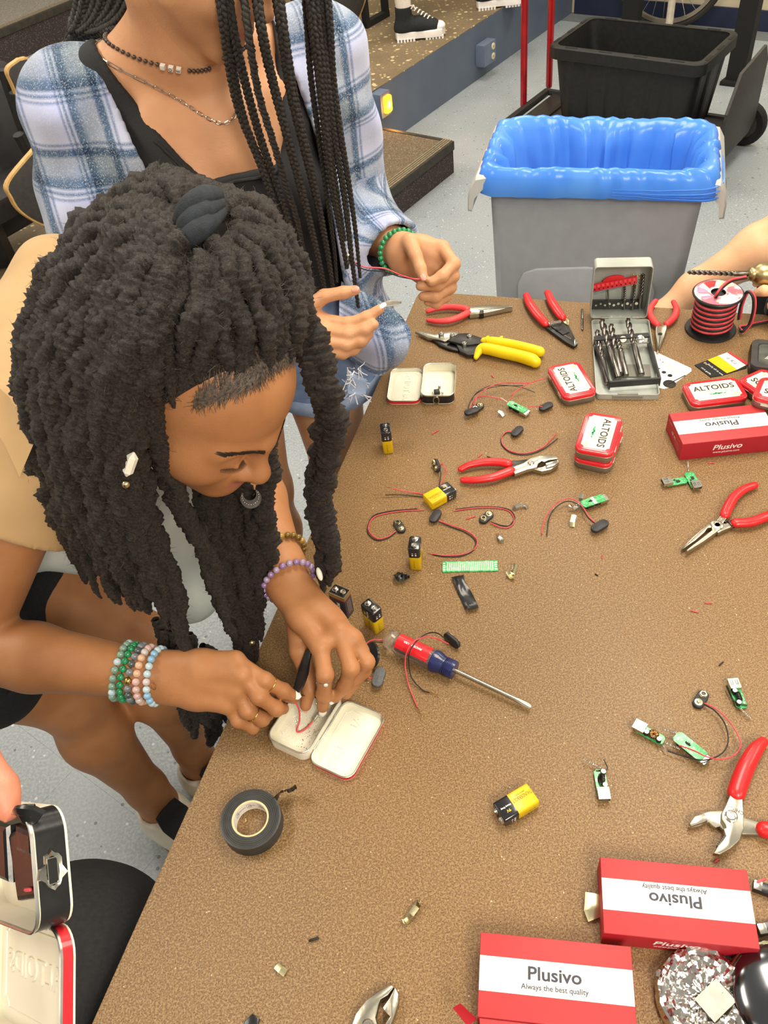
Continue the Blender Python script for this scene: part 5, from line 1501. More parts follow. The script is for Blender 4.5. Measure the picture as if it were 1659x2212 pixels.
drill_thing('bent tipped small drill bit at the left of the upright case lid',cw(lidp(-.022,.045,.009)),cw(lidp(-.016,.009,.013)),.0016,.55)
drill_thing('small pointed drill bit in the middle of the upright case lid',cw(lidp(.008,.052,.009)),cw(lidp(.012,.006,.014)),.0026,.6)
drill_thing('spiral drill bit near the right of the upright case lid',cw(lidp(.026,.056,.009)),cw(lidp(.027,.006,.014)),.0028,.7)
drill_thing('longest drill bit at the right side of the upright case lid',cw(lidp(.0385,.078,.010)),cw(lidp(.040,.008,.014)),.0036,.6)
t = thing('red_bit_gauge','red plastic toothed bit rack leaning in the upright case lid','rack',cw(lidp(-.012,.052,.008)),case_rz)
RM = wm(t).inverted() @ wm(case) @ LM @ Matrix.Translation((-.012,.060-LH/2,.007)) @ Matrix.Rotation(.2,4,'Z')
m = MB(); m.prism([(-.040,-.010),(.040,-.010),(.041,.004),(-.040,.004)],0,.006,.0008,RM); rk = m.build('rack_bar',MATS['tin_red'],t,30)
m = MB(); m.prism([(.020*math.cos(q),.004+.010*math.sin(q)) for q in np.linspace(0,PI,12)],.001,.004,.0005,RM); m.build('half_disc',MATS['tin_red'],t,30)
for k in range(10):
    m = MB(); m.box((-.036+k*.008,.0005,.0064),(.0048,.005,.0016),RM); m.build('tooth',mat('red_light','ee5058',.35),rk)
    m = MB(); m.prism(circ(.0014,8,-.036+k*.008,-.0062),.0058,.0062,0,RM); m.build('pin_hole',MATS['black_matte'],rk,0)
m = MB(); m.prism([(-.045,.030-LH/2),(-.045,.036-LH/2),(.030,.058-LH/2),(.034,.054-LH/2)],.0016,.0024,0,LM); m.build('paper_strip',mat('strip_grey','8b979a',.5),case,0)
m = MB()
for _ in range(40): m.ball(lidp(rs4.uniform(.015,.036),rs4.uniform(.045,.072),.003),rs4.uniform(.0006,.0016),5)
for _ in range(18): m.ball((rs4.uniform(-.01,.03),rs4.uniform(.030,.058),.002),rs4.uniform(.0006,.0016),5)
tag(m.build('yellow_crumbs',mat('crumb','e3d37c',.6),case,60),kind='stuff')

# tilting black holder in the base with its large bits (pixel outline of its top edges)
hl,hr_,bl,br_ = (Vector(local(case,p)) for p in ((.4228,1.2223,.775),(.5192,1.2103,.775),(.4163,1.1004,.771),(.5008,1.0913,.771)))
for x0,x1,nm in ((hl,bl,'side_plate'),(hr_,br_,'side_plate')):
    dd = (x1-x0); o_ = Vector((.0012,0,0))
    vs = [x0+o_,x1+o_,x1+o_-Vector((0,0,.017)),x0+o_-Vector((0,0,.021)),x0-o_,x1-o_,x1-o_-Vector((0,0,.017)),x0-o_-Vector((0,0,.021))]
    m = MB(); m.add(vs,[(0,1,2,3),(7,6,5,4),(0,4,5,1),(1,5,6,2),(2,6,7,3),(3,7,4,0)]); m.build('side_plate',MATS['holder_black'],case,0)


def bar(a_,b_,h,d,nm,mn='holder_black'):
    a_,b_ = Vector(a_),Vector(b_); M = axis_m((a_+b_)/2,b_-a_,(0,0,1)); m = MB(); m.box((0,0,0),(d,h,(b_-a_).length),M); return m.build(nm,MATS[mn],case)


bar(hl,hr_,.003,.012,'hole_bar'); bar(hl+Vector((0,-.014,-.006)),hr_+Vector((0,-.014,-.006)),.0016,.003,'cross_bar','case_dark')
bar(bl+Vector((0,0,-.005)),br_+Vector((0,0,-.005)),.012,.004,'foot_bar')
m = MB(); fl0 = (hl+bl)/2; m.box(((hl.x+hr_.x+bl.x+br_.x)/4+.008,(bl.y+hl.y)/2-.006,.004),(.062,.034,.002)); m.build('inner_plate',MATS['case_dark'],case)
for lab,p0,p1,r,fl_ in (
        ('thickest dark drill bit at the far left of the drill case tray',(.4356,1.2519,.773),(.4153,1.1098,.76),.0052,.55),
        ('tall dark drill bit second from left in the drill case tray',(.4506,1.2758,.778),(.4357,1.1144,.764),.0062,.5),
        ('dark drill bit third from left in the drill case tray',(.4631,1.2588,.777),(.4426,1.1261,.764),.0056,.55),
        ('short dark drill bit in the middle of the drill case tray',(.4647,1.2193,.772),(.4519,1.1212,.762),.0048,.4),
        ('dark drill bit with silver shank end right of centre in the drill case tray',(.4966,1.2672,.778),(.4767,1.1154,.764),.0054,.5)):
    drill_thing(lab,p0,p1,r,fl_,turns=2.0)
for p,r in (((.4719,1.2102,.774),.0068),((.5014,1.2044,.774),.0075)):
    M = axis_m(local(case,p),Vector((0,-.55,.8))); m = MB(); m.lathe([(r,-.006),(r,0),(r*.9,.0006)],18,M); m.build('silver_bit_end',MATS['nickel'],case,40)

drill_thing('thin loose drill bit lying left of the drill case',(.4193,1.2842,.752),(.4378,1.3529,.752),.0022,.55,turns=3)

# punched gauge card and printed card
def card(name,label,cat,pts,h,mname,z0=TT):
    c = sum((Vector(p) for p in pts),Vector())/len(pts); t = thing(name,label,cat,(c.x,c.y,z0))
    m = MB(); m.prism([local(t,p)[:2] for p in pts],.0002,h,.0002); return t,m.build('card',MATS[mname],t,20)


t,b_ = card('punched_card','white punched card with holes under the drill case edge','card',[(.5265,1.1936,.75),(.5716,1.1309,.75),(.5697,1.1231,.75),(.5172,1.0875,.75),(.507,1.0859,.75),(.4999,1.0914,.75),(.5096,1.14,.75)],.0008,'card_white')
for p,r in (((.5228,1.1301,.75),.0038),((.5297,1.119,.75),.0042),((.5283,1.1661,.75),.001),((.5307,1.1585,.75),.001),((.5213,1.097,.75),.011),((.5185,1.142,.75),.0016)):
    q = local(t,p); m = MB(); m.prism(circ(r,14,q[0],q[1]),.00082,.00092); m.build('punch_hole',MATS['tool_dark'],b_,0)
for k in range(5):
    q = Vector(local(t,(.536,1.1545,.75))).lerp(Vector(local(t,(.5426,1.1254,.75))),k/4); text('DRILL GAUGE '+'13579'[k],.0032,MATS['ink_light'],b_,Matrix.Translation((q[0],q[1],.00085)) @ Matrix.Rotation(-.75,4,'Z'),extrude=.00003)
bar_a,bar_b = local(t,(.5217,1.0982,.75)),local(t,(.5546,1.1132,.75)); m = MB(); m.tube([(bar_a[0],bar_a[1],.0012),(bar_b[0],bar_b[1],.0012)],.0009,5); m.build('slot_mark',MATS['tool_dark'],b_)
t,b_ = card('printed_kit_card','black yellow white and red printed card beside the closed tin','card',[(.5797,1.1372,.75),(.6497,1.1595,.75),(.6699,1.1213,.75),(.6611,1.1097,.75),(.6146,1.0992,.75),(.5941,1.0986,.75)],.0016,'black_matte')
for pts,mn in (([(.6062,1.1461,.75),(.6281,1.1534,.75),(.6442,1.1083,.75),(.6239,1.1023,.75)],'battery_yellow'),([(.6281,1.1534,.75),(.6461,1.159,.75),(.6641,1.1172,.75),(.6442,1.1083,.75)],'card_white'),([(.6461,1.159,.75),(.6504,1.1593,.75),(.6704,1.1225,.75),(.6636,1.1159,.75)],'card_red')):
    m = MB(); m.prism([local(t,p)[:2] for p in pts],.0016,.0018); m.build('colour_panel',MATS[mn],b_,0)
rzc = yaw((.6281,1.1534,.75),(.6442,1.1083,.75))
for s,p,sz,mn in (('o Kit',(.6446,1.1341,.75),.010,'ink_grey'),('Easily all in one',(.609,1.1166,.75),.0055,'ink_white'),('Ele',(.5994,1.1366,.75),.006,'ink_gold'),('ctric guide',(.5926,1.1164,.75),.005,'ink_white')):
    q = local(t,p); text(s,sz,MATS[mn],b_,Matrix.Translation((q[0],q[1],.00185)) @ Matrix.Rotation(rzc,4,'Z'),extrude=.00004,spacing=1.1)

# wire spool
sc_ = Vector((.645,1.2355,.75)); t = thing('wire_spool','spool of red and black twin wire on the far right of the table','wire spool',(sc_.x,sc_.y,TT))
FR,HH = .0442,.074
mat('spool_label','e9e2da',0.4,col2='b46a78',scale=26,lo=.46,hi=.54)
m = MB(); m.lathe([(FR,0),(FR+.001,.0015),(FR,.004),(.03,.0042)],44); m.build('bottom_flange',MATS['black_plastic'],t,40)
m = MB(); m.ring([(.0125,HH),(.0125,HH+.004),(FR-.001,HH+.004),(FR,HH+.0025),(FR-.001,HH),],44); tf = m.build('top_flange',MATS['black_plastic'],t,40)
m = MB(); m.ring([(.013,HH+.0040),(.013,HH+.0045),(FR-.003,HH+.0045),(FR-.003,HH+.0040)],44); lb = m.build('printed_label',MATS['spool_label'],tf,30)
for aa,ab,mn in ((250,320,'ink_white'),(20,60,'ink_gold'),(75,110,'card_red'),(115,135,'ink_white'),(140,165,'mauve_print'),(172,190,'ink_white'),(196,210,'mauve_print')):
    if mn == 'mauve_print': mat('mauve_print','a58cab',.4)
    m = MB(); q = np.radians(np.linspace(aa,ab,10)); m.prism([(.0365*math.cos(x),.0365*math.sin(x)) for x in q]+[(.018*math.cos(x+.25),.018*math.sin(x+.25)) for x in q[::-1]],HH+.00455,HH+.0047); m.build('print_patch',MATS[mn],lb,0)
m = MB(); m.ring([(.011,.004),(.0125,.004),(.0125,HH),(.011,HH)],24); m.build('core',MATS['black_plastic'],t,40)
P1,P2 = [],[]
N = 60*6
for i in range(N):
    a_ = 2*PI*i/60; z_ = .0075+(HH-.0155)*i/N
    P1.append((.0345*math.cos(a_),.0345*math.sin(a_),z_)); P2.append((.0345*math.cos(a_),.0345*math.sin(a_),z_+.0050))
m = MB(); m.lathe([(.033,.004),(.033,HH)],40); m.build('wire_pack',MATS['wire_black'],t,60)
m = MB(); m.tube(P1[::2],.0028,8); m.build('red_winding',MATS['wire_red'],t,80)
m = MB(); m.tube(P2[::2],.0026,8); m.build('black_winding',MATS['wire_black'],t,80)
for k,mn in ((0,'wire_red'),(1,'wire_black')):
    nm = ('red_' if mn == 'wire_red' else 'black_')
    off = lambda p,x,y,z: (p[0]+x*k,p[1]+y*k,p[2]+z*k)
    wire(t,[off(p,.002,0,-.0036) for p in ((.6492,1.2538,.8),(.6318,1.2172,.835),(.6415,1.2204,.85),(.6625,1.2331,.852),(.6894,1.235,.853))],mn,nm+'free_end',.0021,dens=8)
    wire(t,[off(p,-.0042,-.001,.0005) for p in ((.6889,1.2184,.775),(.6902,1.2247,.8),(.6947,1.2243,.828),(.7027,1.215,.823),(.7061,1.2084,.8),(.7033,1.2043,.772),(.6928,1.2026,.759))]+[off(p,0,-.0042,0) for p in ((.6928,1.2206,.757),(.7069,1.2246,.755),(.7335,1.2301,.754),(.7777,1.2327,.754))],mn,nm+'loop',.0023,dens=8)

# black pouch and knob at the right edge
p = Vector((.7097,1.1091,.75)); t = thing('black_case','black rounded plastic case with clear window at the right edge','case',(p.x,p.y,TT),-.42)
m = MB(); m.prism(rr(.085,.085,.014,6),0,.020,.006); b_ = m.build('case_body',MATS['black_plastic'],t,50)
m = MB(); m.loft([[(x,y,z_) for x,y in rr(w_,w_,r_,6)] for w_,r_,z_ in ((.083,.013,.0185),(.082,.013,.0215),(.062,.010,.0215),(.060,.009,.0195))],None,False); m.build('raised_frame',MATS['tablet_grey'],b_,40)
m = MB(); m.prism(rr(.058,.058,.008,5),.0196,.0202); m.build('window',mat('window_grey','5d5f58',.15,col2='3c3d3a',scale=30),b_,40)
m = MB(); m.prism([(-.02,-.014),(-.004,.012),(.012,.018),(.022,.004),(.01,-.018)],.0203,.0206); m.build('window_painted_glint',mat('glint_pale','9fa294',.3),b_,0)  # pale shape laid on the window, a painted glint
p = Vector((.7743,1.2584,.75)); t = thing('round_cap','round black cap cut by the right edge beside the spool','cap',(p.x,p.y,TT))
m = MB(); m.lathe([(.017,0),(.0185,.004),(.0185,.024),(.015,.029),(.006,.030)],28); m.build('cap_shell',MATS['black_plastic'],t,50)

# foil wrapped puck and steel dome
mat('foil','d6d3cd',0.16,1.0,col2='c2bfb8',scale=40,bump=0.5,bscale=70)
mat('film_clear','c9beb2',0.12,trans=0.0,alpha=0.22)
p = Vector((.2392,.1824,.757)); t = thing('foil_puck','round puck wrapped in crinkled silver foil','foil package',(p.x,p.y,TT))
n,R = 72,.045
rsf = np.random.RandomState(9)
rings = []
prof = [(.044,.001),(.0455,.006),(.0450,.011),(.043,.0145),(.041,.0158),(.0385,.0166),(.036,.0168),(.033,.0168),(.030,.0165),(.027,.0163),(.024,.0162),(.021,.0158),(.018,.0155),(.015,.0152),(.012,.0150),(.009,.0150),(.006,.0150),(.003,.0150),(.001,.0150)]
fine = rsf.normal(0,1,(len(prof),n)); sm = (fine+np.roll(fine,1,1))/1.5
rad = sum(rsf.uniform(.3,1)*np.sin(k*np.linspace(0,2*PI,n,endpoint=False)+rsf.uniform(0,6)) for k in (5,9,14,22,31))/2
for i,(r_,z_) in enumerate(prof):
    f = min(1,max(0,(r_-.030)/.012)) ** 1.5
    rings.append([((r_+.0010*rad[k]*f+.0006*sm[i,k])*math.cos(2*PI*k/n),(r_+.0010*rad[k]*f+.0006*sm[i,k])*math.sin(2*PI*k/n),max(.0003,z_+(.0011*sm[i,k]*min(1,r_/.02)+.0016*math.sin(170*r_*math.cos(2*PI*k/n)+2.5*math.sin(210*r_*math.sin(2*PI*k/n)))*math.sin(190*r_*math.sin(2*PI*k/n)+1) if i > 1 else 0)+.0006*rad[k]*f)) for k in range(n)])
m = MB(); m.loft(rings); m.build('foil',MATS['foil'],t,18)
m = MB(); m.box((.004,-.008,.0175),(.030,.024,.0006),Matrix.Rotation(.5,4,'Z')); m.build('tape_patch',mat('patch_pale','bdb6ae',.3,col2='aaa39b',scale=60),t)
p = Vector((.2799,.2038,.75)); t = thing('printed_film','dark printed plastic film between the foil puck and the steel dome','film',(p.x,p.y,TT),yaw((.2691,.2093,.75),(.283,.1809,.75)))
m = MB(); g = 10; vs = []; fs = []
for i in range(g+1):
    for j in range(g+1):
        vs.append((-.036+.072*i/g,-.024+.048*j/g,.0012+rsf.uniform(0,.0012)))
for i in range(g):
    for j in range(g): fs.append((i*(g+1)+j,(i+1)*(g+1)+j,(i+1)*(g+1)+j+1,i*(g+1)+j+1))
m.add(vs,fs); m.build('film',mat('film_dark','2b2522',.18,col2='3a322d',scale=60),t,60)
for k,s in enumerate(('THIS IS NOT A TOY','FLAMMABLE','YAPILISTIRMA','OTHER EN','KEEP AWAY FROM CHILDREN','DISPOSE OF PROPERLY')):
    text(s,.0034 if k in (1,2,3) else .0026,MATS['ink_light'],t,Matrix.Translation((-.004,-.011+k*.0045,.0032)),extrude=.00004)
p = Vector((.3122,.1701,.75)); t = thing('steel_dome','shiny dark steel dome with a pale rim at the lower right corner','bowl',(p.x,p.y,TT))
mat('dome_steel','6f7175',0.16,1.0,col2='5c5e62',scale=6)
m = MB(); m.lathe([(.053,.001),(.054,.010),(.0525,.012)],56); m.build('base_ring',MATS['black_plastic'],t,40)
m = MB(); m.ring([(.0505,.0115),(.0525,.0115),(.0528,.013),(.0515,.0145),(.0500,.0135)],56); m.build('pale_rim',MATS['brass'],t,60)
m = MB(); m.lathe([(.050*math.cos(q),.013+.020*math.sin(q)) for q in np.linspace(0,PI/2-.02,12)],56); m.build('dome',MATS['dome_steel'],t,60)

# black tape clips at the right edge
for lab,a_,b_ in (('black and silver contact clip right of the middle red box, upper one',(.3281,.2767,.75),(.353,.263,.75)),('black and silver contact clip right of the middle red box, lower one',(.3155,.2347,.75),(.3455,.2351,.75))):
    c = Vector(a_); t = thing('contact_block',lab,'metal clip',(c.x,c.y,TT),yaw(a_,b_))
    m = MB(); m.box((.017,0,.004),(.036,.011,.007),None,.001); m.build('block',MATS['tape_black'],t)
    m = MB(); m.box((.003,0,.0078),(.008,.0095,.0012),None,.0003); m.build('silver_end',MATS['nickel'],t)
    m = MB(); m.box((.023,-.001,.0078),(.013,.011,.0012),None,.0003); m.build('silver_plate',MATS['nickel'],t)

# pliers and scrap cut by the bottom edge
t = thing('steel_pliers','steel plier jaws reaching in over the bottom edge','pliers',(-.0792,.2101,.75))
HB = .761
plate(t,[(-.1033,.198,.761),(-.0974,.21,.761),(-.0863,.2207,.761),(-.0717,.2279,.761),(-.0592,.2309,.761),(-.0571,.2282,.761),(-.0639,.222,.761),(-.0716,.2189,.761),(-.0739,.2143,.761),(-.0753,.21,.761),(-.0777,.2043,.761),(-.0765,.1978,.761),(-.0819,.1883,.761),(-.0986,.1827,.761)],.003,.0115,'tool_steel','jaw',.0016)
plate(t,[(-.0561,.2289,.761),(-.0531,.2223,.761),(-.0541,.2142,.761),(-.0589,.2044,.761),(-.0633,.197,.761),(-.0703,.1869,.761),(-.0783,.184,.761),(-.0783,.1977,.761),(-.0711,.1968,.761),(-.0645,.2035,.761),(-.069,.2088,.761),(-.0704,.2122,.761),(-.0632,.2195,.761)],.002,.0105,'tool_steel','jaw',.0016)
pin(t,(-.086,.1982,.761),.006,.011,.0135)
grip(t,[(-.0899,.1841,.758),(-.1,.1681,.759),(-.1039,.1465,.759)],.008,'red_grip'); grip(t,[(-.0765,.1825,.758),(-.0737,.1649,.759),(-.0781,.1435,.759)],.008,'red_grip')
t = thing('tape_scrap','black scrap cut by the bottom edge left of the steel pliers','tape',(-.2038,.2158,.75))
m = MB(); m.prism([(-.008,-.010),(.006,-.012),(.009,.004),(.002,.009),(-.006,.003)],.0002,.004,.001); m.build('scrap',MATS['tape_black'],t)

# inside the worked tin: red lead, spring, black tape stub held by the hands
t = thing('tin_lead','red lead and spring lying in the open tin under the fingers','wire',(-.1427,.5238,.753))
wire(t,[(-.1447,.554,.79),(-.1405,.5485,.778),(-.142,.5397,.764),(-.1474,.5312,.755),(-.1423,.5297,.754),(-.1333,.5347,.754),(-.1263,.5404,.756)],'wire_red','red_lead',.0011)
spring('coil_spring',local(t,(-.1263,.5404,.756)),local(t,(-.1169,.5498,.76)),.0022,9,t,.0005)
wire(t,[(-.1406,.5601,.792),(-.1294,.5575,.79),(-.1192,.5598,.78),(-.1171,.5614,.77)],'wire_black','black_lead',.0008)
m = MB()
for _ in range(160):
    m.ball(tuple(wm(t).inverted() @ wm(work_tin) @ Vector((rs4.uniform(-.038,.030),rs4.uniform(-.022,.022),.0014))),rs4.uniform(.0003,.0009),4)
tag(m.build('metal_filings',MATS['nickel'],t,0),kind='stuff')


# ================================================================== people: smooth blended surfaces
def V(*a): return np.array(a,float)


class Sdf:
    """rounded volumes blended into one surface"""

    def __init__(s): s.p = []

    def cap(s,a,b,ra,rb=None,k=.008,flat=None,sub=False):
        a,b = np.asarray(a,float),np.asarray(b,float); rb = ra if rb is None else rb
        R = max(ra,rb)*(max(1,flat[1]) if flat else 1)

        def f(X):
            ab = b-a; L = ab @ ab+1e-12
            d = [X[i]-np.float32(a[i]) for i in range(3)]
            t = np.clip((d[0]*ab[0]+d[1]*ab[1]+d[2]*ab[2])/L,0,1).astype(np.float32)
            d = [d[i]-t*np.float32(ab[i]) for i in range(3)]
            if flat:
                n = np.asarray(flat[0],float); n = n/np.linalg.norm(n)
                c = (d[0]*n[0]+d[1]*n[1]+d[2]*n[2])*np.float32(1/flat[1]-1)
                d = [d[i]+c*np.float32(n[i]) for i in range(3)]
            return np.sqrt(d[0] ** 2+d[1] ** 2+d[2] ** 2)-(np.float32(ra)+t*np.float32(rb-ra))
        s.p.append((f,np.minimum(a,b)-R,np.maximum(a,b)+R,k,sub)); return s

    def path(s,pts,radii,k=.006,flat=None):
        for i in range(len(pts)-1): s.cap(pts[i],pts[i+1],radii[i],radii[i+1],k,flat)
        return s

    def ell(s,c,r,R=None,k=.012,sub=False):
        c = np.asarray(c,float); r = np.asarray(r,float); M = np.eye(3) if R is None else np.asarray(R,float)
        ext = np.sqrt(((M*r[None,:]) ** 2).sum(1)) if True else r

        def f(X):
            d = [X[i]-np.float32(c[i]) for i in range(3)]
            q = [(d[0]*M[0,j]+d[1]*M[1,j]+d[2]*M[2,j]) for j in range(3)]
            k0 = np.sqrt(sum((q[j]/np.float32(r[j])) ** 2 for j in range(3))); k1 = np.sqrt(sum((q[j]/np.float32(r[j] ** 2)) ** 2 for j in range(3)))+1e-6
            return k0*(k0-1)/k1
        s.p.append((f,c-ext,c+ext,k,sub)); return s

    def field(s,res,pad=.006):
        P = [p for p in s.p if not p[4]]
        lo = np.min([p[1] for p in P],0)-pad-2*res; hi = np.max([p[2] for p in P],0)+pad+2*res
        n = np.ceil((hi-lo)/res).astype(int)+1
        ax = [np.float32(lo[i])+np.float32(res)*np.arange(n[i],dtype=np.float32) for i in range(3)]
        D = np.full(n,.05,np.float32)
        for f,a,b,k,sub in s.p:
            m = k+3*res
            i0 = np.clip(((a-m-lo)/res).astype(int),0,n); i1 = np.clip(((b+m-lo)/res).astype(int)+2,0,n)
            if (i1 <= i0).any(): continue
            sl = tuple(slice(i0[i],i1[i]) for i in range(3))
            X = np.meshgrid(*[ax[i][sl[i]] for i in range(3)],indexing='ij',sparse=True)
            d = f(X).astype(np.float32); o = D[sl]
            if sub:
                h = np.maximum(k-np.abs(o+d),0)/k; D[sl] = np.maximum(o,-d)+h*h*np.float32(k/4)
            else:
                h = np.maximum(k-np.abs(o-d),0)/k; D[sl] = np.minimum(o,d)-h*h*np.float32(k/4)
        return D,lo,res,ax


def nets(D,lo,h):
    """surface nets: grid field -> vertices, quads"""
    s = D < 0
    c = np.zeros(tuple(x-1 for x in D.shape),np.int8)
    for i in (0,1):
        for j in (0,1):
            for k in (0,1): c += s[i:s.shape[0]-1+i,j:s.shape[1]-1+j,k:s.shape[2]-1+k]
    I = np.argwhere((c > 0) & (c < 8))
    acc = np.zeros((len(I),3)); cnt = np.zeros(len(I))
    cor = [(i,j,k) for i in (0,1) for j in (0,1) for k in (0,1)]
    val = {q: D[I[:,0]+q[0],I[:,1]+q[1],I[:,2]+q[2]].astype(float) for q in cor}
    for q in cor:
        for ax in range(3):
            if q[ax]: continue
            e = list(q); e[ax] = 1; e = tuple(e); a,b = val[q],val[e]
            x = (a < 0) != (b < 0); t = np.where(x,a/np.where(x,a-b,1),0)
            p = np.tile(np.array(q,float),(len(I),1)); p[:,ax] += t
            acc[x] += p[x]; cnt[x] += 1
    vs = lo+(I+acc/cnt[:,None])*h
    idx = np.full(c.shape,-1,np.int32); idx[I[:,0],I[:,1],I[:,2]] = np.arange(len(I))
    fs = []
    for ax in range(3):
        o1,o2 = [a for a in range(3) if a != ax]
        sl0 = [slice(None)]*3; sl1 = [slice(None)]*3
        sl0[ax] = slice(0,-1); sl1[ax] = slice(1,None)
        ch = s[tuple(sl0)] != s[tuple(sl1)]
        E = np.argwhere(ch)
        ok = (E[:,o1] > 0) & (E[:,o2] > 0) & (E[:,o1] < D.shape[o1]-1) & (E[:,o2] < D.shape[o2]-1); E = E[ok]
        def g(a,b):
            q = E.copy(); q[:,o1] -= a; q[:,o2] -= b; return idx[q[:,0],q[:,1],q[:,2]]
        F = np.stack([g(1,1),g(0,1),g(0,0),g(1,0)],1)
        ins = s[E[:,0],E[:,1],E[:,2]]
        flip = ins if ax != 1 else ~ins
        F[~flip] = F[~flip][:,::-1]
        fs.append(F)
    return vs,np.concatenate(fs)


def np_mesh(name,vs,fs,m,parent=None,attrs=None,world=True):
    me = bpy.data.meshes.new(name)
    vs = np.asarray(vs,np.float32)
    if parent is not None and world:
        M = np.array(wm(parent).inverted()); vs = (vs @ M[:3,:3].T+M[:3,3]).astype(np.float32)
    nf,w_ = fs.shape
    me.vertices.add(len(vs)); me.vertices.foreach_set('co',vs.ravel())
    me.loops.add(nf*w_); me.loops.foreach_set('vertex_index',fs.astype(np.int32).ravel())
    me.polygons.add(nf); me.polygons.foreach_set('loop_start',np.arange(0,nf*w_,w_,dtype=np.int32))
    me.update(calc_edges=True)
    me.polygons.foreach_set('use_smooth',[True]*nf)
    for k,a in (attrs or {}).items():
        if a.ndim == 1:
            at = me.attributes.new(k,'FLOAT','POINT'); at.data.foreach_set('value',a.astype(np.float32))
        else:
            at = me.attributes.new(k,'FLOAT_VECTOR','POINT'); at.data.foreach_set('vector',np.ascontiguousarray(a,np.float32).ravel())
    me.materials.append(m)
    o = bpy.data.objects.new(name,me); COL.objects.link(o)
    if parent is not None: o.parent = parent
    return o


def soften(vs,fs,it=2,lam=.5):
    a = np.concatenate([fs[:,[0,1]],fs[:,[1,2]],fs[:,[2,3]],fs[:,[3,0]]]); a = np.concatenate([a,a[:,::-1]])
    n = np.bincount(a[:,0],minlength=len(vs))[:,None]
    for _ in range(it):
        q = np.stack([np.bincount(a[:,0],weights=vs[a[:,1],i],minlength=len(vs)) for i in range(3)],1)/np.maximum(n,1)
        vs = vs+(q-vs)*lam
    return vs


def body(name,regions,m,parent,attr=None,warp=None):
    V_,F_,k = [],[],0
    for sdf,res in regions:
        D,lo,h,ax = sdf.field(res)
        v,f = nets(D,lo,h); v = soften(v,f,2)
        V_.append(v); F_.append(f+k); k += len(v)
    v = np.concatenate(V_); f = np.concatenate(F_)
    return np_mesh(name,v,f,m,parent,attr(v) if attr else None)


def cloth(name,sdf,res,m,parent,cut=None,thick=.012,attr=None,fold=None):
    """garment: outer surface of a volume, kept as a hollow shell, trimmed by cut(x,y,z) > 0"""
    D,lo,h,ax = sdf.field(res,.012)
    X = np.meshgrid(*ax,indexing='ij',sparse=True)
    if fold: D = D+fold(*X).astype(np.float32)
    D = np.maximum(D,-(D+np.float32(thick)))
    if cut: D = np.maximum(D,cut(*X).astype(np.float32))
    v,f = nets(D,lo,h); v = soften(v,f,2)
    return np_mesh(name,v,f,m,parent,attr(v) if attr else None)


def skin(name,c1,c2,lip=None,rough=.48):
    m = mat(name,c1,rough,col2=c2,scale=22,bump=.16,bscale=520,sss=.12,spec=.4)
    nt = m.node_tree; b = nt.nodes['Principled BSDF']
    if lip:
        src = b.inputs['Base Color'].links[0].from_socket
        at = node(nt,'ShaderNodeAttribute',attribute_name='lip'); mx = node(nt,'ShaderNodeMix',data_type='RGBA')
        nt.links.new(at.outputs['Fac'],mx.inputs[0]); nt.links.new(src,mx.inputs[6]); mx.inputs[7].default_value = lin(lip)
        nt.links.new(mx.outputs[2],b.inputs['Base Color'])
    return m


skin('skin_brown','ad784e','a16d45','b0685c')
skin('skin_umber','cc9870','c18d66','b8705f')
skin('skin_pink','d88c70','cf8268','d88c70')
skin('skin_pale','e6b68e','deab82','c87f70')
mat('nail_white','f3efea',.25,col2='ebe5de',scale=200,coat=.4)
mat('nail_pink','d79a84',.3,coat=.3)
mat('hair_black','1a1513',.42,col2='40372f',scale=420,bump=1.0,bscale=1500,spec=.6,detail=6,lo=.38,hi=.68)
mat('hair_fuzz','3a312b',.5,col2='63574d',scale=300)
mat('hair_braid','1d1a17',.42,col2='34302a',scale=500,bump=.6,bscale=1500,spec=.45)
mat('brow_hair','2b1d15',.6)
mat('tan_cloth','bb9a6e',.85,col2='b39265',scale=12,bump=.15,bscale=900,sheen=.1)
mat('white_cloth','dfe5de',.85,col2='d4dbd4',scale=14,bump=.1,bscale=700)
mat('black_cloth','1a1a1b',.85,col2='212123',scale=200,bump=.2,bscale=1400)
mat('black_knit','232325',.8,col2='1b1b1d',scale=500,bump=.35,bscale=1600)
mat('denim','8ba0c3',.85,col2='6f86ad',scale=30,bump=.3,bscale=1100,detail=6)
mat('denim_pale','9fb0cc',.85,col2='8ea2c2',scale=60,bump=.3,bscale=1100)
mat('gold','d8b46a',.25,1.0,col2='c9a45a',scale=200)
mat('silver','d5d2cc',.2,1.0,col2='bdb9b2',scale=200)


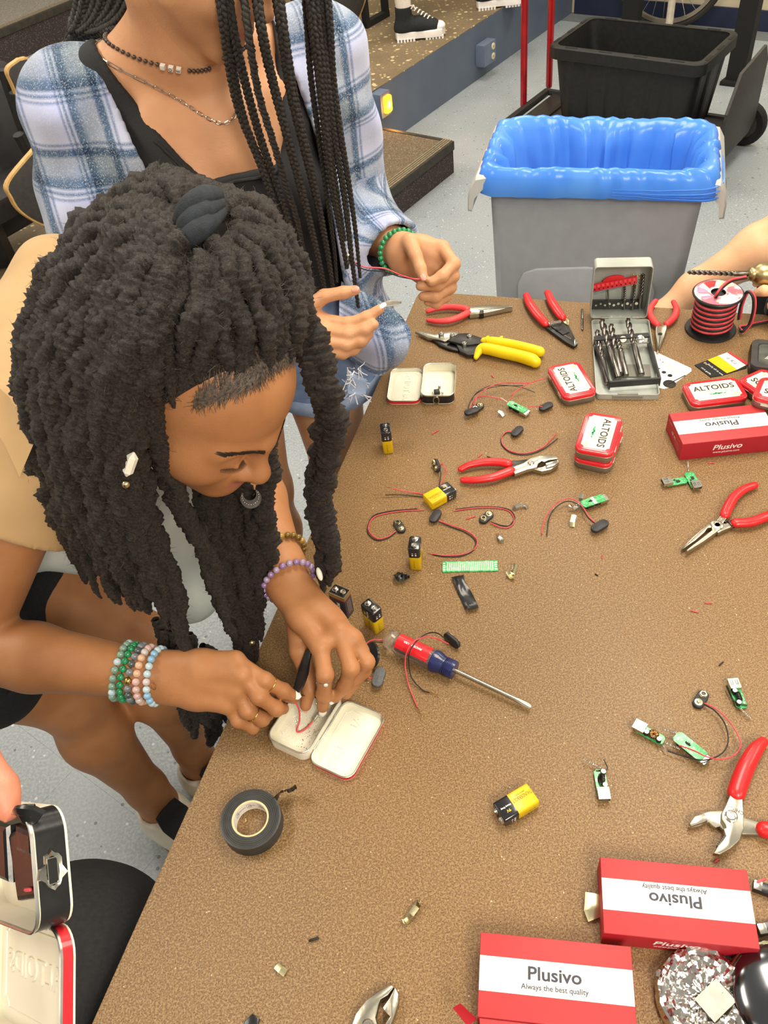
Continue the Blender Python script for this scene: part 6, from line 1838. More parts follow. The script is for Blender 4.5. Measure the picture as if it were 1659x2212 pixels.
def head_sdf(S,c,R,s=1.0,low=1.0):
    """add a head to S: local axes x right, y face, z up"""
    c = np.asarray(c,float); R = np.asarray(R,float)
    W = lambda x,y,z: c+R @ (np.array((x,y,z if z > .016 else .016+(z-.016)*low))*s)
    E = lambda p,r,k=.012,sub=False: S.ell(W(*p),np.array(r)*s,R,k*s,sub)
    C_ = lambda a,b,ra,rb,k=.01: S.cap(W(*a),W(*b),ra*s,rb*s,k*s)
    E((0,-.015,.035),(.074,.093,.085)); E((0,.028,-.030),(.062,.064,.080),.03); E((0,.038,.045),(.064,.052,.055),.03)
    for x in (-1,1):
        C_((x*.050,.015,-.060),(x*.006,.076,-.103),.022,.016,.03)
        E((x*.040,.060,-.034),(.027,.028,.026),.03)
        C_((x*.008,.093,.019),(x*.046,.074,.017),.0085,.007,.016)
        E((x*.076,-.005,-.010),(.010,.020,.030),.008)
    for x in (-1,1): E((x*.031,.100,-.004),(.018,.015,.012),.014,True)
    for x in (-1,1):
        E((x*.031,.074,-.004),(.0185,.0185,.0165),.006)
        C_((x*.018,.0905,-.0075),(x*.031,.0935,-.0095),.0022,.0024,.003); C_((x*.031,.0935,-.0095),(x*.045,.083,-.0065),.0024,.002,.003)
    C_((0,.088,.014),(0,.110,-.032),.0075,.0105,.014); E((0,.110,-.036),(.0125,.0115,.0105),.008)
    for x in (-1,1): E((x*.0135,.099,-.040),(.0085,.0095,.0075),.006)
    E((0,.076,-.068),(.030,.025,.024),.02)
    for x in (-1,1):
        C_((0,.1015,-.0640),(x*.022,.088,-.0680),.0056,.0030,.003); C_((0,.0985,-.0745),(x*.020,.088,-.0705),.0064,.0030,.003)
    E((0,.080,-.104),(.020,.016,.016),.02)
    return W


def nail(parent,tip,dirv,up,m='nail_white',L=.011,w=.0042,lift=.0058):
    """fingernail plate over a fingertip, world coordinates"""
    tip = np.asarray(tip,float); d = np.asarray(dirv,float); d = d/np.linalg.norm(d); u = np.asarray(up,float); u = u-d*(u @ d); u = u/np.linalg.norm(u)
    x = np.cross(d,u); iv = wm(parent).inverted(); mb = MB(); rings = []
    for i,(t,ww) in enumerate(((-.9,.7),(-.6,.95),(0,1),(.5,.95),(.85,.7),(1,.35))):
        top = []; bot = []
        for q in np.linspace(-1,1,7):
            z = lift*(1-.34*q*q)-.0006*(t ** 2)
            p = tip+d*t*L/2+x*q*w*ww+u*z
            top.append(tuple(iv @ Vector(p))); bot.append(tuple(iv @ Vector(p-u*.0007)))
        rings.append(top+bot[::-1])
    mb.loft(rings); return mb.build('fingernail',MATS[m],parent,60)


def hand(S,wrist,wr,knuckles,fingers,thumb,palm_r=.0125,finger_r=(.0092,.0085,.0078,.0066),normal=None):
    """palm from wrist to four knuckles, then fingers as joint chains"""
    wrist = np.asarray(wrist,float); ks = [np.asarray(p,float) for p in knuckles]
    cr = ks[3]-ks[0]; cr /= np.linalg.norm(cr)
    for i,kp in enumerate(ks):
        w0 = wrist+cr*(i-1.5)*wr*.45
        S.cap(w0,w0+(kp-w0)*.55,wr*.62,palm_r*1.05,.012); S.cap(w0+(kp-w0)*.5,kp,palm_r*1.05,palm_r*.86,.009)
    for i in range(3): S.cap(ks[i],ks[i+1],palm_r*.72,palm_r*.72,.008)
    for i,f in enumerate(fingers):
        pts = [ks[i]]+[np.asarray(p,float) for p in f]; r = finger_r
        rad = [r[0]*(1.0 if i < 3 else .9)]+[r[min(j+1,3)]*(1.0 if i < 3 else .88) for j in range(len(f))]
        S.path(pts,rad,.003)
        for j,p in enumerate(f[:-1]): S.ell(p,[rad[j+1]*1.1]*3,None,.004)
    tp = [np.asarray(p,float) for p in thumb]
    S.cap(wrist+(tp[0]-wrist)*.25,tp[0],wr*.55,.0135,.012); S.path(tp,[.0135,.0105,.0095,.0075][:len(tp)],.004)
    return S


def loc_tube(P,r,n=10,seed=0,twist=95.0,amp=.16,taper=.55,root=.55):
    """ropy lock of hair: lumpy twisted tube, returns vertices and quads"""
    rs = np.random.RandomState(seed)
    P = np.array(catmull(P,14)); L = np.concatenate([[0],np.cumsum(np.linalg.norm(np.diff(P,axis=0),axis=1))])
    N = max(24,int(L[-1]/.0018)); q = np.linspace(0,L[-1],N)
    P = np.stack([np.interp(q,L,P[:,i]) for i in range(3)],1)
    ph = rs.uniform(0,6.28,6)
    w = .0030*np.sin(q*38+ph[0])+.0016*np.sin(q*95+ph[1]); w2 = .0030*np.sin(q*33+ph[2])+.0016*np.sin(q*88+ph[3])
    t,a,b = frames(P); P = P+a*w[:,None]+b*w2[:,None]
    t,a,b = frames(P)
    env = np.minimum(1,root+q/(.03 if root > .5 else .045))*np.interp(q/q[-1],[0,.75,.96,1],[1,.95,taper,.15])
    base = r*env*(1+.10*np.sin(q*140+ph[4])+.08*np.sin(q*61+ph[5])+rs.normal(0,.02,N))
    co = np.cumsum(np.interp(q,np.linspace(0,q[-1],40),rs.uniform(620,1050,40)))*(q[1]-q[0])
    th = np.linspace(0,2*PI,n,endpoint=False)
    R = base[:,None]*(1+amp*np.cos(2*(th[None,:]-twist*q[:,None]))+.09*np.cos(th[None,:]+210*q[:,None]+ph[0])+.12*np.cos(th[None,:]+co[:,None])+.07*np.cos(2*th[None,:]-1.7*co[:,None])+rs.normal(0,.02,(N,n)))
    vs = P[:,None,:]+R[:,:,None]*(np.cos(th)[None,:,None]*a[:,None,:]+np.sin(th)[None,:,None]*b[:,None,:])
    i = np.arange(N-1)[:,None]; j = np.arange(n)[None,:]; j2 = (j+1) % n
    fs = np.stack([i*n+j,i*n+j2,(i+1)*n+j2,(i+1)*n+j],-1).reshape(-1,4)
    return vs.reshape(-1,3),fs,P,base


def fuzz(chains,count,parent,m,seed=1,length=.014,rad=.00022):
    """flyaway hairs standing off the locks"""
    rs = np.random.RandomState(seed); V_,F_ = [],[]; k = 0
    for _ in range(count):
        P,r = chains[rs.randint(len(chains))]; i = rs.randint(2,len(P)-1)
        d = rs.normal(0,1,3); t = P[i]-P[i-1]; t /= np.linalg.norm(t)+1e-9; d -= t*(d @ t); d /= np.linalg.norm(d)
        e = np.cross(t,d); p0 = P[i]+d*r[i]*.8; L = length*rs.uniform(.4,1.1); cu = rs.uniform(-1.4,1.4)
        q = np.linspace(0,1,5)[:,None]
        c = p0+d*L*.55*q+t*L*rs.uniform(-.5,.7)*q ** 2+e*L*cu*.5*q ** 2
        for s_ in range(5):
            rr_ = rad*(1-.16*s_)
            V_ += [c[s_]+e*rr_,c[s_]-e*rr_*.5+d*rr_*.0+t*rr_*.87,c[s_]-e*rr_*.5-t*rr_*.87]
        for s_ in range(4):
            for j in range(3): F_.append((k+s_*3+j,k+s_*3+(j+1) % 3,k+s_*3+3+(j+1) % 3,k+s_*3+3+j))
        k += 15
    o = np_mesh('flyaway_hairs',np.array(V_),np.array(F_),m,parent); tag(o,kind='stuff'); return o


def sheet_locs(guides,n,jit,rs,layer=0.0):
    """centre lines interpolated across a row of guide curves"""
    G = [np.array(catmull(g,8)) for g in guides]
    G = [np.stack([np.interp(np.linspace(0,1,40),np.linspace(0,1,len(g)),g[:,i]) for i in range(3)],1) for g in G]
    G = np.array(G); out = []
    for i in range(n):
        s_ = np.clip((i+.5)/n*(len(G)-1)+rs.uniform(-.12,.12),0,len(G)-1); a = min(int(s_),len(G)-2); f = s_-a
        c = G[a]*(1-f)+G[a+1]*f
        o = np.stack([np.interp(np.linspace(0,1,40),np.linspace(0,1,6),rs.normal(0,jit,6)) for _ in range(3)],1)
        end = int(40*rs.uniform(.88,1.0)); out.append((c+o+np.array([0,.55,-.45])*layer)[:end][::3])
    return out


def add_locs(curves,r,hair,m,seed0,chains,name='dreadlock',rs=None,taper=.55,root=.55):
    for i,c in enumerate(curves):
        v,f,P,b = loc_tube([tuple(p) for p in c],r*(rs.uniform(.85,1.18) if rs is not None else 1),10,seed0+i,taper=taper,root=root)
        np_mesh(name,v,f,m,hair); chains.append((P,b))


# ================================================================== person with dreadlocks bending over the table
HA = np.array([[-.5307,.5855,.6128],[-.8191,-.54,-.1934],[.2177,-.6046,.7662]])
HAc = V(-.1842,.7165,1.1671); hs = 1.05
pa = thing('person','person with long dark dreadlocks in a tan shirt bending over the table','person',(-.52,.80,0))
S1 = Sdf(); W = head_sdf(S1,HAc,HA,hs,.66)
nk = V(-.335,.80,1.055)
S1.path([W(0,-.03,-.07),W(0,-.045,-.12),nk],[.056,.054,.060],.03)
sR,sL,pel = V(-.40,.79,1.045),V(-.40,1.06,1.09),V(-.78,.90,.78)
S2 = Sdf(); S2.cap(nk,V(-.42,.91,1.02),.06,.08,.05); S2.cap(sR,sL,.05,.05,.05); S2.cap(V(-.44,.91,1.0),V(-.62,.90,.88),.10,.105,.06,(V(.55,0,.8),.8)); S2.cap(V(-.62,.90,.88),pel,.105,.12,.06)
eR,eL = V(-.55,.655,.86),V(-.192,.90,.90)
wR,wL = V(*(-.3029,.5937,.822)),V(*(-.1317,.6753,.858))
S2.cap(sL,eL,.046,.042,.03)
S3 = Sdf(); S3.cap(sR,eR,.048,.043,.02); S3.path([eR,eR+(wR-eR)*.35,wR-(wR-eR)*.12,wR],[.042,.043,.030,.026],.012)
kR = [V(*p) for p in ((-.2059,.5851,.846),(-.1979,.567,.842),(-.2081,.5571,.826),(-.222,.5482,.812))]
hand(S3,wR,.026,kR,
     [[V(*(-.1722,.5605,.832)),V(*(-.154,.5579,.808)),V(*(-.1445,.5564,.797))],
      [V(*(-.1811,.5454,.822)),V(*(-.1648,.5401,.798)),V(*(-.1584,.5461,.786))],
      [V(*(-.1986,.5383,.806)),V(*(-.1851,.5361,.786)),V(*(-.1792,.5465,.775))],
      [V(*(-.2132,.5352,.792)),V(*(-.1992,.5334,.774)),V(*(-.1951,.5424,.766))]],
     [V(*(-.2386,.609,.805)),V(*(-.1998,.5913,.79)),V(*(-.165,.571,.786)),V(*(-.1452,.5591,.786))],.0145,(.0105,.0096,.0088,.0074))
S4 = Sdf(); S4.path([eL,eL+(wL-eL)*.35,wL-(wL-eL)*.15,wL],[.040,.039,.028,.026],.012)
kL = [V(*p) for p in ((-.0998,.5834,.852),(-.075,.5984,.856),(-.0601,.5917,.846),(-.0548,.5852,.828))]
hand(S4,wL,.026,kL,
     [[V(*(-.0981,.5537,.836)),V(*(-.1049,.5495,.8)),V(*(-.111,.5486,.772))],
      [V(*(-.0661,.5563,.838)),V(*(-.0776,.5533,.808)),V(*(-.0925,.5495,.79))],
      [V(*(-.0476,.5703,.826)),V(*(-.0642,.5682,.8)),V(*(-.0804,.5631,.782))],
      [V(*(-.0527,.5719,.806)),V(*(-.0677,.5687,.786)),V(*(-.0797,.5598,.776))]],
     [V(*(-.1294,.6039,.822)),V(*(-.1252,.5838,.802)),V(*(-.1247,.5666,.788)),V(*(-.1321,.5528,.775))],.0140,(.0108,.0098,.0090,.0074))
kn,an = V(*(-.5963,.8339,.46)),V(*(-.5425,.7897,.085))
kn2,an2 = V(*(-.4609,.9027,.47)),V(*(-.4629,.8703,.085))
S5 = Sdf()
S5.path([V(-.76,.80,.76),V(-.68,.815,.60),kn],[.094,.082,.064],.03); S5.path([kn,kn+(an-kn)*.32+V(-.012,0,0),an+(kn-an)*.16,an,an+V(0,0,-.05)],[.058,.060,.036,.034,.036],.03)
S5.path([V(-.76,1.0,.77),V(-.62,.965,.62),kn2],[.092,.078,.058],.03); S5.path([kn2,kn2+(an2-kn2)*.32+V(-.012,0,0),an2+(kn2-an2)*.16,an2,an2+V(0,0,-.05)],[.056,.056,.035,.033,.036],.03)


def lipA(v):
    q = (v-HAc) @ HA/hs
    return {'lip': (np.clip(1-np.abs(q[:,2]+.0405)/.008,0,1) ** .5*(np.abs(q[:,0]) < .022)*(q[:,1] > .090)).astype(np.float32)}


body('body',[(S1,.0021),(S2,.010),(S3,.0020),(S4,.0020),(S5,.0062)],MATS['skin_brown'],pa,lipA)
nail(pa,(-.1418,.5565,.796),V(*(-.1404,.5569,.794))-V(*(-.154,.5579,.808)),(0,-.3,1),lift=.0062,L=.013,w=.005)
nail(pa,(-.1118,.5476,.767),V(*(-.1113,.5478,.77))-V(*(-.1049,.5495,.8)),(.1,-1,.4),lift=.0062,L=.014,w=.005)
nail(pa,(-.0963,.5487,.788),V(*(-.0939,.5509,.788))-V(*(-.0776,.5533,.808)),(.3,-1,.3),lift=.0055,L=.012,w=.0045)
nail(pa,(-.1339,.5522,.771),V(*(-.1324,.5527,.773))-V(*(-.1247,.5666,.788)),(.8,-.2,.5),'nail_pink',lift=.005)

# face details
iv = wm(pa).inverted()
HW = lambda x,y,z: tuple(iv @ Vector(W(x,y,z)))
bodyA = [o for o in pa.children if o.name.startswith('body')][0]
bpy.context.view_layer.update()


def onskin(p,lift=.0007):
    ok,q,n,i = bodyA.closest_point_on_mesh(Vector(p)); return tuple(q+n*lift)


for s_ in (1,-1):
    rsb = np.random.RandomState(4); m = MB()
    for _ in range(150):
        u = rsb.uniform(0,1); x = s_*(.010+.040*u); y = .1035-.0255*u ** 1.7; z = .0215+.006*math.sin(u*PI*.8)-.004*u+rsb.uniform(-.0028,.0028)*(1-.5*u)
        m.tube([onskin(HW(x,y,z)),onskin(HW(x+s_*.0035,y-.0005-.002*u,z+.0012),.0011),onskin(HW(x+s_*.007,y-.0015-.004*u,z+.0014))],[.0004,.0004,.00015],4)
    tag(m.build('eyebrow',MATS['brow_hair'],pa,60),kind='stuff')
    m = MB()
    for i in range(26):
        u = i/25; x = s_*(.018+.028*u); y = .0925+.002*math.sin(u*PI)-.010*u*u; z = -.0095-.0015*math.sin(u*PI)+.003*u
        m.tube([HW(x,y,z),HW(x+s_*.002*(u-.2),y+.004,z-.003),HW(x+s_*.005*(u-.2),y+.0065,z-.0035)],[.0004,.0003,.00012],4)
    tag(m.build('eyelashes',MATS['brow_hair'],pa,60),kind='stuff')
m = MB(); hp = []
for a_ in np.linspace(0,2*PI,18):
    hx,hz = .0026*math.sin(a_) ** 3*1.1,.0022*(13*math.cos(a_)-5*math.cos(2*a_)-2*math.cos(3*a_)-math.cos(4*a_))/13
    hp.append(HW(.0565+hx*.9,.0655-hx*.9,-.012+hz))
m.tube(hp,.00035,5); m.build('heart_mark',MATS['brow_hair'],pa,60)

# hair: cap plus locks
hair = bpy.data.objects.new('hair',None); COL.objects.link(hair); hair.parent = pa
SC_ = Sdf(); SC_.ell(W(0,-.022,.045),np.array((.080,.0955,.087))*hs,HA,.02); SC_.ell(W(0,-.05,-.03),np.array((.072,.066,.075))*hs,HA,.04)
D_,lo_,h_,ax_ = SC_.field(.003)
X_ = np.meshgrid(*ax_,indexing='ij',sparse=True)
ql = [sum((X_[i]-HAc[i])*HA[i,j] for i in range(3))/hs for j in range(3)]
D_ = np.maximum(D_,(ql[1]-(.062-.9*np.maximum(0,.055-ql[2])-.15*np.abs(ql[0])))*.7)
v_,f_ = nets(D_,lo_,h_); np_mesh('hair_cap',soften(v_,f_,2),f_,MATS['hair_black'],hair)
chains = []
rsA = np.random.RandomState(21)
tie = (-.129,.7473,1.326)
S_G = [[(-.1495,.7685,1.3117),(-.1795,.7886,1.3308),(-.2279,.8095,1.3231),(-.2833,.8196,1.2913),(-.3265,.8035,1.2483),(-.3545,.7725,1.198),(-.3725,.743,1.1354),(-.3876,.7203,1.0447),(-.3928,.7007,.9431),(-.3793,.6703,.8451)],
       [(-.1476,.7595,1.3169),(-.1905,.7577,1.329),(-.2417,.7466,1.3046),(-.2812,.7205,1.2659),(-.3096,.6937,1.2127),(-.3294,.6787,1.1432),(-.3456,.676,1.0509),(-.3506,.6648,.9503),(-.3493,.6461,.8359)],
       [(-.1436,.7491,1.3208),(-.1802,.7222,1.3228),(-.2184,.6919,1.2939),(-.2499,.6661,1.2555),(-.274,.6464,1.2091),(-.2929,.6425,1.1432),(-.3074,.6437,1.0546),(-.3164,.6417,.9491),(-.3162,.6298,.841)],
       [(-.1398,.7383,1.3243),(-.1671,.7024,1.3177),(-.1945,.6657,1.2966),(-.2194,.636,1.2614),(-.2426,.6212,1.2127),(-.2612,.6212,1.1506),(-.2772,.627,1.0663),(-.2886,.6295,.9582),(-.2925,.6202,.8388)],
       [(-.138,.7366,1.3227),(-.1548,.6904,1.3132),(-.1756,.6534,1.2918),(-.1994,.6309,1.2565),(-.223,.6191,1.2108),(-.2431,.6193,1.1488),(-.2564,.6216,1.075),(-.2669,.6256,.9752),(-.2692,.619,.8653),(-.2644,.5927,.7712)]]
add_locs(sheet_locs(S_G,20,.0026,rsA),.0104,hair,MATS['hair_black'],100,chains,rs=rsA)
add_locs(sheet_locs(S_G,18,.005,rsA,.024),.0105,hair,MATS['hair_black'],200,chains,rs=rsA)
F_G = [[(-.2025,.6287,1.1991),(-.184,.6385,1.2637),(-.1571,.6785,1.3018),(-.1357,.7279,1.3213)],[(-.1627,.6382,1.2124),(-.1465,.6468,1.2717),(-.1327,.6793,1.3068),(-.1298,.7291,1.3225)],[(-.1268,.6408,1.2107),(-.1149,.66,1.2676),(-.1159,.6897,1.3028),(-.1257,.7334,1.3224)],
       [(-.095,.6504,1.2032),(-.0849,.6729,1.2592),(-.0947,.7055,1.2999),(-.1229,.7394,1.3226)],[(-.0661,.6827,1.1954),(-.0562,.7082,1.2473),(-.0736,.7408,1.2963),(-.1201,.7486,1.3231)],[(-.0508,.7345,1.1964),(-.0504,.7633,1.2445),(-.0736,.7802,1.2952),(-.1188,.7583,1.3226)]]
add_locs(sheet_locs(F_G,15,.0022,rsA),.0090,hair,MATS['hair_black'],300,chains,rs=rsA,taper=.9,root=.22)
add_locs(sheet_locs([[(-.1176,.7642,1.3214),(-.0903,.8049,1.3049),(-.0642,.8099,1.2682),(-.0507,.7911,1.2227),(-.0474,.7553,1.1817)],[(-.1208,.7658,1.3229),(-.1083,.825,1.3102),(-.0817,.8484,1.2773),(-.0608,.8284,1.2306),(-.0529,.7907,1.1947)]],6,.003,rsA),.0095,hair,MATS['hair_black'],340,chains,rs=rsA)
add_locs(sheet_locs([[(-.1421,.7717,1.3147),(-.1824,.8166,1.3299),(-.2298,.8586,1.3147),(-.2759,.8743,1.2881)],[(-.1326,.774,1.3169),(-.1518,.8266,1.3255),(-.1897,.8644,1.3201),(-.2355,.8981,1.297)],[(-.1279,.7751,1.318),(-.1401,.8327,1.3176),(-.17,.8805,1.3079),(-.2094,.9185,1.2889)]],9,.003,rsA),.0105,hair,MATS['hair_black'],360,chains,rs=rsA)
add_locs(sheet_locs([[(-.1899,.6574,1.2818),(-.2106,.6289,1.2228),(-.2358,.6256,1.1478),(-.2501,.6312,1.0634),(-.2564,.6296,.9721),(-.2622,.6162,.8626),(-.2728,.5863,.7374)],
                     [(-.1983,.6626,1.2798),(-.2203,.6354,1.2194),(-.2445,.6302,1.1453),(-.2613,.6358,1.0609),(-.2691,.6302,.9658),(-.2753,.6191,.8516)]],5,.002,rsA),.0098,hair,MATS['hair_black'],400,chains,rs=rsA)
add_locs(sheet_locs([[(-.1931,.6519,1.2558),(-.2061,.6354,1.2056),(-.2182,.6384,1.1325),(-.2189,.6456,1.0565),(-.2169,.6483,.983),(-.2176,.641,.9139),(-.2175,.6289,.8333),(-.2156,.6106,.7745)],
                     [(-.1977,.6522,1.2353),(-.2099,.6345,1.1839),(-.2139,.6419,1.1219),(-.213,.6482,1.0451),(-.2103,.6502,.971),(-.2093,.6422,.9012),(-.2095,.6252,.8159)]],3,.002,rsA),.0088,hair,MATS['hair_black'],420,chains,rs=rsA)
add_locs(sheet_locs([[(-.2003,.7562,1.0927),(-.2132,.7326,1.0288),(-.2173,.7092,.9651),(-.2184,.6869,.8747),(-.2174,.6488,.7832),(-.2217,.6253,.7055)],
                     [(-.1743,.7691,1.0912),(-.1879,.7372,1.0194),(-.1975,.7123,.9404),(-.2013,.6826,.8569),(-.204,.6531,.7735),(-.2076,.6324,.7262)],
                     [(-.1438,.7738,1.0819),(-.1565,.7412,1.0094),(-.1644,.7089,.9372),(-.1738,.6842,.8583),(-.1825,.6587,.7926)]],15,.004,rsA),.0098,hair,MATS['hair_black'],440,chains,rs=rsA)
add_locs(sheet_locs([[(-.3183,.6787,.8394),(-.3218,.6535,.7462),(-.3285,.633,.6714),(-.3318,.6216,.633)],[(-.2893,.6594,.8071),(-.2903,.637,.7167),(-.2935,.6103,.636),(-.2938,.603,.6014)],[(-.2684,.6585,.7925),(-.265,.6344,.7143),(-.2632,.6119,.6513)]],8,.004,rsA),.0085,hair,MATS['hair_black'],470,chains,rs=rsA)
add_locs([np.array(c) for c in ([(-.0591,.7438,1.1915),(-.0499,.7103,1.1664),(-.053,.7023,1.1104),(-.0677,.7036,1.0426),(-.0791,.7005,.9706),(-.0879,.693,.8944),(-.0933,.6785,.8323)],
                                [(-.0457,.7574,1.1975),(-.0383,.7091,1.1653),(-.0418,.697,1.1192),(-.0537,.6988,1.0588),(-.0698,.6972,.9882),(-.0758,.6895,.9048),(-.0816,.6778,.8453)],
                                [(-.1272,.7525,1.0823),(-.1299,.7326,1.0426),(-.1385,.7148,.9842),(-.1542,.6998,.9009),(-.1687,.681,.8415)])],.0120,hair,MATS['hair_black'],490,chains,rs=rsA)
for lo_c in ([(-.3115,.8142,1.2723),(-.324,.8094,1.2609),(-.3296,.8002,1.2452),(-.3245,.7943,1.2368)],[(-.2996,.8119,1.2771),(-.3135,.8091,1.2675),(-.3231,.7978,1.2456)]):
    add_locs([np.array(lo_c)],.007,hair,MATS['hair_black'],520,chains)
fuzz(chains,9000,hair,MATS['hair_fuzz'],3,.015,.00028)
# baby hairs along the hairline and the hair tie
m = MB(); rsh = np.random.RandomState(8)
for _ in range(1300):
    az = rsh.uniform(-1.15,1.2); el = math.radians(54)-.42*az*az+abs(rsh.normal(0,.16))-.05; L_ = rsh.uniform(.06,.14); ca = rsh.uniform(-.10,.10)
    hp = [HW(.16*math.sin(az+ca*q)*math.cos(el-L_*q),-.01+.16*math.cos(az+ca*q)*math.cos(el-L_*q),.03+.16*math.sin(el-L_*q)) for q in (-1,0,1)]
    m.tube([onskin(hp[0],.003),onskin(hp[1],.0022),onskin(hp[2],.0006)],[.0004,.00036,.00012],3)
tag(m.build('hairline_strands',MATS['hair_fuzz'],hair,60),kind='stuff')
tc = Vector(tie); td = Vector((-.1192,.7371,1.337))-Vector((-.1435,.7575,1.315)); td.normalize()
m = MB()
for k in range(3):
    c_ = V(*(-.1307,.7333,1.3333)); a0_,a1_ = V(*(-.1517,.7388,1.3179)),V(*(-.1152,.7676,1.3315))
    off = V(*(-.1307,.7333,1.3333))-c_
    pts = [a0_+V(0,-.006,-.006)*(k-1),V(*(-.1387,.7253,1.3368))+V(0,-.010,-.008)*(k-1),V(*(-.1238,.7321,1.3432))+V(0,-.010,-.008)*(k-1),a1_+V(0,-.006,-.006)*(k-1)]
    m.rod([tuple(iv @ Vector(p)) for p in catmull([tuple(p) for p in pts],6)],[.008,.0105,.0105,.008],10)
m.build('hair_tie',mat('scrunchie','23282d',.85,col2='2c3238',scale=120,bump=.4,bscale=700),hair,60)

# clothes
SS = Sdf(); SS.cap(V(-.38,.90,1.06),V(-.40,.90,1.04),.075,.10,.05); SS.cap(sR,sL,.078,.082,.05); SS.cap(V(-.44,.93,1.02),V(-.62,.92,.90),.125,.135,.06); SS.cap(V(-.62,.92,.90),pel,.135,.145,.06)
SS.cap(sR,sR+(eR-sR)*.5,.076,.078,.03); SS.cap(sL,sL+(eL-sL)*.62,.072,.078,.03)
hemR = sR+(eR-sR)*.36; dR = (eR-sR)/np.linalg.norm(eR-sR); hemL = sL+(eL-sL)*.55; dL = (eL-sL)/np.linalg.norm(eL-sL)


def cutA(x,y,z):
    a_ = (x-hemR[0])*dR[0]+(y-hemR[1])*dR[1]+(z-hemR[2])*dR[2]; a_ = np.where((y < .80) & (x > -.62) & (z > .82),a_,-1)
    b_ = (x-hemL[0])*dL[0]+(y-hemL[1])*dL[1]+(z-hemL[2])*dL[2]; b_ = np.where((x > -.36) & (z < 1.1),b_,-1)
    nkc = .088-np.sqrt((x+.325) ** 2+(y-.80) ** 2+(z-1.06) ** 2)
    return np.maximum(np.maximum(a_,b_),np.maximum(nkc,-(x+.86)))


foldA = lambda x,y,z: .006*(1-2*np.abs(np.sin(15*x+13*z+1.6*np.sin(11*y))))*np.sin(13*y+9*z+1)+.002*np.sin(60*z+30*y+11*x)
cloth('tan_shirt',SS,.0052,MATS['tan_cloth'],pa,cutA,.012,None,foldA)
# stitched pocket flap / collar point hanging at the sleeve
m = MB(); P = [iv @ Vector(p) for p in ((-.4016,.768,1.1662),(-.3847,.7496,1.1583),(-.3677,.7126,1.1203),(-.3898,.6927,1.0944),(-.3995,.7174,1.122),(-.4167,.7436,1.1429))]
n_ = (iv.to_3x3() @ (Vector((0,0,1.684))-Vector((-.3865,.7256,1.1326)))).normalized()
m.loft([[tuple(p) for p in P],[tuple(p+n_*.004) for p in P]]); m.build('collar_point',MATS['tan_cloth'],pa,40)
# white top under the shirt, seen between the locks
WS = Sdf(); WS.cap(V(-.36,.90,1.0),V(-.56,.91,.86),.112,.11,.06); WS.cap(V(-.33,.88,.98),V(-.42,.885,.84),.085,.09,.05); WS.cap(V(-.30,.90,.95),V(-.36,.91,.80),.065,.075,.05); WS.cap(V(-.34,.885,.90),V(-.33,.86,.66),.07,.05,.05)
cloth('white_top',WS,.008,MATS['white_cloth'],pa,None,.014,None,lambda x,y,z: .002*np.sin(40*z+20*y))
SH = Sdf(); SH.cap(V(-.76,.80,.78),V(-.68,.815,.60),.112,.105,.04); SH.cap(V(-.77,1.0,.78),V(-.64,.97,.64),.11,.10,.04); SH.cap(V(-.80,.82,.82),V(-.80,.99,.82),.125,.12,.06)
cloth('black_shorts',SH,.009,MATS['black_cloth'],pa,None,.014)


def shoe(parent,ankle,toe_dir,L=.25,body_m='shoe_white',top_m='black_cloth',w=.045,high=.09):
    """low sneaker: sole, upper, tongue, trim stripe"""
    d = np.array([toe_dir[0],toe_dir[1],0.]); d /= np.linalg.norm(d); sd = np.array([-d[1],d[0],0])
    c = np.array([ankle[0],ankle[1],0.]); iv_ = np.array(wm(parent).inverted())
    heel = c-d*.055; toe = heel+d*L
    U = Sdf(); U.cap(heel+V(0,0,.045)+d*.03,heel+d*.08+V(0,0,.05),.042,.044,.03,(sd,.85)); U.cap(heel+d*.06+V(0,0,.05),toe-d*.05+V(0,0,.035),.044,.034,.03,(sd,1.1)); U.cap(toe-d*.07+V(0,0,.034),toe-d*.042+V(0,0,.030),.038,.036,.03)
    U.cap(heel+d*.045+V(0,0,.06),heel+d*.05+V(0,0,high+.02),.044,.044,.02)
    Dd,lo,h,ax = U.field(.004); X = np.meshgrid(*ax,indexing='ij',sparse=True)
    Dd = np.maximum(Dd,(.020-X[2])); Dd = np.maximum(Dd,X[2]-high); q = heel+d*.045
    Dd = np.maximum(Dd,(.036-np.sqrt((X[0]-q[0]) ** 2+(X[1]-q[1]) ** 2))*1.0-np.where(X[2] > high-.03,0,1).astype(np.float32))
    v,f = nets(Dd,lo,h); np_mesh('shoe_upper',soften(v,f,2),f,MATS[body_m],parent)
    m = MB(); out = [heel+d*L*t+sd*w*s_ for t,s_ in ((0.0,.35),(.03,.7),(.2,.82),(.5,.86),(.75,1.0),(.9,.85),(.98,.45),(1.0,0),(.98,-.45),(.9,-.85),(.75,-1.0),(.5,-.86),(.2,-.82),(.03,-.7),(0.0,-.35))]
    q = [tuple((iv_ @ np.append(p,1))[:2]) for p in out]; m.prism(q,0.001,.026,.004); m.build('sole',MATS['shoe_sole'],parent,50)
    tg_ = [heel+d*t+V(0,0,z) for t,z in ((.085,high+.035),(.10,high+.005),(.13,.082),(.165,.066))]
    m = MB(); m.tube([tuple((iv_ @ np.append(p,1))[:3]) for p in catmull([tuple(p) for p in tg_],5)],[.028,.034,.032,.024],10,flat=.25,up=(0,0,1)); m.build('tongue',MATS[top_m],parent,50)
    return heel,d,sd


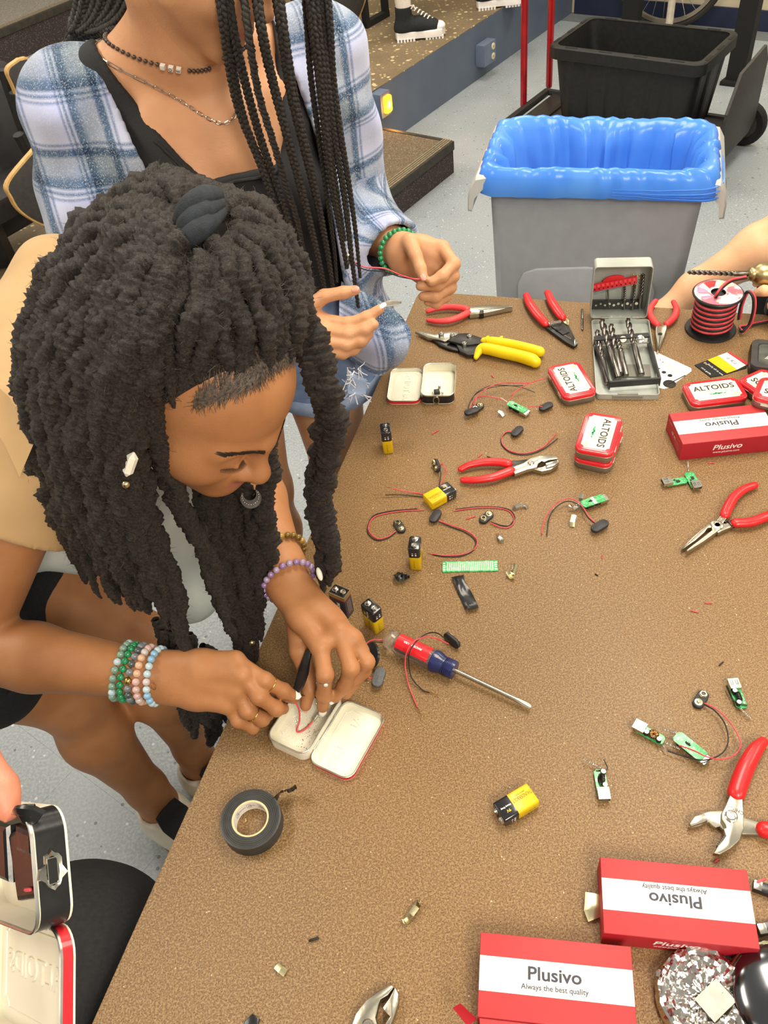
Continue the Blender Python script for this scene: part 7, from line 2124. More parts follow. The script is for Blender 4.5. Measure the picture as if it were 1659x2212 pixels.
mat('shoe_white','ddd8c8',.5,col2='cfc8b4',scale=20); mat('shoe_sole','e3ddc9',.55,col2='cbbf96',scale=12); mat('shoe_olive','75703a',.5)
sa = thing('sneaker','cream and black sneaker on the near foot of the bending person','shoe',(an[0],an[1],0),0)
hl_,d_,sd_ = shoe(sa,an+V(.004,-.01,0),(.62,-.55),.25,'shoe_white','black_cloth')
m = MB(); ivs = wm(sa).inverted(); m.tube([tuple(ivs @ Vector(hl_+d_*t+sd_*s_+V(0,0,z))) for t,s_,z in ((.02,-.036,.03),(.10,-.041,.034),(.17,-.045,.036))],[.006,.008,.005],6,flat=.3); m.build('olive_trim',MATS['shoe_olive'],sa)
q = hl_+d_*.108+V(0,0,.128)
sb = thing('sneaker','cream and black sneaker on the far foot of the bending person','shoe',(an2[0],an2[1],0),0)
shoe(sb,an2+V(.004,-.01,0),(.62,-.45),.25,'shoe_white','black_cloth')


# ------------------------------------------------------------------ beads and rings
def bracelet(label,c,axis,R,n,r,cols,a0=0.0,squash=1.0,up=(0,0,1),cat='bracelet'):
    """beads threaded round a wrist"""
    t = thing('bead_bracelet',label,cat,tuple(c))
    M = axis_m((0,0,0),axis,up); me_ = {}
    rsx = random.Random(n*7+int(R*1e4))
    for k in range(n):
        a_ = a0+2*PI*k/n; mn = cols[k % len(cols)] if not callable(cols) else cols(k)
        p = M @ Vector((R*math.cos(a_)*squash,R*math.sin(a_),rsx.uniform(-.0004,.0004)))
        if mn not in me_:
            m = MB(); m.ball((0,0,0),r,12); o = m.build('bead',MATS[mn],t,180); me_[mn] = o.data
        else:
            o = bpy.data.objects.new('bead',me_[mn]); COL.objects.link(o); o.parent = t
        o.location = p
    m = MB(); m.tube([tuple(M @ Vector((R*math.cos(q)*squash,R*math.sin(q),0))) for q in np.linspace(0,2*PI,30)],.0006,5); m.build('cord',MATS['wire_black'],t,60)
    return t


for nm,c1,c2,al in (('bead_sage','8fae9c','7d9f8c',1),('bead_malachite','0f6b3c','2f9c62',1),('bead_grey','8d9196','6f767c',1),('bead_dark','5c6763','4a5451',1),('bead_peach','eabfa0','e2b190',1),('bead_rose','e2bfb8','dab0a8',1),('bead_cream','ddd2cc','d2c5be',1),('bead_sky','9cc7e2','86b8da',1),('bead_ice','c9dfe6','bcd6df',1),('bead_amethyst','a487b5','8d6f9f',1),('bead_lilac','b7a3bf','a892b2',1),('bead_tiger','8a6a22','5a421a',1),('bead_tan','c19a4b','9c7932',1)):
    mat(nm,c1,.16,col2=c2,scale=160,coat=.5,trans=.12 if nm not in ('bead_malachite','bead_tiger') else 0)
axR = Vector(wR-eR).normalized()
rw = .0325
for i,(lab,off,n,r,cols,sq) in enumerate((
        ('sage green bead bracelet, farthest up the forearm of the five',-.053,21,.0049,['bead_sage','bead_sage','bead_ice','bead_sage'],1),
        ('dark malachite green bead bracelet, second of the five',-.0425,22,.0046,['bead_malachite'],1),
        ('grey and dark bead bracelet with one gold bead',-.0315,21,.0049,['bead_grey','bead_grey','bead_dark','bead_grey','bead_dark','bead_grey','gold','bead_grey','bead_dark','bead_grey','bead_dark'],1),
        ('peach and rose bead bracelet, second from the hand',-.0205,21,.0050,['bead_rose','bead_cream','bead_peach','bead_peach','bead_peach','bead_rose','bead_rose'],1),
        ('sky blue bead bracelet with gold charm, nearest the hand',-.0065,22,.0048,['bead_sky','bead_sky','bead_ice','bead_ice','bead_cream','bead_ice'],1))):
    c = wR+np.array(axR)*off
    t = bracelet(lab,c,axR+Vector((0,0,.06*(i-2))),rw+.0012+(.0008 if i < 3 else 0),n,r,cols,.3*i)
    if i == 4:
        m = MB(); q = Vector((0.001,-.026,.026)); m.tube(catmull([tuple(q+Vector(x)) for x in ((0,0,0),(.004,-.002,.001),(.006,-.005,-.004),(.003,-.006,-.007),(0,-.004,-.004))],5),.0005,5); m.build('gold_charm',MATS['gold'],t,60)
axL = Vector(wL-eL).normalized()
bracelet('lavender bead bracelet on the wrist nearest the standing batteries',wL-np.array(axL)*.012,axL+Vector((.1,0,.12)),.0345,23,.0044,['bead_amethyst','bead_lilac','bead_amethyst','bead_lilac'])
bracelet('brown and tan tiger eye bead bracelet above the lavender one',wL-np.array(axL)*.055,axL+Vector((.1,0,.1)),.036,24,.0046,['bead_tiger','bead_tan','bead_tiger','bead_tiger'])


def finger_ring(label,p,axis,R,mname,stone=False,top=(0,0,1)):
    t = thing('finger_ring',label,'ring',tuple(p)); M = axis_m((0,0,0),axis,top)
    m = MB(); m.ring([(R+.0007*math.cos(q),.0007*math.sin(q)) for q in np.linspace(0,2*PI,7)[:-1]],28,M); m.build('band',MATS[mname],t,60)
    d = (Vector(top)-Vector(axis).normalized()*Vector(top).dot(Vector(axis).normalized())).normalized()
    m = MB(); m.lathe([(.0012,-.0005),(.0026,.0005),(.0026,.0016),(.0018,.0024)] if stone else [(.0006,-.0005),(.0012,.0004),(.0012,.001),(.0006,.0014)],12,axis_m(d*R,d)); m.build('setting',MATS['card_white' if stone else mname],t,50)
    return t


f0,f1 = V(*(-.1722,.5605,.832)),V(*(-.154,.5579,.808)); finger_ring('thin open gold ring on the upper index finger holding black tape',f0+(f1-f0)*.30,f1-f0,.0105,'gold',top=(-.3,-1,-.4))
f0,f1 = V(*(-.1986,.5383,.806)),V(*(-.1851,.5361,.786)); finger_ring('beaded gold ring on the lower curled finger',f0+(f1-f0)*.35,f1-f0,.0102,'gold',top=(-.2,-1,.3))
f0,f1 = V(*(-.0981,.5537,.836)),V(*(-.1049,.5495,.8)); finger_ring('silver ring with a round white stone on the pointing finger',f0+(f1-f0)*.12,f1-f0,.0110,'silver',True,(.15,-1,.6))
# tape twist pinched by the right hand
t = thing('tape_twist','twisted black tape stub pinched between the fingertips over the open tin','tape',(-.1422,.5573,.797))
P = [local(t,p) for p in ((-.1435,.5568,.796),(-.1347,.5659,.805),(-.1269,.5752,.818),(-.1206,.5833,.83),(-.1155,.5908,.838))]
m = MB(); m.tube(catmull(P,5),[.003,.0075,.0085,.006,.0045],7,flat=.4); m.build('tape',MATS['tape_black'],t,25)
# hair ornaments
def ornament(label,p,cat='hair charm',name='hair_charm'): return thing(name,label,cat,p)
t = ornament('long white hair bead on a front dreadlock',(-.2354,.6062,1.1639)); d_ = (Vector((-.2288,.61,1.1744))-Vector((-.2421,.6017,1.1528)))
m = MB(); L_ = d_.length/2; m.loft([[(r_*math.cos(2*PI*k/6),r_*math.sin(2*PI*k/6),z_) for k in range(6)] for r_,z_ in ((.001,-L_),(.0052,-L_*.65),(.0058,L_*.6),(.001,L_))],axis_m((0,0,0),d_)); m.build('bead',mat('shell_white','f0ede0',.3,col2='e4decb',scale=80),t,25)
t = ornament('crescent moon hair charm with dark stones hanging below the nose',(-.1502,.6876,1.0205))
M = axis_m((0,0,0),(0,-.72,.69)); m = MB(); rings = []
for q in np.linspace(math.radians(150),math.radians(400),22):
    w_ = .0042*math.sin((q-math.radians(150))/math.radians(250)*PI)+.0006; rings.append([(M @ Vector(((.0095+w_*a_)*math.cos(q),(.0095+w_*a_)*math.sin(q),z_))) for a_,z_ in ((-1,-.001),(1,-.001),(1,.001),(-1,.001))])
m.loft([[tuple(p) for p in r_] for r_ in rings]); m.build('crescent',MATS['dark_steel'],t,50)
for k in range(14):
    q = math.radians(170+210*k/13); m = MB(); m.ball(tuple(M @ Vector((.0098*math.cos(q),.0098*math.sin(q),.0014))),.0009,6); m.build('stone',MATS['silver'],t,60)
t = ornament('pale shell charm near the end of the long right dreadlock',(-.0923,.6762,.8784)); m = MB(); m.ball((0,0,0),.0075,10,axis_m((0,0,0),Vector((-.0901,.6665,.8692))-Vector((-.094,.6859,.8876))),(.5,.4,1.2)); m.build('shell',MATS['shell_white'],t,60)
for lab,p in (('small gold hair bead at the lower left dreadlock ends',(-.196,.6433,.7987)),('tiny silver hair bead on a front dreadlock below the white one',(-.2451,.6004,1.1445))):
    t = ornament(lab,p); m = MB(); m.ball((0,0,0),.0042,10); m.build('bead',MATS['brass'],t,60)


# ================================================================== standing person in a plaid overshirt
B0 = V(-.165,1.30,0); BX = V(.98,.19,0); BF = V(.19,-.98,0)
BL = lambda b,f,z: B0+BX*b+BF*f+V(0,0,z)
pb = thing('person','person standing behind in a blue plaid shirt, black tank top and braids','person',(-.165,1.30,0))
Nb = BL(-.012,.012,1.315)
hf = V(.72,-.35,-.60); hf /= np.linalg.norm(hf); hu = V(.55,-.2,.8); hu -= hf*(hu @ hf); hu /= np.linalg.norm(hu); hx = np.cross(hf,hu)
HB_ = np.stack([hx,hf,hu],1); HBc = V(-.120,1.225,1.466)
sRb,sLb = V(-.366,1.312,1.252),V(-.005,1.375,1.256)
eRb,wRb = V(-.375,1.225,.985),V(*(-.0947,1.1105,.9538))
eLb,wLb = V(*(.0317,1.3878,.985)),V(*(.0861,1.2183,1.0013))


def torso(S,g=0.0,chest=True):
    S.cap(BL(-.085,-.005,1.175),BL(.085,-.005,1.175),.088+g,.088+g,.05); S.cap(BL(-.055,0,1.06),BL(.055,0,1.06),.088+g,.088+g,.06)
    S.cap(BL(-.05,.005,.97),BL(.05,.005,.97),.088+g,.088+g,.06); S.cap(BL(-.065,0,.86),BL(.065,0,.86),.105+g,.105+g,.06)
    if chest:
        for x in (-1,1): S.ell(BL(x*.070,.066,1.120),np.array((.066,.060,.062))+g,np.stack([BX,BF,V(0,0,1)],1),.022)
        S.ell(BL(0,.052,1.175),np.array((.10,.040,.060))+g,np.stack([BX,BF,V(0,0,1)],1),.03)
    return S


B1 = Sdf(); torso(B1); B1.path([sRb,Nb+V(-.03,.02,.01),sLb],[.050,.048,.050],.05); B1.cap(BL(-.085,.034,1.245),BL(-.02,.050,1.238),.015,.018,.04); B1.cap(BL(.085,.034,1.245),BL(.02,.050,1.238),.015,.018,.04)
WB = lambda x,y,z: HBc+HB_ @ np.array((x,y,z))
B1.path([Nb,WB(0,-.028,-.09)],[.052,.050],.04); B1.cap(sRb,eRb,.046,.040,.03); B1.cap(sLb,eLb,.046,.040,.03)
B2 = Sdf(); WB = head_sdf(B2,HBc,HB_,1.0); B2.path([WB(0,-.028,-.07),Nb],[.052,.054],.03)
B3 = Sdf(); B3.path([eRb,eRb+(wRb-eRb)*.3,wRb],[.040,.038,.026],.02)
krb = [V(*p) for p in ((-.0538,1.0998,.9754),(-.0516,1.0786,.9689),(-.0519,1.0662,.9571),(-.0551,1.0618,.9419))]
hand(B3,wRb,.025,krb,[[V(*(-.0137,1.0759,.9761)),V(*(.0154,1.0715,.9857)),V(*(.0364,1.0741,.9951))],[V(*(-.0144,1.0587,.9694)),V(*(.01,1.0566,.9742)),V(*(.0249,1.0586,.9803))],
                          [V(*(-.0208,1.0515,.957)),V(*(.0022,1.0515,.9598)),V(*(.0154,1.0574,.9653))],[V(*(-.0285,1.0508,.9425)),V(*(-.0109,1.0532,.9447)),V(*(.0008,1.0582,.9495))]],
     [V(*(-.0691,1.1057,.9948)),V(*(-.0438,1.1072,1.0101)),V(*(-.0138,1.1047,1.0132)),V(*(.0046,1.1027,1.0154))],.0140,(.0105,.0098,.0090,.0076))
B4 = Sdf(); B4.path([eLb,eLb+(wLb-eLb)*.35,wLb],[.040,.038,.027],.02)
klb = [V(*p) for p in ((.1507,1.1987,1.0102),(.1581,1.1877,.9956),(.1556,1.1819,.9762),(.1463,1.1805,.9583))]
hand(B4,wLb,.026,klb,[[V(*(.1623,1.1564,1.0045)),V(*(.1405,1.1354,.9982)),V(*(.1228,1.1292,.9951))],[V(*(.1594,1.152,.9864)),V(*(.1328,1.1369,.9831)),V(*(.1059,1.1369,.9858))],
                          [V(*(.154,1.1504,.9683)),V(*(.128,1.1362,.9644)),V(*(.1091,1.1372,.9668))],[V(*(.1461,1.1519,.9518)),V(*(.1292,1.1394,.9496)),V(*(.1163,1.1423,.9524))]],
     [V(*(.1009,1.201,1.0262)),V(*(.1047,1.164,1.0227)),V(*(.1086,1.144,1.012)),V(*(.1109,1.1334,1.0033))],.0140,(.0105,.0098,.0090,.0078))
B5 = Sdf()
for x in (-1,1):
    B5.path([BL(x*.082,0,.83),BL(x*.085,.01,.47)],[.088,.058],.03); B5.path([BL(x*.085,.01,.47),BL(x*.085,-.012,.32),BL(x*.082,-.02,.09),BL(x*.082,-.02,.05)],[.056,.056,.034,.035],.03)


def lipB(v):
    q = (v-HBc) @ HB_
    return {'lip': (np.clip(1-np.abs(q[:,2]+.0695)/.0105,0,1) ** .5*(np.abs(q[:,0]) < .022)*(q[:,1] > .085)).astype(np.float32)}


bodyB = body('body',[(B1,.0052),(B2,.0032),(B3,.0022),(B4,.0022),(B5,.009)],MATS['skin_umber'],pb,lipB)
nail(pb,(.0416,1.0735,.9987),V(*(.0364,1.0741,.9951))-V(*(.0154,1.0715,.9857)),(-.1,-.4,1),'nail_white',L=.014,w=.0042,lift=.0052)
nail(pb,(.0053,1.0999,1.0169),V(*(.0046,1.1027,1.0154))-V(*(-.0138,1.1047,1.0132)),(-.1,-.6,.8),'nail_pink',L=.012,w=.005,lift=.0066)
nail(pb,(.1104,1.1301,1.0029),V(*(.1109,1.1334,1.0033))-V(*(.1086,1.144,1.012)),(.1,-.7,.7),'nail_pink',L=.012,w=.005,lift=.0066)
# fringe cap of hair, mostly above the frame
HC = Sdf(); HC.ell(WB(0,-.022,.042),(.080,.098,.090),HB_,.02); HC.ell(WB(0,-.05,-.02),(.074,.066,.075),HB_,.04)
D_,lo_,h_,ax_ = HC.field(.004); X_ = np.meshgrid(*ax_,indexing='ij',sparse=True)
ql = [sum((X_[i]-HBc[i])*HB_[i,j] for i in range(3)) for j in range(3)]
D_ = np.maximum(D_,(ql[1]-(.052-.9*np.maximum(0,.055-ql[2])))*.7); v_,f_ = nets(D_,lo_,h_)
hairB = bpy.data.objects.new('hair',None); COL.objects.link(hairB); hairB.parent = pb
np_mesh('hair_cap',soften(v_,f_,2),f_,MATS['hair_braid'],hairB)


def braid(P,r,parent,m,pitch=.020):
    """three strands plaited round a centre line"""
    P = np.array(catmull(P,12)); L = np.concatenate([[0],np.cumsum(np.linalg.norm(np.diff(P,axis=0),axis=1))])
    N = max(30,int(L[-1]/(pitch/7))); q = np.linspace(0,L[-1],N); P = np.stack([np.interp(q,L,P[:,i]) for i in range(3)],1)
    t,a,b = frames(P); rr_ = r*np.interp(q/L[-1],[0,.6,1],[1.0,.85,.5]); V_,F_,k = [],[],0; n = 6; th = np.linspace(0,2*PI,n,endpoint=False)
    for s_ in range(3):
        w = 2*PI*q/pitch+s_*2*PI/3
        c = P+a*(rr_*.62*np.sin(w))[:,None]+b*(rr_*.42*np.sin(2*w))[:,None]
        tt,aa,bb_ = frames(c); R = rr_*.58
        V_.append((c[:,None,:]+R[:,None,None]*(np.cos(th)[None,:,None]*aa[:,None,:]+np.sin(th)[None,:,None]*bb_[:,None,:])).reshape(-1,3))
        i = np.arange(N-1)[:,None]; j = np.arange(n)[None,:]; j2 = (j+1) % n
        F_.append(np.stack([i*n+j,i*n+j2,(i+1)*n+j2,(i+1)*n+j],-1).reshape(-1,4)+k); k += N*n
    return np_mesh('braid',np.concatenate(V_),np.concatenate(F_),m,parent)


BR = [([(-.1046,1.1491,1.4326),(-.1085,1.1377,1.3872),(-.1143,1.1473,1.3273),(-.1145,1.1526,1.2771),(-.1063,1.1488,1.232),(-.0968,1.143,1.185),(-.0904,1.1403,1.1272),(-.083,1.1504,1.054),(-.0816,1.1534,.9877)],.0062),
      ([(-.0969,1.16,1.4291),(-.0994,1.1398,1.3754),(-.0985,1.1435,1.3098),(-.0944,1.1465,1.2436),(-.0868,1.1443,1.1863),(-.0772,1.1389,1.1259),(-.0696,1.1479,1.0378)],.0060),
      ([(-.1018,1.1663,1.4283),(-.1067,1.1517,1.3729),(-.111,1.1511,1.3033),(-.1089,1.1525,1.2494),(-.1023,1.15,1.2056),(-.0947,1.1457,1.1462),(-.0894,1.1613,1.0644)],.0048),
      ([(-.0776,1.1463,1.4299),(-.0806,1.1184,1.3689),(-.0834,1.1279,1.3019),(-.0773,1.13,1.2417),(-.0708,1.1332,1.1757),(-.0644,1.1373,1.1105),(-.0645,1.1497,1.0119)],.0062),
      ([(-.0624,1.1447,1.4284),(-.0643,1.1209,1.3712),(-.0627,1.1291,1.3099),(-.0566,1.1278,1.2397),(-.0501,1.1314,1.1601),(-.0438,1.1373,1.0553),(-.0422,1.144,.9788)],.0063),
      ([(-.0401,1.1541,1.4236),(-.0406,1.1337,1.3696),(-.0433,1.1378,1.3044),(-.0386,1.1362,1.2338),(-.0323,1.1392,1.1538),(-.0295,1.146,1.0635),(-.0302,1.1454,.9802)],.0062),
      ([(-.0352,1.1711,1.419),(-.0377,1.1515,1.359),(-.0383,1.1515,1.276),(-.0331,1.1476,1.2032),(-.0299,1.1435,1.1165),(-.0289,1.1475,1.0236)],.0046),
      ([(-.0005,1.1867,1.4063),(-.0026,1.1745,1.3532),(-.0032,1.1683,1.3059),(-.0056,1.1613,1.244),(-.0079,1.1559,1.1697),(-.0056,1.1544,1.0854),(-.0032,1.1501,1.026)],.0062),
      ([(.0064,1.1976,1.4029),(.0039,1.1763,1.3411),(.0009,1.167,1.277),(-.0026,1.1635,1.2115),(-.0022,1.1603,1.1325),(-.0007,1.1531,1.0704)],.0054),
      ([(.0144,1.1968,1.4021),(.0082,1.1782,1.3291),(.0053,1.168,1.2642),(.0058,1.1633,1.1975),(.0078,1.1593,1.1315),(.0058,1.1504,1.0402),(.0053,1.1398,.961)],.0053),
      ([(.0223,1.196,1.4013),(.019,1.1779,1.3495),(.0145,1.1791,1.2885),(.0144,1.166,1.2208),(.0165,1.1634,1.1492),(.017,1.1568,1.0808),(.0146,1.1468,1.0091)],.0048),
      ([(-.0056,1.1989,1.404),(-.0097,1.1864,1.3508),(-.0148,1.1821,1.2914),(-.0158,1.1746,1.2152),(-.0172,1.1668,1.1387),(-.0188,1.1633,1.0524),(-.0223,1.1632,.9971)],.0043)]
for k in range(10):
    o_ = rnd.uniform(-.006,.006)
    c_ = [V(*(-.19,1.3038,1.4074))*(1-k/9)+V(*(-.3037,1.3903,1.4069))*k/9,V(*(-.2036,1.2987,1.3749))*(1-k/9)+V(*(-.3267,1.3847,1.374))*k/9,V(*(-.2397,1.3043,1.3525))*(1-k/9)+V(*(-.3379,1.3778,1.3536))*k/9,V(*(-.2963,1.3352,1.3405))*(1-k/9)+V(*(-.3479,1.3769,1.3389))*k/9,V(*(-.3505,1.3915,1.3252))+V(0,.004*k,.002*k),V(*(-.3888,1.4453,1.2936))+V(0,.006*k,0)]
    BR.append(([tuple(p+V(o_,o_,o_*.5)) for p in c_],.0070))
for P,r in BR: braid(P,r,hairB,MATS['hair_braid'])

# plaid cloth: stripe coordinates are stored on the mesh
def plaid():
    m = bpy.data.materials.new('plaid_cloth'); m.use_nodes = True; MATS['plaid_cloth'] = m
    nt = m.node_tree; b = nt.nodes['Principled BSDF']; b.inputs['Roughness'].default_value = .88; b.inputs['Specular IOR Level'].default_value = .2; b.inputs['Sheen Weight'].default_value = .15
    at = node(nt,'ShaderNodeAttribute',attribute_name='weave'); sp = node(nt,'ShaderNodeSeparateXYZ'); nt.links.new(at.outputs['Vector'],sp.inputs[0])
    cols = []
    for ax,ph in (('X',.0),('Y',.31)):
        mu = node(nt,'ShaderNodeMath',operation='MULTIPLY_ADD'); mu.inputs[1].default_value = 1/.118; mu.inputs[2].default_value = ph; nt.links.new(sp.outputs[ax],mu.inputs[0])
        fr = node(nt,'ShaderNodeMath',operation='FRACT'); nt.links.new(mu.outputs[0],fr.inputs[0])
        r = node(nt,'ShaderNodeValToRGB'); r.color_ramp.interpolation = 'LINEAR'; e = r.color_ramp.elements
        st_ = [(0,'cfd2e0'),(.20,'d8dcf2'),(.23,'8fa0c0'),(.25,'dcdfec'),(.28,'7088a8'),(.31,'d0d8ea'),(.34,'5a7490'),(.40,'64809a'),(.46,'a2aeba'),(.62,'b0b8be'),(.66,'54708c'),(.72,'5c7890'),(.75,'d4d8e6'),(.78,'8496b2'),(.81,'dcdfec'),(1,'cfd2e0')]
        e[0].position,e[0].color = st_[0][0],lin(st_[0][1]); e[1].position,e[1].color = st_[-1][0],lin(st_[-1][1])
        for p,c in st_[1:-1]:
            q = e.new(p); q.color = lin(c)
        nt.links.new(fr.outputs[0],r.inputs[0]); cols.append(r.outputs[0])
    mm = node(nt,'ShaderNodeMix',data_type='RGBA',blend_type='MULTIPLY'); mm.inputs[0].default_value = 1; nt.links.new(cols[0],mm.inputs[6]); nt.links.new(cols[1],mm.inputs[7]); c = mm.outputs[2]
    tc = node(nt,'ShaderNodeTexCoord'); c = mix(nt,noise(nt,tc.outputs['Object'],520,3,.5,.85),c,lin('c3c9d0'))
    nt.links.new(c,b.inputs['Base Color'])
    n = node(nt,'ShaderNodeTexNoise'); n.inputs['Scale'].default_value = 900; nt.links.new(tc.outputs['Object'],n.inputs['Vector'])
    bp = node(nt,'ShaderNodeBump'); bp.inputs['Strength'].default_value = .35; bp.inputs['Distance'].default_value = .001; nt.links.new(n.outputs[0],bp.inputs['Height']); nt.links.new(bp.outputs[0],b.inputs['Normal'])


plaid()
SEG = [(eRb,wRb),(eLb,wLb)]


def weave(v):
    q = v-B0; u = q @ BX; w = v[:,2].copy()
    for a,b in SEG:
        ab = b-a; L = np.linalg.norm(ab); t = np.clip(((v-a) @ ab)/L ** 2,0,1); d = np.linalg.norm(v-a-t[:,None]*ab,axis=1)
        arm = (d < .092) & (t > .06)
        e1 = np.cross(ab/L,V(0,0,1.0)); e1 /= np.linalg.norm(e1); e2 = np.cross(ab/L,e1)
        r_ = v-a; an_ = np.arctan2(r_ @ e2,r_ @ e1); u = np.where(arm,an_*.075,u); w = np.where(arm,-t*L-0,w)
    return {'weave': np.stack([u,w,u*0],1)}


PS = Sdf(); torso(PS,.020,False); PS.cap(BL(-.06,.07,1.12),BL(-.12,.045,1.0),.07,.07,.05); PS.cap(BL(.06,.07,1.12),BL(.12,.045,1.0),.07,.07,.05)
PS.cap(BL(-.10,.02,.96),BL(-.13,.03,.82),.12,.13,.05); PS.cap(BL(.10,.02,.96),BL(.13,.035,.85),.10,.098,.05)
PS.path([sRb,BL(-.05,-.02,1.285)],[.070,.060],.05); PS.path([sLb,BL(.05,-.02,1.285)],[.070,.060],.05)
PS.path([sRb+V(0,0,-.005),sRb+(eRb-sRb)*.5,eRb],[.074,.078,.074],.04); PS.path([eRb,wRb],[.070,.052],.03)
PS.path([sLb,sLb+(eLb-sLb)*.5,eLb],[.068,.064,.062],.04); PS.path([eLb,eLb+(wLb-eLb)*.86],[.058,.050],.03)


def cutB(x,y,z):
    b = (x-B0[0])*BX[0]+(y-B0[1])*BX[1]; f = (x-B0[0])*BF[0]+(y-B0[1])*BF[1]
    op = np.where(f > -.01,np.minimum(b+.11+.20*np.clip(z-1.16,0,.2),.131-.15*np.clip(z-1.18,0,.2)-b),-1)
    nk_ = .098-np.sqrt((x-Nb[0]) ** 2+(y-Nb[1]) ** 2+(z-Nb[2]-.02) ** 2)
    d = (wLb-eLb)/np.linalg.norm(wLb-eLb); p = eLb+(wLb-eLb)*.86
    cl = np.where(b > .15,(x-p[0])*d[0]+(y-p[1])*d[1]+(z-p[2])*d[2],-1)
    return np.maximum(np.maximum(op,nk_),np.maximum(cl,.80-z))


foldB = lambda x,y,z: .0045*np.sin(26*x+19*z+2*np.sin(15*y+20*z))*np.sin(23*y+13*z+5*x)+.0022*np.sin(52*z-40*x+30*y)
cloth('plaid_shirt',PS,.0052,MATS['plaid_cloth'],pb,cutB,.011,weave,foldB)


def snapper(o,lift):
    """nearest point on a mesh, raised off its surface"""
    M = wm(o.parent); iM = M.inverted()
    def f(p):
        ok,q,n,i = o.closest_point_on_mesh(iM @ Vector(p)); return M @ (q+n*lift),n
    return f


bpy.context.view_layer.update()
def panel(name,pts,m,parent,th=.004,attr=None):
    """small curved cloth piece given as rows of world points"""
    G = np.array([[np.array(p,float) for p in r] for r in pts]); G = np.array([catmull([tuple(p) for p in r],4) for r in G]); G = np.array([catmull([tuple(p) for p in G[:,j]],4) for j in range(G.shape[1])]).transpose(1,0,2)
    a,b = G.shape[:2]; nn = np.cross(np.gradient(G,axis=0),np.gradient(G,axis=1)); nn /= np.linalg.norm(nn,axis=2)[:,:,None]+1e-9
    vs = np.concatenate([(G+nn*th/2).reshape(-1,3),(G-nn*th/2).reshape(-1,3)]); F_ = []
    ix = lambda i,j,s_: s_*a*b+i*b+j
    for i in range(a-1):
        for j in range(b-1): F_ += [(ix(i,j,0),ix(i+1,j,0),ix(i+1,j+1,0),ix(i,j+1,0)),(ix(i,j,1),ix(i,j+1,1),ix(i+1,j+1,1),ix(i+1,j,1))]
    for i in range(a-1):
        for j in (0,b-1): F_.append((ix(i,j,0),ix(i+1,j,0),ix(i+1,j,1),ix(i,j,1)))
    for j in range(b-1):
        for i in (0,a-1): F_.append((ix(i,j,0),ix(i,j+1,0),ix(i,j+1,1),ix(i,j,1)))
    return np_mesh(name,vs,np.array(F_),m,parent,attr(vs) if attr else None)


flat_w = lambda v: {'weave': np.stack([(v-B0) @ BX,v[:,2],v[:,0]*0],1)}
panel('shirt_collar',[[(-.34,1.3906,1.3216),(-.325,1.3259,1.2971),(-.3224,1.2832,1.2703)],[(-.3536,1.3888,1.3157),(-.3401,1.3093,1.2952),(-.3321,1.2636,1.2654)],[(-.3638,1.4014,1.3069),(-.3565,1.3198,1.2844),(-.345,1.2773,1.2647)]],MATS['plaid_cloth'],pb,.005,flat_w)
panel('shirt_collar',[[(-.0567,1.4002,1.3058),(-.0454,1.3391,1.2752),(-.034,1.2926,1.2378)],[(-.0438,1.4239,1.3008),(-.0258,1.3585,1.273),(-.0198,1.2992,1.2303)]],MATS['plaid_cloth'],pb,.005,flat_w)
panel('shirt_tail',[[(-.0127,1.2158,.9644),(.0204,1.1764,.9614),(.0598,1.1304,.9521),(.0797,1.0984,.9354)],[(-.0211,1.1888,.9387),(.0145,1.1383,.9389),(.0506,1.0929,.937),(.0782,1.0805,.9252)],[(-.0245,1.1558,.9071),(.0051,1.1137,.9085),(.0355,1.0789,.9099),(.0654,1.0762,.9004)],[(-.0166,1.1436,.868),(.0039,1.1127,.8661),(.0211,1.095,.8631),(.0401,1.109,.8626)]],MATS['plaid_cloth'],pb,.012,flat_w)

def neckline(b):
    l_ = np.maximum(0,-b-.02); r_ = np.maximum(0,b-.072)
    return 1.172+1.1*l_+6*l_*l_+np.where(r_ < .03,33*r_*r_,.03+5*(r_-.03))


TK = Sdf(); torso(TK,.008); TK.path([sRb,Nb+V(-.03,.02,.01),sLb],[.060,.057,.060],.05)


def cutT(x,y,z):
    b = (x-B0[0])*BX[0]+(y-B0[1])*BX[1]+.02
    return np.maximum(np.maximum(z-neckline(b),np.abs(b)-(.150+.6*np.maximum(0,1.16-z))),.86-z)


cloth('tank_top',TK,.005,MATS['black_knit'],pb,cutT,.012)
m = MB(); sn = None
tank = [o for o in pb.children if o.name.startswith('tank_top')][0]
sT = snapper(tank,.0015)
rim = [tuple(wm(pb).inverted() @ sT(BL(b-.02,.115,float(neckline(np.float64(b)))-.007))[0]) for b in np.linspace(-.085,.085,36)]
m.tube(rim,.0026,6,flat=1.0); m.build('neck_binding',MATS['black_knit'],pb,60)
ST = Sdf(); ST.cap(BL(-.06,0,.87),BL(.06,0,.87),.122,.122,.05)
for x in (-1,1): ST.path([BL(x*.082,.005,.83),BL(x*.092,.012,.66)],[.107,.108],.035)
cloth('denim_shorts',ST,.0058,MATS['denim'],pb,lambda x,y,z: np.maximum((.725-z)*1.0+0*x+0*y,z-.95),.010,None,lambda x,y,z: .002*np.sin(60*x+35*z)*np.sin(48*y+20*z))
for x in (-1,1):
    m = MB(); c = BL(x*.0885,.0095,.722); m.ring([(.1065,-.020),(.1105,-.018),(.1125,.010),(.109,.013),(.1035,.010),(.1025,-.018)],40,wm(pb).inverted() @ Matrix.Translation(c)); m.build('cuff',MATS['denim_pale'],pb,60)
rs6 = np.random.RandomState(4); m = MB()
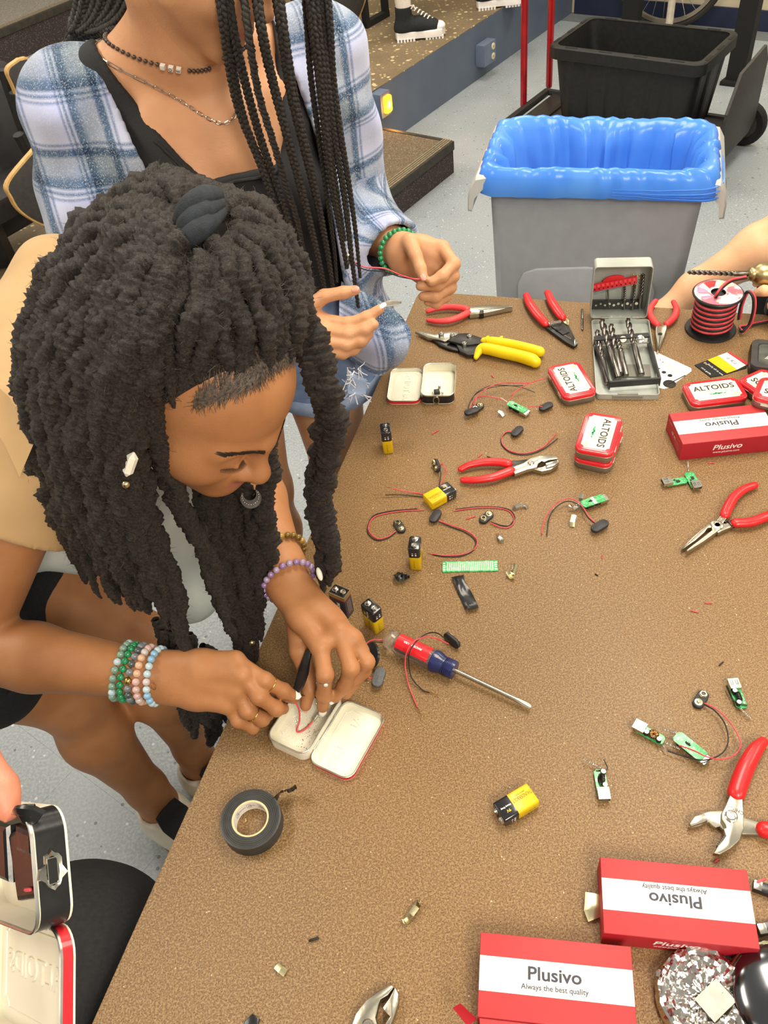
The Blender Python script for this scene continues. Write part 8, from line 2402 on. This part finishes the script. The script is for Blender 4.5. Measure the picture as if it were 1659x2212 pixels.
for _ in range(46):
    s0 = V(*(-.0188,1.0958,.861))+V(rs6.uniform(-.012,.014),rs6.uniform(-.004,.004),rs6.uniform(-.045,.02)); d_ = rs6.normal(0,.012,3)+V(0,0,-.012)
    m.tube([tuple(wm(pb).inverted() @ Vector(s0+d_*t+BF*.004*math.sin(t*3))) for t in (0,.5,1)],.0009,4)
tag(m.build('frayed_threads',mat('thread','e2e3ea',.9),pb,60),kind='stuff')
panel('ripped_patch',[[(-.0269,1.1033,.871),(-.0094,1.0924,.8647),(.0024,1.0868,.8594)],[(-.0311,1.0888,.835),(-.0146,1.0828,.8348),(-.0023,1.0826,.8347)]],MATS['denim_pale'],pb,.003)
for x,lab in ((-1,'white sneaker on the right foot of the standing plaid shirt person'),(1,'white sneaker on the left foot of the standing plaid shirt person')):
    a_ = BL(x*.082,-.02,.06); s_ = thing('sneaker',lab,'shoe',(a_[0],a_[1],0)); shoe(s_,a_,(.19+x*.1,-.98),.25,'shoe_white','shoe_white')

# necklaces follow the skin
def sk(p):
    M = wm(pb); iM = M.inverted(); p = Vector(p); ax_ = Vector(Nb)-Vector(BF)*.01; d = p-ax_; d.z = 0; d.normalize(); d = (d+Vector((0,0,.45))).normalized()
    ok,q,n,i = bodyB.ray_cast(iM @ (p+d*.12),iM.to_3x3() @ -d); return (M @ (q+n*.0022),n) if ok else (p,d)


def follow(pts,n):
    P = np.array(catmull([tuple(p) for p in pts],12)); L = np.concatenate([[0],np.cumsum(np.linalg.norm(np.diff(P,axis=0),axis=1))]); q = np.linspace(0,L[-1],n)
    return [sk(tuple(np.interp(x,L,P[:,i]) for i in range(3))) for x in q]


t = thing('bead_necklace','black bead choker with three white letter beads','necklace',tuple(Nb))
pts = follow([(-.2727,1.3799,1.3418),(-.2572,1.342,1.3264),(-.2255,1.2975,1.3115),(-.1901,1.2642,1.3006),(-.171,1.2526,1.2964),(-.1512,1.2548,1.2985),(-.1348,1.2708,1.3068),(-.1253,1.2959,1.317)],66)
bm_ = None
for i,(p,n_) in enumerate(pts):
    if 39 <= i <= 43: continue
    if bm_ is None: m = MB(); m.ball((0,0,0),.0031,8); o = m.build('bead',mat('bead_black','2c2422',.2,col2='4a3d38',coat=.5),t,180); bm_ = o.data
    else: o = bpy.data.objects.new('bead',bm_); COL.objects.link(o); o.parent = t
    o.location = local(t,p)
for i,ch in ((39,''),(40.4,'O'),(41.8,'E')):
    (p,n_),(p2,_) = pts[int(i)],pts[int(i)+1]; d_ = p2-p; p = p+d_*(i-int(i)); M = wm(t).inverted() @ axis_m(p+n_*.001,n_,n_.cross(d_)); m = MB(); m.box((0,0,.0015),(.0064,.0064,.0064),M,.0008); o = m.build('letter_bead',MATS['card_white'],t)
    if ch: text(ch,.006,MATS['ink_grey'],o,M @ Matrix.Translation((0,0,.0048)) @ Matrix.Rotation(PI/2,4,'Z'),extrude=.00005,bold=.0001)
t = thing('chain_necklace','silver paperclip chain necklace below the bead choker','necklace',tuple(Nb))
pts = follow([(-.2825,1.3866,1.3412),(-.2632,1.3354,1.32),(-.2357,1.2794,1.2943),(-.2083,1.2378,1.2754),(-.1751,1.2066,1.2594),(-.1418,1.1952,1.2486),(-.1223,1.204,1.2501),(-.1101,1.2244,1.2626),(-.1064,1.2655,1.2879)],45)
for i in range(0,len(pts)-1):
    (p,n_),(p2,_) = pts[i],pts[i+1]; d_ = (p2-p); L_ = d_.length*.62; x = d_.normalized(); z = (n_ if i % 2 else n_.cross(x)).normalized(); y = z.cross(x).normalized(); c = (p+p2)/2
    M = wm(t).inverted() @ (lambda q: q)(Matrix.Translation(c) @ Matrix((x,y,x.cross(y))).transposed().to_4x4())
    m = MB(); m.tube([tuple(M @ Vector((q[0],q[1],0))) for q in rr(2*L_,.0040,.0019,3)+[rr(2*L_,.0040,.0019,3)[0]]],.00055,5); m.build('link',MATS['silver'],t,60)
aL = Vector(wLb-eLb).normalized()
bracelet('green bead bracelet at the plaid cuff',wLb-np.array(aL)*.004,aL+Vector((0,0,.1)),.0345,26,.0045,['bead_malachite'])
# snap connector hanging from the left fingertips and tape in the right fingers
t = snap('brass snap connector dangling on red wire from the raised hand',(.0044,1.1633,1.0387),(.002,1.1556,1.0244),up=True,z=V(*(.0032,1.159,1.0318))[2],tilt=(.9,0))
wire(t,[(.008,1.1562,1.0319),(.0253,1.1505,1.0237),(.0533,1.1488,1.0179),(.0767,1.1391,1.0086),(.0947,1.1303,1.0045),(.1108,1.1282,1.0024)],'wire_red','red_lead',.0012)
wire(t,[(.0076,1.156,1.0289),(.0248,1.1511,1.0187),(.0527,1.1479,1.0129),(.0764,1.1397,1.0051),(.1003,1.1305,1.0019)],'wire_black','black_lead',.0009)
t = thing('tape_piece','grey strip of tape held in the raised open fingers','tape',tuple(V(*(.0425,1.0766,.9974))))
panel('tape',[[(.0389,1.077,1.0034),(.0554,1.0806,1.004),(.0709,1.0787,.9995)],[(.0394,1.0724,.999),(.0547,1.0736,.9973),(.0692,1.0769,.9977)]],mat('tape_grey','8a8578',.35,col2='6f6a5e',scale=60),t,.0012)

# ================================================================== person with high top shoes on the stage
mat('canvas_black','1d2022',.85,col2='24282a',scale=200); mat('rubber_white','f0ece8',.5,col2='e6e1dc',scale=40); mat('sock_white','e6ddd2',.9,col2='d9cfc3',scale=200,bump=.3,bscale=500)
pe = thing('person','person on the stage wearing white socks and black high top shoes','person',st_world(.60,.24,.27))
sh1 = (V(*(.4004,4.619,.27)),V(*(.6496,4.5976,.27))); sh2 = (V(*(.8722,4.935,.27)),V(*(1.1405,4.9244,.27)))
S_E = Sdf(); tops = []
for (h0,t0),lab in ((sh1,'black high top shoe with thick white sole, left one on the stage'),(sh2,'black high top shoe with thick white sole, right one at the stage edge')):
    d = t0-h0; L = np.linalg.norm(d); d /= L; sd = V(-d[1],d[0],0); c = h0+d*.06
    s_ = thing('high_top_shoe',lab,'shoe',tuple(c)); R = Matrix((Vector(d),Vector(sd),Vector((0,0,1)))).transposed().to_4x4(); LM_ = wm(s_).inverted() @ Matrix.Translation(c) @ R
    out = [(-.062,0),(-.055,-.028),(-.02,-.036),(.06,-.036),(.12,-.046),(.17,-.042),(L-.072,-.024),(L-.060,0),(L-.072,.024),(.17,.042),(.12,.046),(.06,.036),(-.02,.036),(-.055,.028)]
    m = MB(); m.prism(out,.010,.042,.003,LM_); sole = m.build('platform_sole',MATS['rubber_white'],s_,50)
    m = MB()
    for x in np.arange(-.05,L-.07,.016):
        if .045 < x < .085: continue
        for sg_ in (-1,1): m.box((x,sg_*.028,.007),(.011,.028,.014),LM_)
    tag(m.build('sole_teeth',MATS['rubber_white'],s_),kind='stuff')
    U = Sdf(); w_ = lambda x,y,z: np.array(Matrix.Translation(c) @ R @ Vector((x,y,z)))
    U.cap(w_(-.028,0,.055),w_(.07,0,.062),.036,.036,.03,(sd,.9)); U.cap(w_(.06,0,.062),w_(L-.12,0,.052),.036,.034,.03,(sd,1.1)); U.cap(w_(-.018,0,.06),w_(-.012,0,.165),.038,.043,.03)
    Dd,lo,h,ax = U.field(.004); X = np.meshgrid(*ax,indexing='ij',sparse=True); z0 = c[2]
    Dd = np.maximum(np.maximum(Dd,z0+.040-X[2]),X[2]-z0-.152); v,f = nets(Dd,lo,h); np_mesh('canvas_upper',soften(v,f,2),f,MATS['canvas_black'],s_)
    m = MB(); m.ball((L-.088,0,.048),.036,14,LM_,(.85,.98,.62)); m.build('toe_cap',MATS['rubber_white'],s_,180)
    m = MB()
    for k in range(7):
        x = .030+k*.0155; zz = .142-k*.0105; wd = .018
        m.rod([tuple(LM_ @ Vector((x-.004,-wd,zz))),tuple(LM_ @ Vector((x+.006,0,zz+.007))),tuple(LM_ @ Vector((x+.012,wd,zz)))],.0035,6)
    m.rod([tuple(LM_ @ Vector(q)) for q in ((.022,-.01,.150),(.038,-.026,.158),(.045,-.030,.140))],.003,6); m.build('laces',MATS['rubber_white'],s_,60)
    a = w_(-.012,0,.15); S_E.path([a,a+V(-.01,.02,.28),a*.75+(c+V(0,.03,.62))*.25+V(0,0,.36)],[.034,.050,.056],.02); tops.append(a)
hipE = (tops[0]+tops[1])/2+V(-.02,.10,.62)
for a in tops: S_E.cap(a+V(-.01,.02,.28),hipE+(a-hipE)*V(.25,.25,0),.052,.085,.03)
S_E.cap(hipE,hipE+V(0,.02,.42),.12,.13,.08); S_E.cap(hipE+V(-.17,.02,.42),hipE+V(.17,.02,.42),.05,.05,.06)
for x in (-1,1): S_E.path([hipE+V(.18*x,.02,.42),hipE+V(.22*x,0,.16),hipE+V(.20*x,-.14,.02)],[.046,.040,.030],.03)
head_sdf(S_E,hipE+V(0,0,.66),np.eye(3)*V(-1,-1,1)); S_E.cap(hipE+V(0,.02,.42),hipE+V(0,.02,.58),.055,.052,.03)
body('body',[(S_E,.010)],MATS['skin_pale'],pe)
CE = Sdf(); CE.cap(hipE,hipE+V(0,.02,.42),.14,.15,.08); CE.cap(hipE+V(-.17,.02,.42),hipE+V(.17,.02,.42),.07,.07,.06)
for a in tops: CE.cap(hipE+(a-hipE)*V(.25,.25,0),hipE+(a-hipE)*V(.6,.6,.34),.105,.10,.04)
cloth('dark_clothes',CE,.013,MATS['black_cloth'],pe,None,.02)
HE = Sdf(); HE.ell(hipE+V(0,.025,.70),(.086,.10,.10)); D_,lo_,h_,ax_ = HE.field(.007); X_ = np.meshgrid(*ax_,indexing='ij',sparse=True); D_ = np.maximum(D_,np.minimum(hipE[1]-.035-X_[1],hipE[2]+.70-X_[2])); v_,f_ = nets(D_,lo_,h_); np_mesh('hair',soften(v_,f_),f_,MATS['hair_black'],pe)
for a in tops:
    m = MB(); m.tube([tuple(wm(pe).inverted() @ Vector(p)) for p in (a+V(0,0,-.01),a+V(-.002,.006,.06),a+V(-.005,.012,.13))],[.038,.041,.044],16); m.build('sock',MATS['sock_white'],pe,60)

# ================================================================== person at the far right with the drill
pc = thing('person','pale skinned person at the right edge holding the power drill','person',(1.18,1.62,0))
S_C = Sdf(); shC = V(1.12,1.66,1.28); el1 = V(*(1.1122,1.7028,.7102)); el2 = V(1.13,1.36,.98); wC = V(*(.8337,1.2866,.797))
S_C.path([V(1.05,1.74,1.27),el1,V(*(.9093,1.6022,.6695)),V(*(.7873,1.624,.5798)),V(*(.7063,1.6133,.5143))],[.05,.056,.052,.034,.030],.03)
S_C.path([V(1.30,1.58,1.27),el2,wC],[.05,.045,.030],.03)
kc = [V(*p) for p in ((.7903,1.2532,.8066),(.791,1.2396,.7936),(.7979,1.2309,.7785),(.8071,1.2244,.7654))]
hand(S_C,wC,.028,kc,[[V(*(.7574,1.2505,.8247)),V(*(.7373,1.2595,.8264)),V(*(.7278,1.2633,.8162))],[V(*(.7521,1.232,.814)),V(*(.7293,1.2356,.8174)),V(*(.7222,1.2427,.8104))],[V(*(.7615,1.2159,.7987)),V(*(.742,1.2149,.7977)),V(*(.761,1.2168,.7857))],[V(*(.7761,1.2079,.7772)),V(*(.7651,1.2072,.7697)),V(*(.778,1.2077,.7633))]],[V(*(.8269,1.2666,.8194)),V(*(.8019,1.2629,.8366)),V(*(.7842,1.259,.8398))],.015,(.011,.0102,.0094,.008))
hd2 = [V(*(.7101,1.6051,.4996)),V(*(.706,1.6017,.4895)),V(*(.7023,1.6007,.4816)),V(*(.7006,1.5986,.4727))]
S_C.cap(V(*(.7162,1.6128,.5207)),V(*(.6934,1.6037,.4638)),.030,.026,.02)
for i in range(4): S_C.path([hd2[i],hd2[i]+V(-.03,.01*i-.01,-.045),hd2[i]+V(-.025,.01*i-.01,-.08)],[.011,.010,.008],.004)
S_C.path([V(*(.7083,1.6008,.5093)),V(*(.7174,1.5676,.4846)),V(*(.7172,1.556,.4597))],[.012,.011,.009],.004)
S_C2 = Sdf(); S_C2.cap(V(1.18,1.68,.92),V(1.18,1.68,1.24),.12,.13,.08); S_C2.cap(V(1.18,1.68,1.26),V(1.18,1.66,1.42),.055,.052,.04); head_sdf(S_C2,V(1.18,1.63,1.52),np.eye(3)*V(-1,-1,1))
for x in (-1,1): S_C2.path([V(1.18+.09*x,1.68,.88),V(1.18+.1*x,1.68,.48),V(1.18+.1*x,1.70,.06)],[.09,.06,.04],.04)
body('body',[(S_C,.0042),(S_C2,.009)],MATS['skin_pale'],pc)
CC = Sdf(); CC.cap(V(1.18,1.68,.90),V(1.18,1.68,1.24),.14,.15,.08); CC.cap(V(1.05,1.72,1.26),V(1.31,1.62,1.26),.07,.07,.06); CC.cap(V(1.05,1.74,1.26),V(1.05,1.74,1.26)*.55+el1*.45,.07,.072,.04); CC.cap(V(1.30,1.58,1.26),V(1.27,1.54,1.16),.07,.07,.04)
cloth('dark_shirt',CC,.011,MATS['black_cloth'],pc,lambda x,y,z: .085-np.sqrt((x-1.18) ** 2+(y-1.67) ** 2+(z-1.36) ** 2),.016)
CP = Sdf()
for x in (-1,1): CP.path([V(1.18+.09*x,1.68,.90),V(1.18+.1*x,1.68,.48),V(1.18+.1*x,1.70,.08)],[.115,.085,.07],.04)
cloth('trousers',CP,.013,MATS['black_cloth'],pc,lambda x,y,z: .07-z+0*x+0*y,.02)
HE = Sdf(); HE.ell(V(1.18,1.655,1.56),(.086,.10,.10)); D_,lo_,h_,ax_ = HE.field(.007); X_ = np.meshgrid(*ax_,indexing='ij',sparse=True); D_ = np.maximum(D_,np.minimum(1.595-X_[1],1.56-X_[2])); v_,f_ = nets(D_,lo_,h_); np_mesh('hair',soften(v_,f_),f_,MATS['hair_black'],pc)
for x,lab in ((-1,'dark shoe on the right foot of the person holding the drill'),(1,'dark shoe on the left foot of the person holding the drill')):
    s_ = thing('shoe',lab,'shoe',(1.18+.1*x,1.70,0)); shoe(s_,V(1.18+.1*x,1.70,.06),(0,-1),.26,'canvas_black','canvas_black')

pd_ = V(*(.6018,1.282,.8479)); qd = V(*(.7154,1.2678,.8344)); ad = (qd-pd_)/np.linalg.norm(qd-pd_)
t = thing('power_drill','black power drill with brass coloured chuck and long twist bit','drill',tuple(qd)); iv = wm(t).inverted()
M = iv @ axis_m(qd,ad)
m = MB(); m.lathe([(.006,-.006),(.011,-.003),(.0125,.001),(.0125,.004),(.018,.010),(.0205,.018),(.0215,.034),(.0215,.036)],30,M); m.build('chuck',mat('chuck_gold','c2b283',.35,1.0,col2='a99a6e',scale=30),t,40)
m = MB(); m.lathe([(.0200,.035),(.024,.038),(.025,.060),(.028,.066),(.034,.070),(.036,.20),(.030,.22),(.01,.222)],30,M); m.build('motor_housing',MATS['black_plastic'],t,40)
twist(t,iv @ Vector(pd_),iv @ Vector(qd-ad*.002),.0046,.76,'bit_steel','bit_steel',4.5)
m = MB(); m.tube([tuple(iv @ Vector(p)) for p in (qd+ad*.15+V(0,0,-.01),qd+ad*.165+V(0,-.02,-.07),qd+ad*.18+V(0,-.035,-.12))],[.022,.020,.024],12); m.build('grip',MATS['black_plastic'],t,50)

# ================================================================== person at the lower left holding up a finished tin
_cm = np.array(cam.matrix_world)[:3,:3]; RTv,DNv,FWv = _cm[:,0],-_cm[:,1],-_cm[:,2]
xt = .70*RTv-.20*DNv-.69*FWv; xt /= np.linalg.norm(xt); yt = -DNv; yt = yt-xt*(yt @ xt); yt /= np.linalg.norm(yt); zt = np.cross(xt,yt)
Rt = Matrix((Vector(xt),Vector(yt),Vector(zt))).transposed()
ec = V(*(-.1919,.1756,1.2743)); oc = ec-xt*.047-zt*.0095
held = open_tin('open mint tin with a taped usb port held up at the lower left',(oc[0],oc[1]),0,-1,tape=1,rot=Rt.to_euler(),z=oc[2],tilt=.10)
p_ = usb_port(held,Matrix.Translation((.0345,.000,.0095)) @ Matrix.Rotation(PI,4,'X'))
m = MB(); M = axis_m((.0472,0,.0095),(1,0,0),(0,1,0)); rs7 = np.random.RandomState(6)
oo,ii = [],[]
for k in range(18):
    a_ = 2*PI*k/18; j_ = 1+rs7.uniform(-.10,.22)+(.45 if k in (4,5,13) else 0); oo.append((.0092*math.cos(a_)*j_,.0052*math.sin(a_)*j_)); ii.append((.0072*math.cos(a_),.0034*math.sin(a_)))
Mx = Matrix.Translation((.0472,0,.0095)) @ Matrix(((0,0,1,0),(1,0,0,0),(0,1,0,0),(0,0,0,1)))
m.loft([[(x,y,.0002) for x,y in oo],[(x,y,.0012+rs7.uniform(-.0005,.0008)) for x,y in inset(oo,.0006)],[(x,y,.0010) for x,y in ii],[(x,y,.0001) for x,y in ii]],Mx,False); m.build('torn_metal_edge',MATS['nickel'],held,20)
m = MB(); m.prism(rr(.0125,.0046,.001,2),.0004,.0009,0,Mx); m.build('port_mouth',MATS['black_matte'],held,0)
m = MB()
for x,y,z,sx,sy,sz in ((.022,-.002,.008,.034,.036,.012),(-.012,.006,.009,.034,.030,.014),(.030,.018,.010,.022,.014,.014)): m.box((x,y,z),(sx,sy,sz),Matrix.Rotation(rs7.uniform(-.2,.2),4,'Z'),.003)
m.build('taped_bundle',MATS['tape_black'],held,20)
m = MB(); m.tube(catmull([(.034,.026,.016),(.040,.0295,.019),(.046,.0285,.015),(.040,.031,.020),(.030,.030,.019)],5),[.003,.005,.006,.004,.002],7,flat=.45); m.build('tape_tail',MATS['tape_black'],held,20)
m = MB(); m.rod([(.026,-.010,.0150),(.033,-.009,.0155)],.0011,6); m.build('red_lead',MATS['wire_red'],held,60)
pdn = thing('person','person in black trousers at the lower left holding a finished tin','person',(-.56,.10,0))
S_D = Sdf(); wD = V(*(-.3058,.2568,1.2385)); eD = V(-.52,.02,1.08)
S_D.path([V(-.62,-.02,1.32),eD,wD],[.048,.043,.028],.03)
kD = [V(*p) for p in ((-.2739,.2326,1.2499),(-.2833,.2259,1.2297),(-.2929,.2188,1.2091),(-.3026,.2112,1.1881))]
hand(S_D,wD,.026,kD,[[V(*(-.2839,.2267,1.2346)),V(*(-.266,.2213,1.235)),V(*(-.2537,.2168,1.2417))],[V(*(-.2909,.2187,1.2159)),V(*(-.2716,.2124,1.2182)),V(*(-.2592,.2081,1.2252))],[V(*(-.2994,.2104,1.197)),V(*(-.2796,.2052,1.2003)),V(*(-.2681,.2018,1.2054))],[V(*(-.3078,.2027,1.1787)),V(*(-.2902,.1986,1.1802)),V(*(-.2799,.1955,1.1855))]],
     [V(*(-.2632,.2563,1.2794)),V(*(-.2381,.2384,1.29)),V(*(-.2227,.2185,1.2849)),V(*(-.2188,.2087,1.281))],.0145,(.0105,.0098,.0090,.0078))
S_D2 = Sdf(); hipD = V(-.62,.02,.86); kneeD = V(*(-.4438,.3351,.62))
S_D2.cap(V(-.64,-.02,.92),V(-.64,-.03,1.30),.12,.13,.08); S_D2.cap(V(-.80,-.02,1.33),V(-.50,-.06,1.33),.05,.05,.05); S_D2.cap(V(-.64,-.03,1.33),V(-.63,-.02,1.50),.055,.052,.04); head_sdf(S_D2,V(-.62,.0,1.60),np.array([[.9,.43,0],[-.43,.9,0],[0,0,1.]]))
S_D2.path([V(-.80,-.02,1.32),V(-.84,.03,1.08),V(-.78,.16,.92)],[.047,.042,.032],.03)
S_D2.path([hipD,kneeD,V(-.44,.20,.08)],[.09,.062,.04],.03); S_D2.path([V(-.72,.05,.86),V(-.74,.12,.48),V(-.76,.08,.08)],[.09,.062,.04],.03)
body('body',[(S_D,.0034),(S_D2,.009)],MATS['skin_pink'],pdn)
CD = Sdf(); CD.path([hipD,kneeD,V(-.44,.20,.10)],[.12,.112,.08],.03); CD.path([V(-.72,.05,.86),V(-.74,.12,.48),V(-.76,.08,.10)],[.115,.095,.08],.03)
cloth('black_trousers',CD,.009,MATS['black_cloth'],pdn,None,.02,None,lambda x,y,z: .004*np.sin(30*x+20*z)*np.sin(26*y+11*z))
CD = Sdf(); CD.cap(V(-.64,-.02,.90),V(-.64,-.03,1.30),.14,.15,.08); CD.cap(V(-.80,-.02,1.33),V(-.52,-.05,1.33),.07,.07,.06); CD.cap(V(-.62,-.02,1.32),V(-.575,0,1.21),.068,.066,.04); CD.cap(V(-.80,-.02,1.32),V(-.82,.0,1.2),.068,.066,.04)
cloth('black_shirt',CD,.013,MATS['black_cloth'],pdn,lambda x,y,z: .085-np.sqrt((x+.64) ** 2+(y+.02) ** 2+(z-1.44) ** 2),.02)
HE = Sdf(); HE.ell(V(-.63,-.02,1.64),(.088,.10,.10)); D_,lo_,h_,ax_ = HE.field(.007); X_ = np.meshgrid(*ax_,indexing='ij',sparse=True); D_ = np.maximum(D_,np.minimum((X_[0]+.62)*.43+X_[1]*.9-.04,1.64-X_[2])); v_,f_ = nets(D_,lo_,h_); np_mesh('hair',soften(v_,f_),f_,MATS['hair_black'],pdn)
for p,lab in ((V(-.44,.20,.06),'dark shoe under the table edge of the trousered person at lower left'),(V(-.76,.08,.06),'dark shoe on the outer foot of the trousered person at lower left')):
    s_ = thing('shoe',lab,'shoe',(p[0],p[1],0)); shoe(s_,p,(.43,.9),.26,'canvas_black','canvas_black')
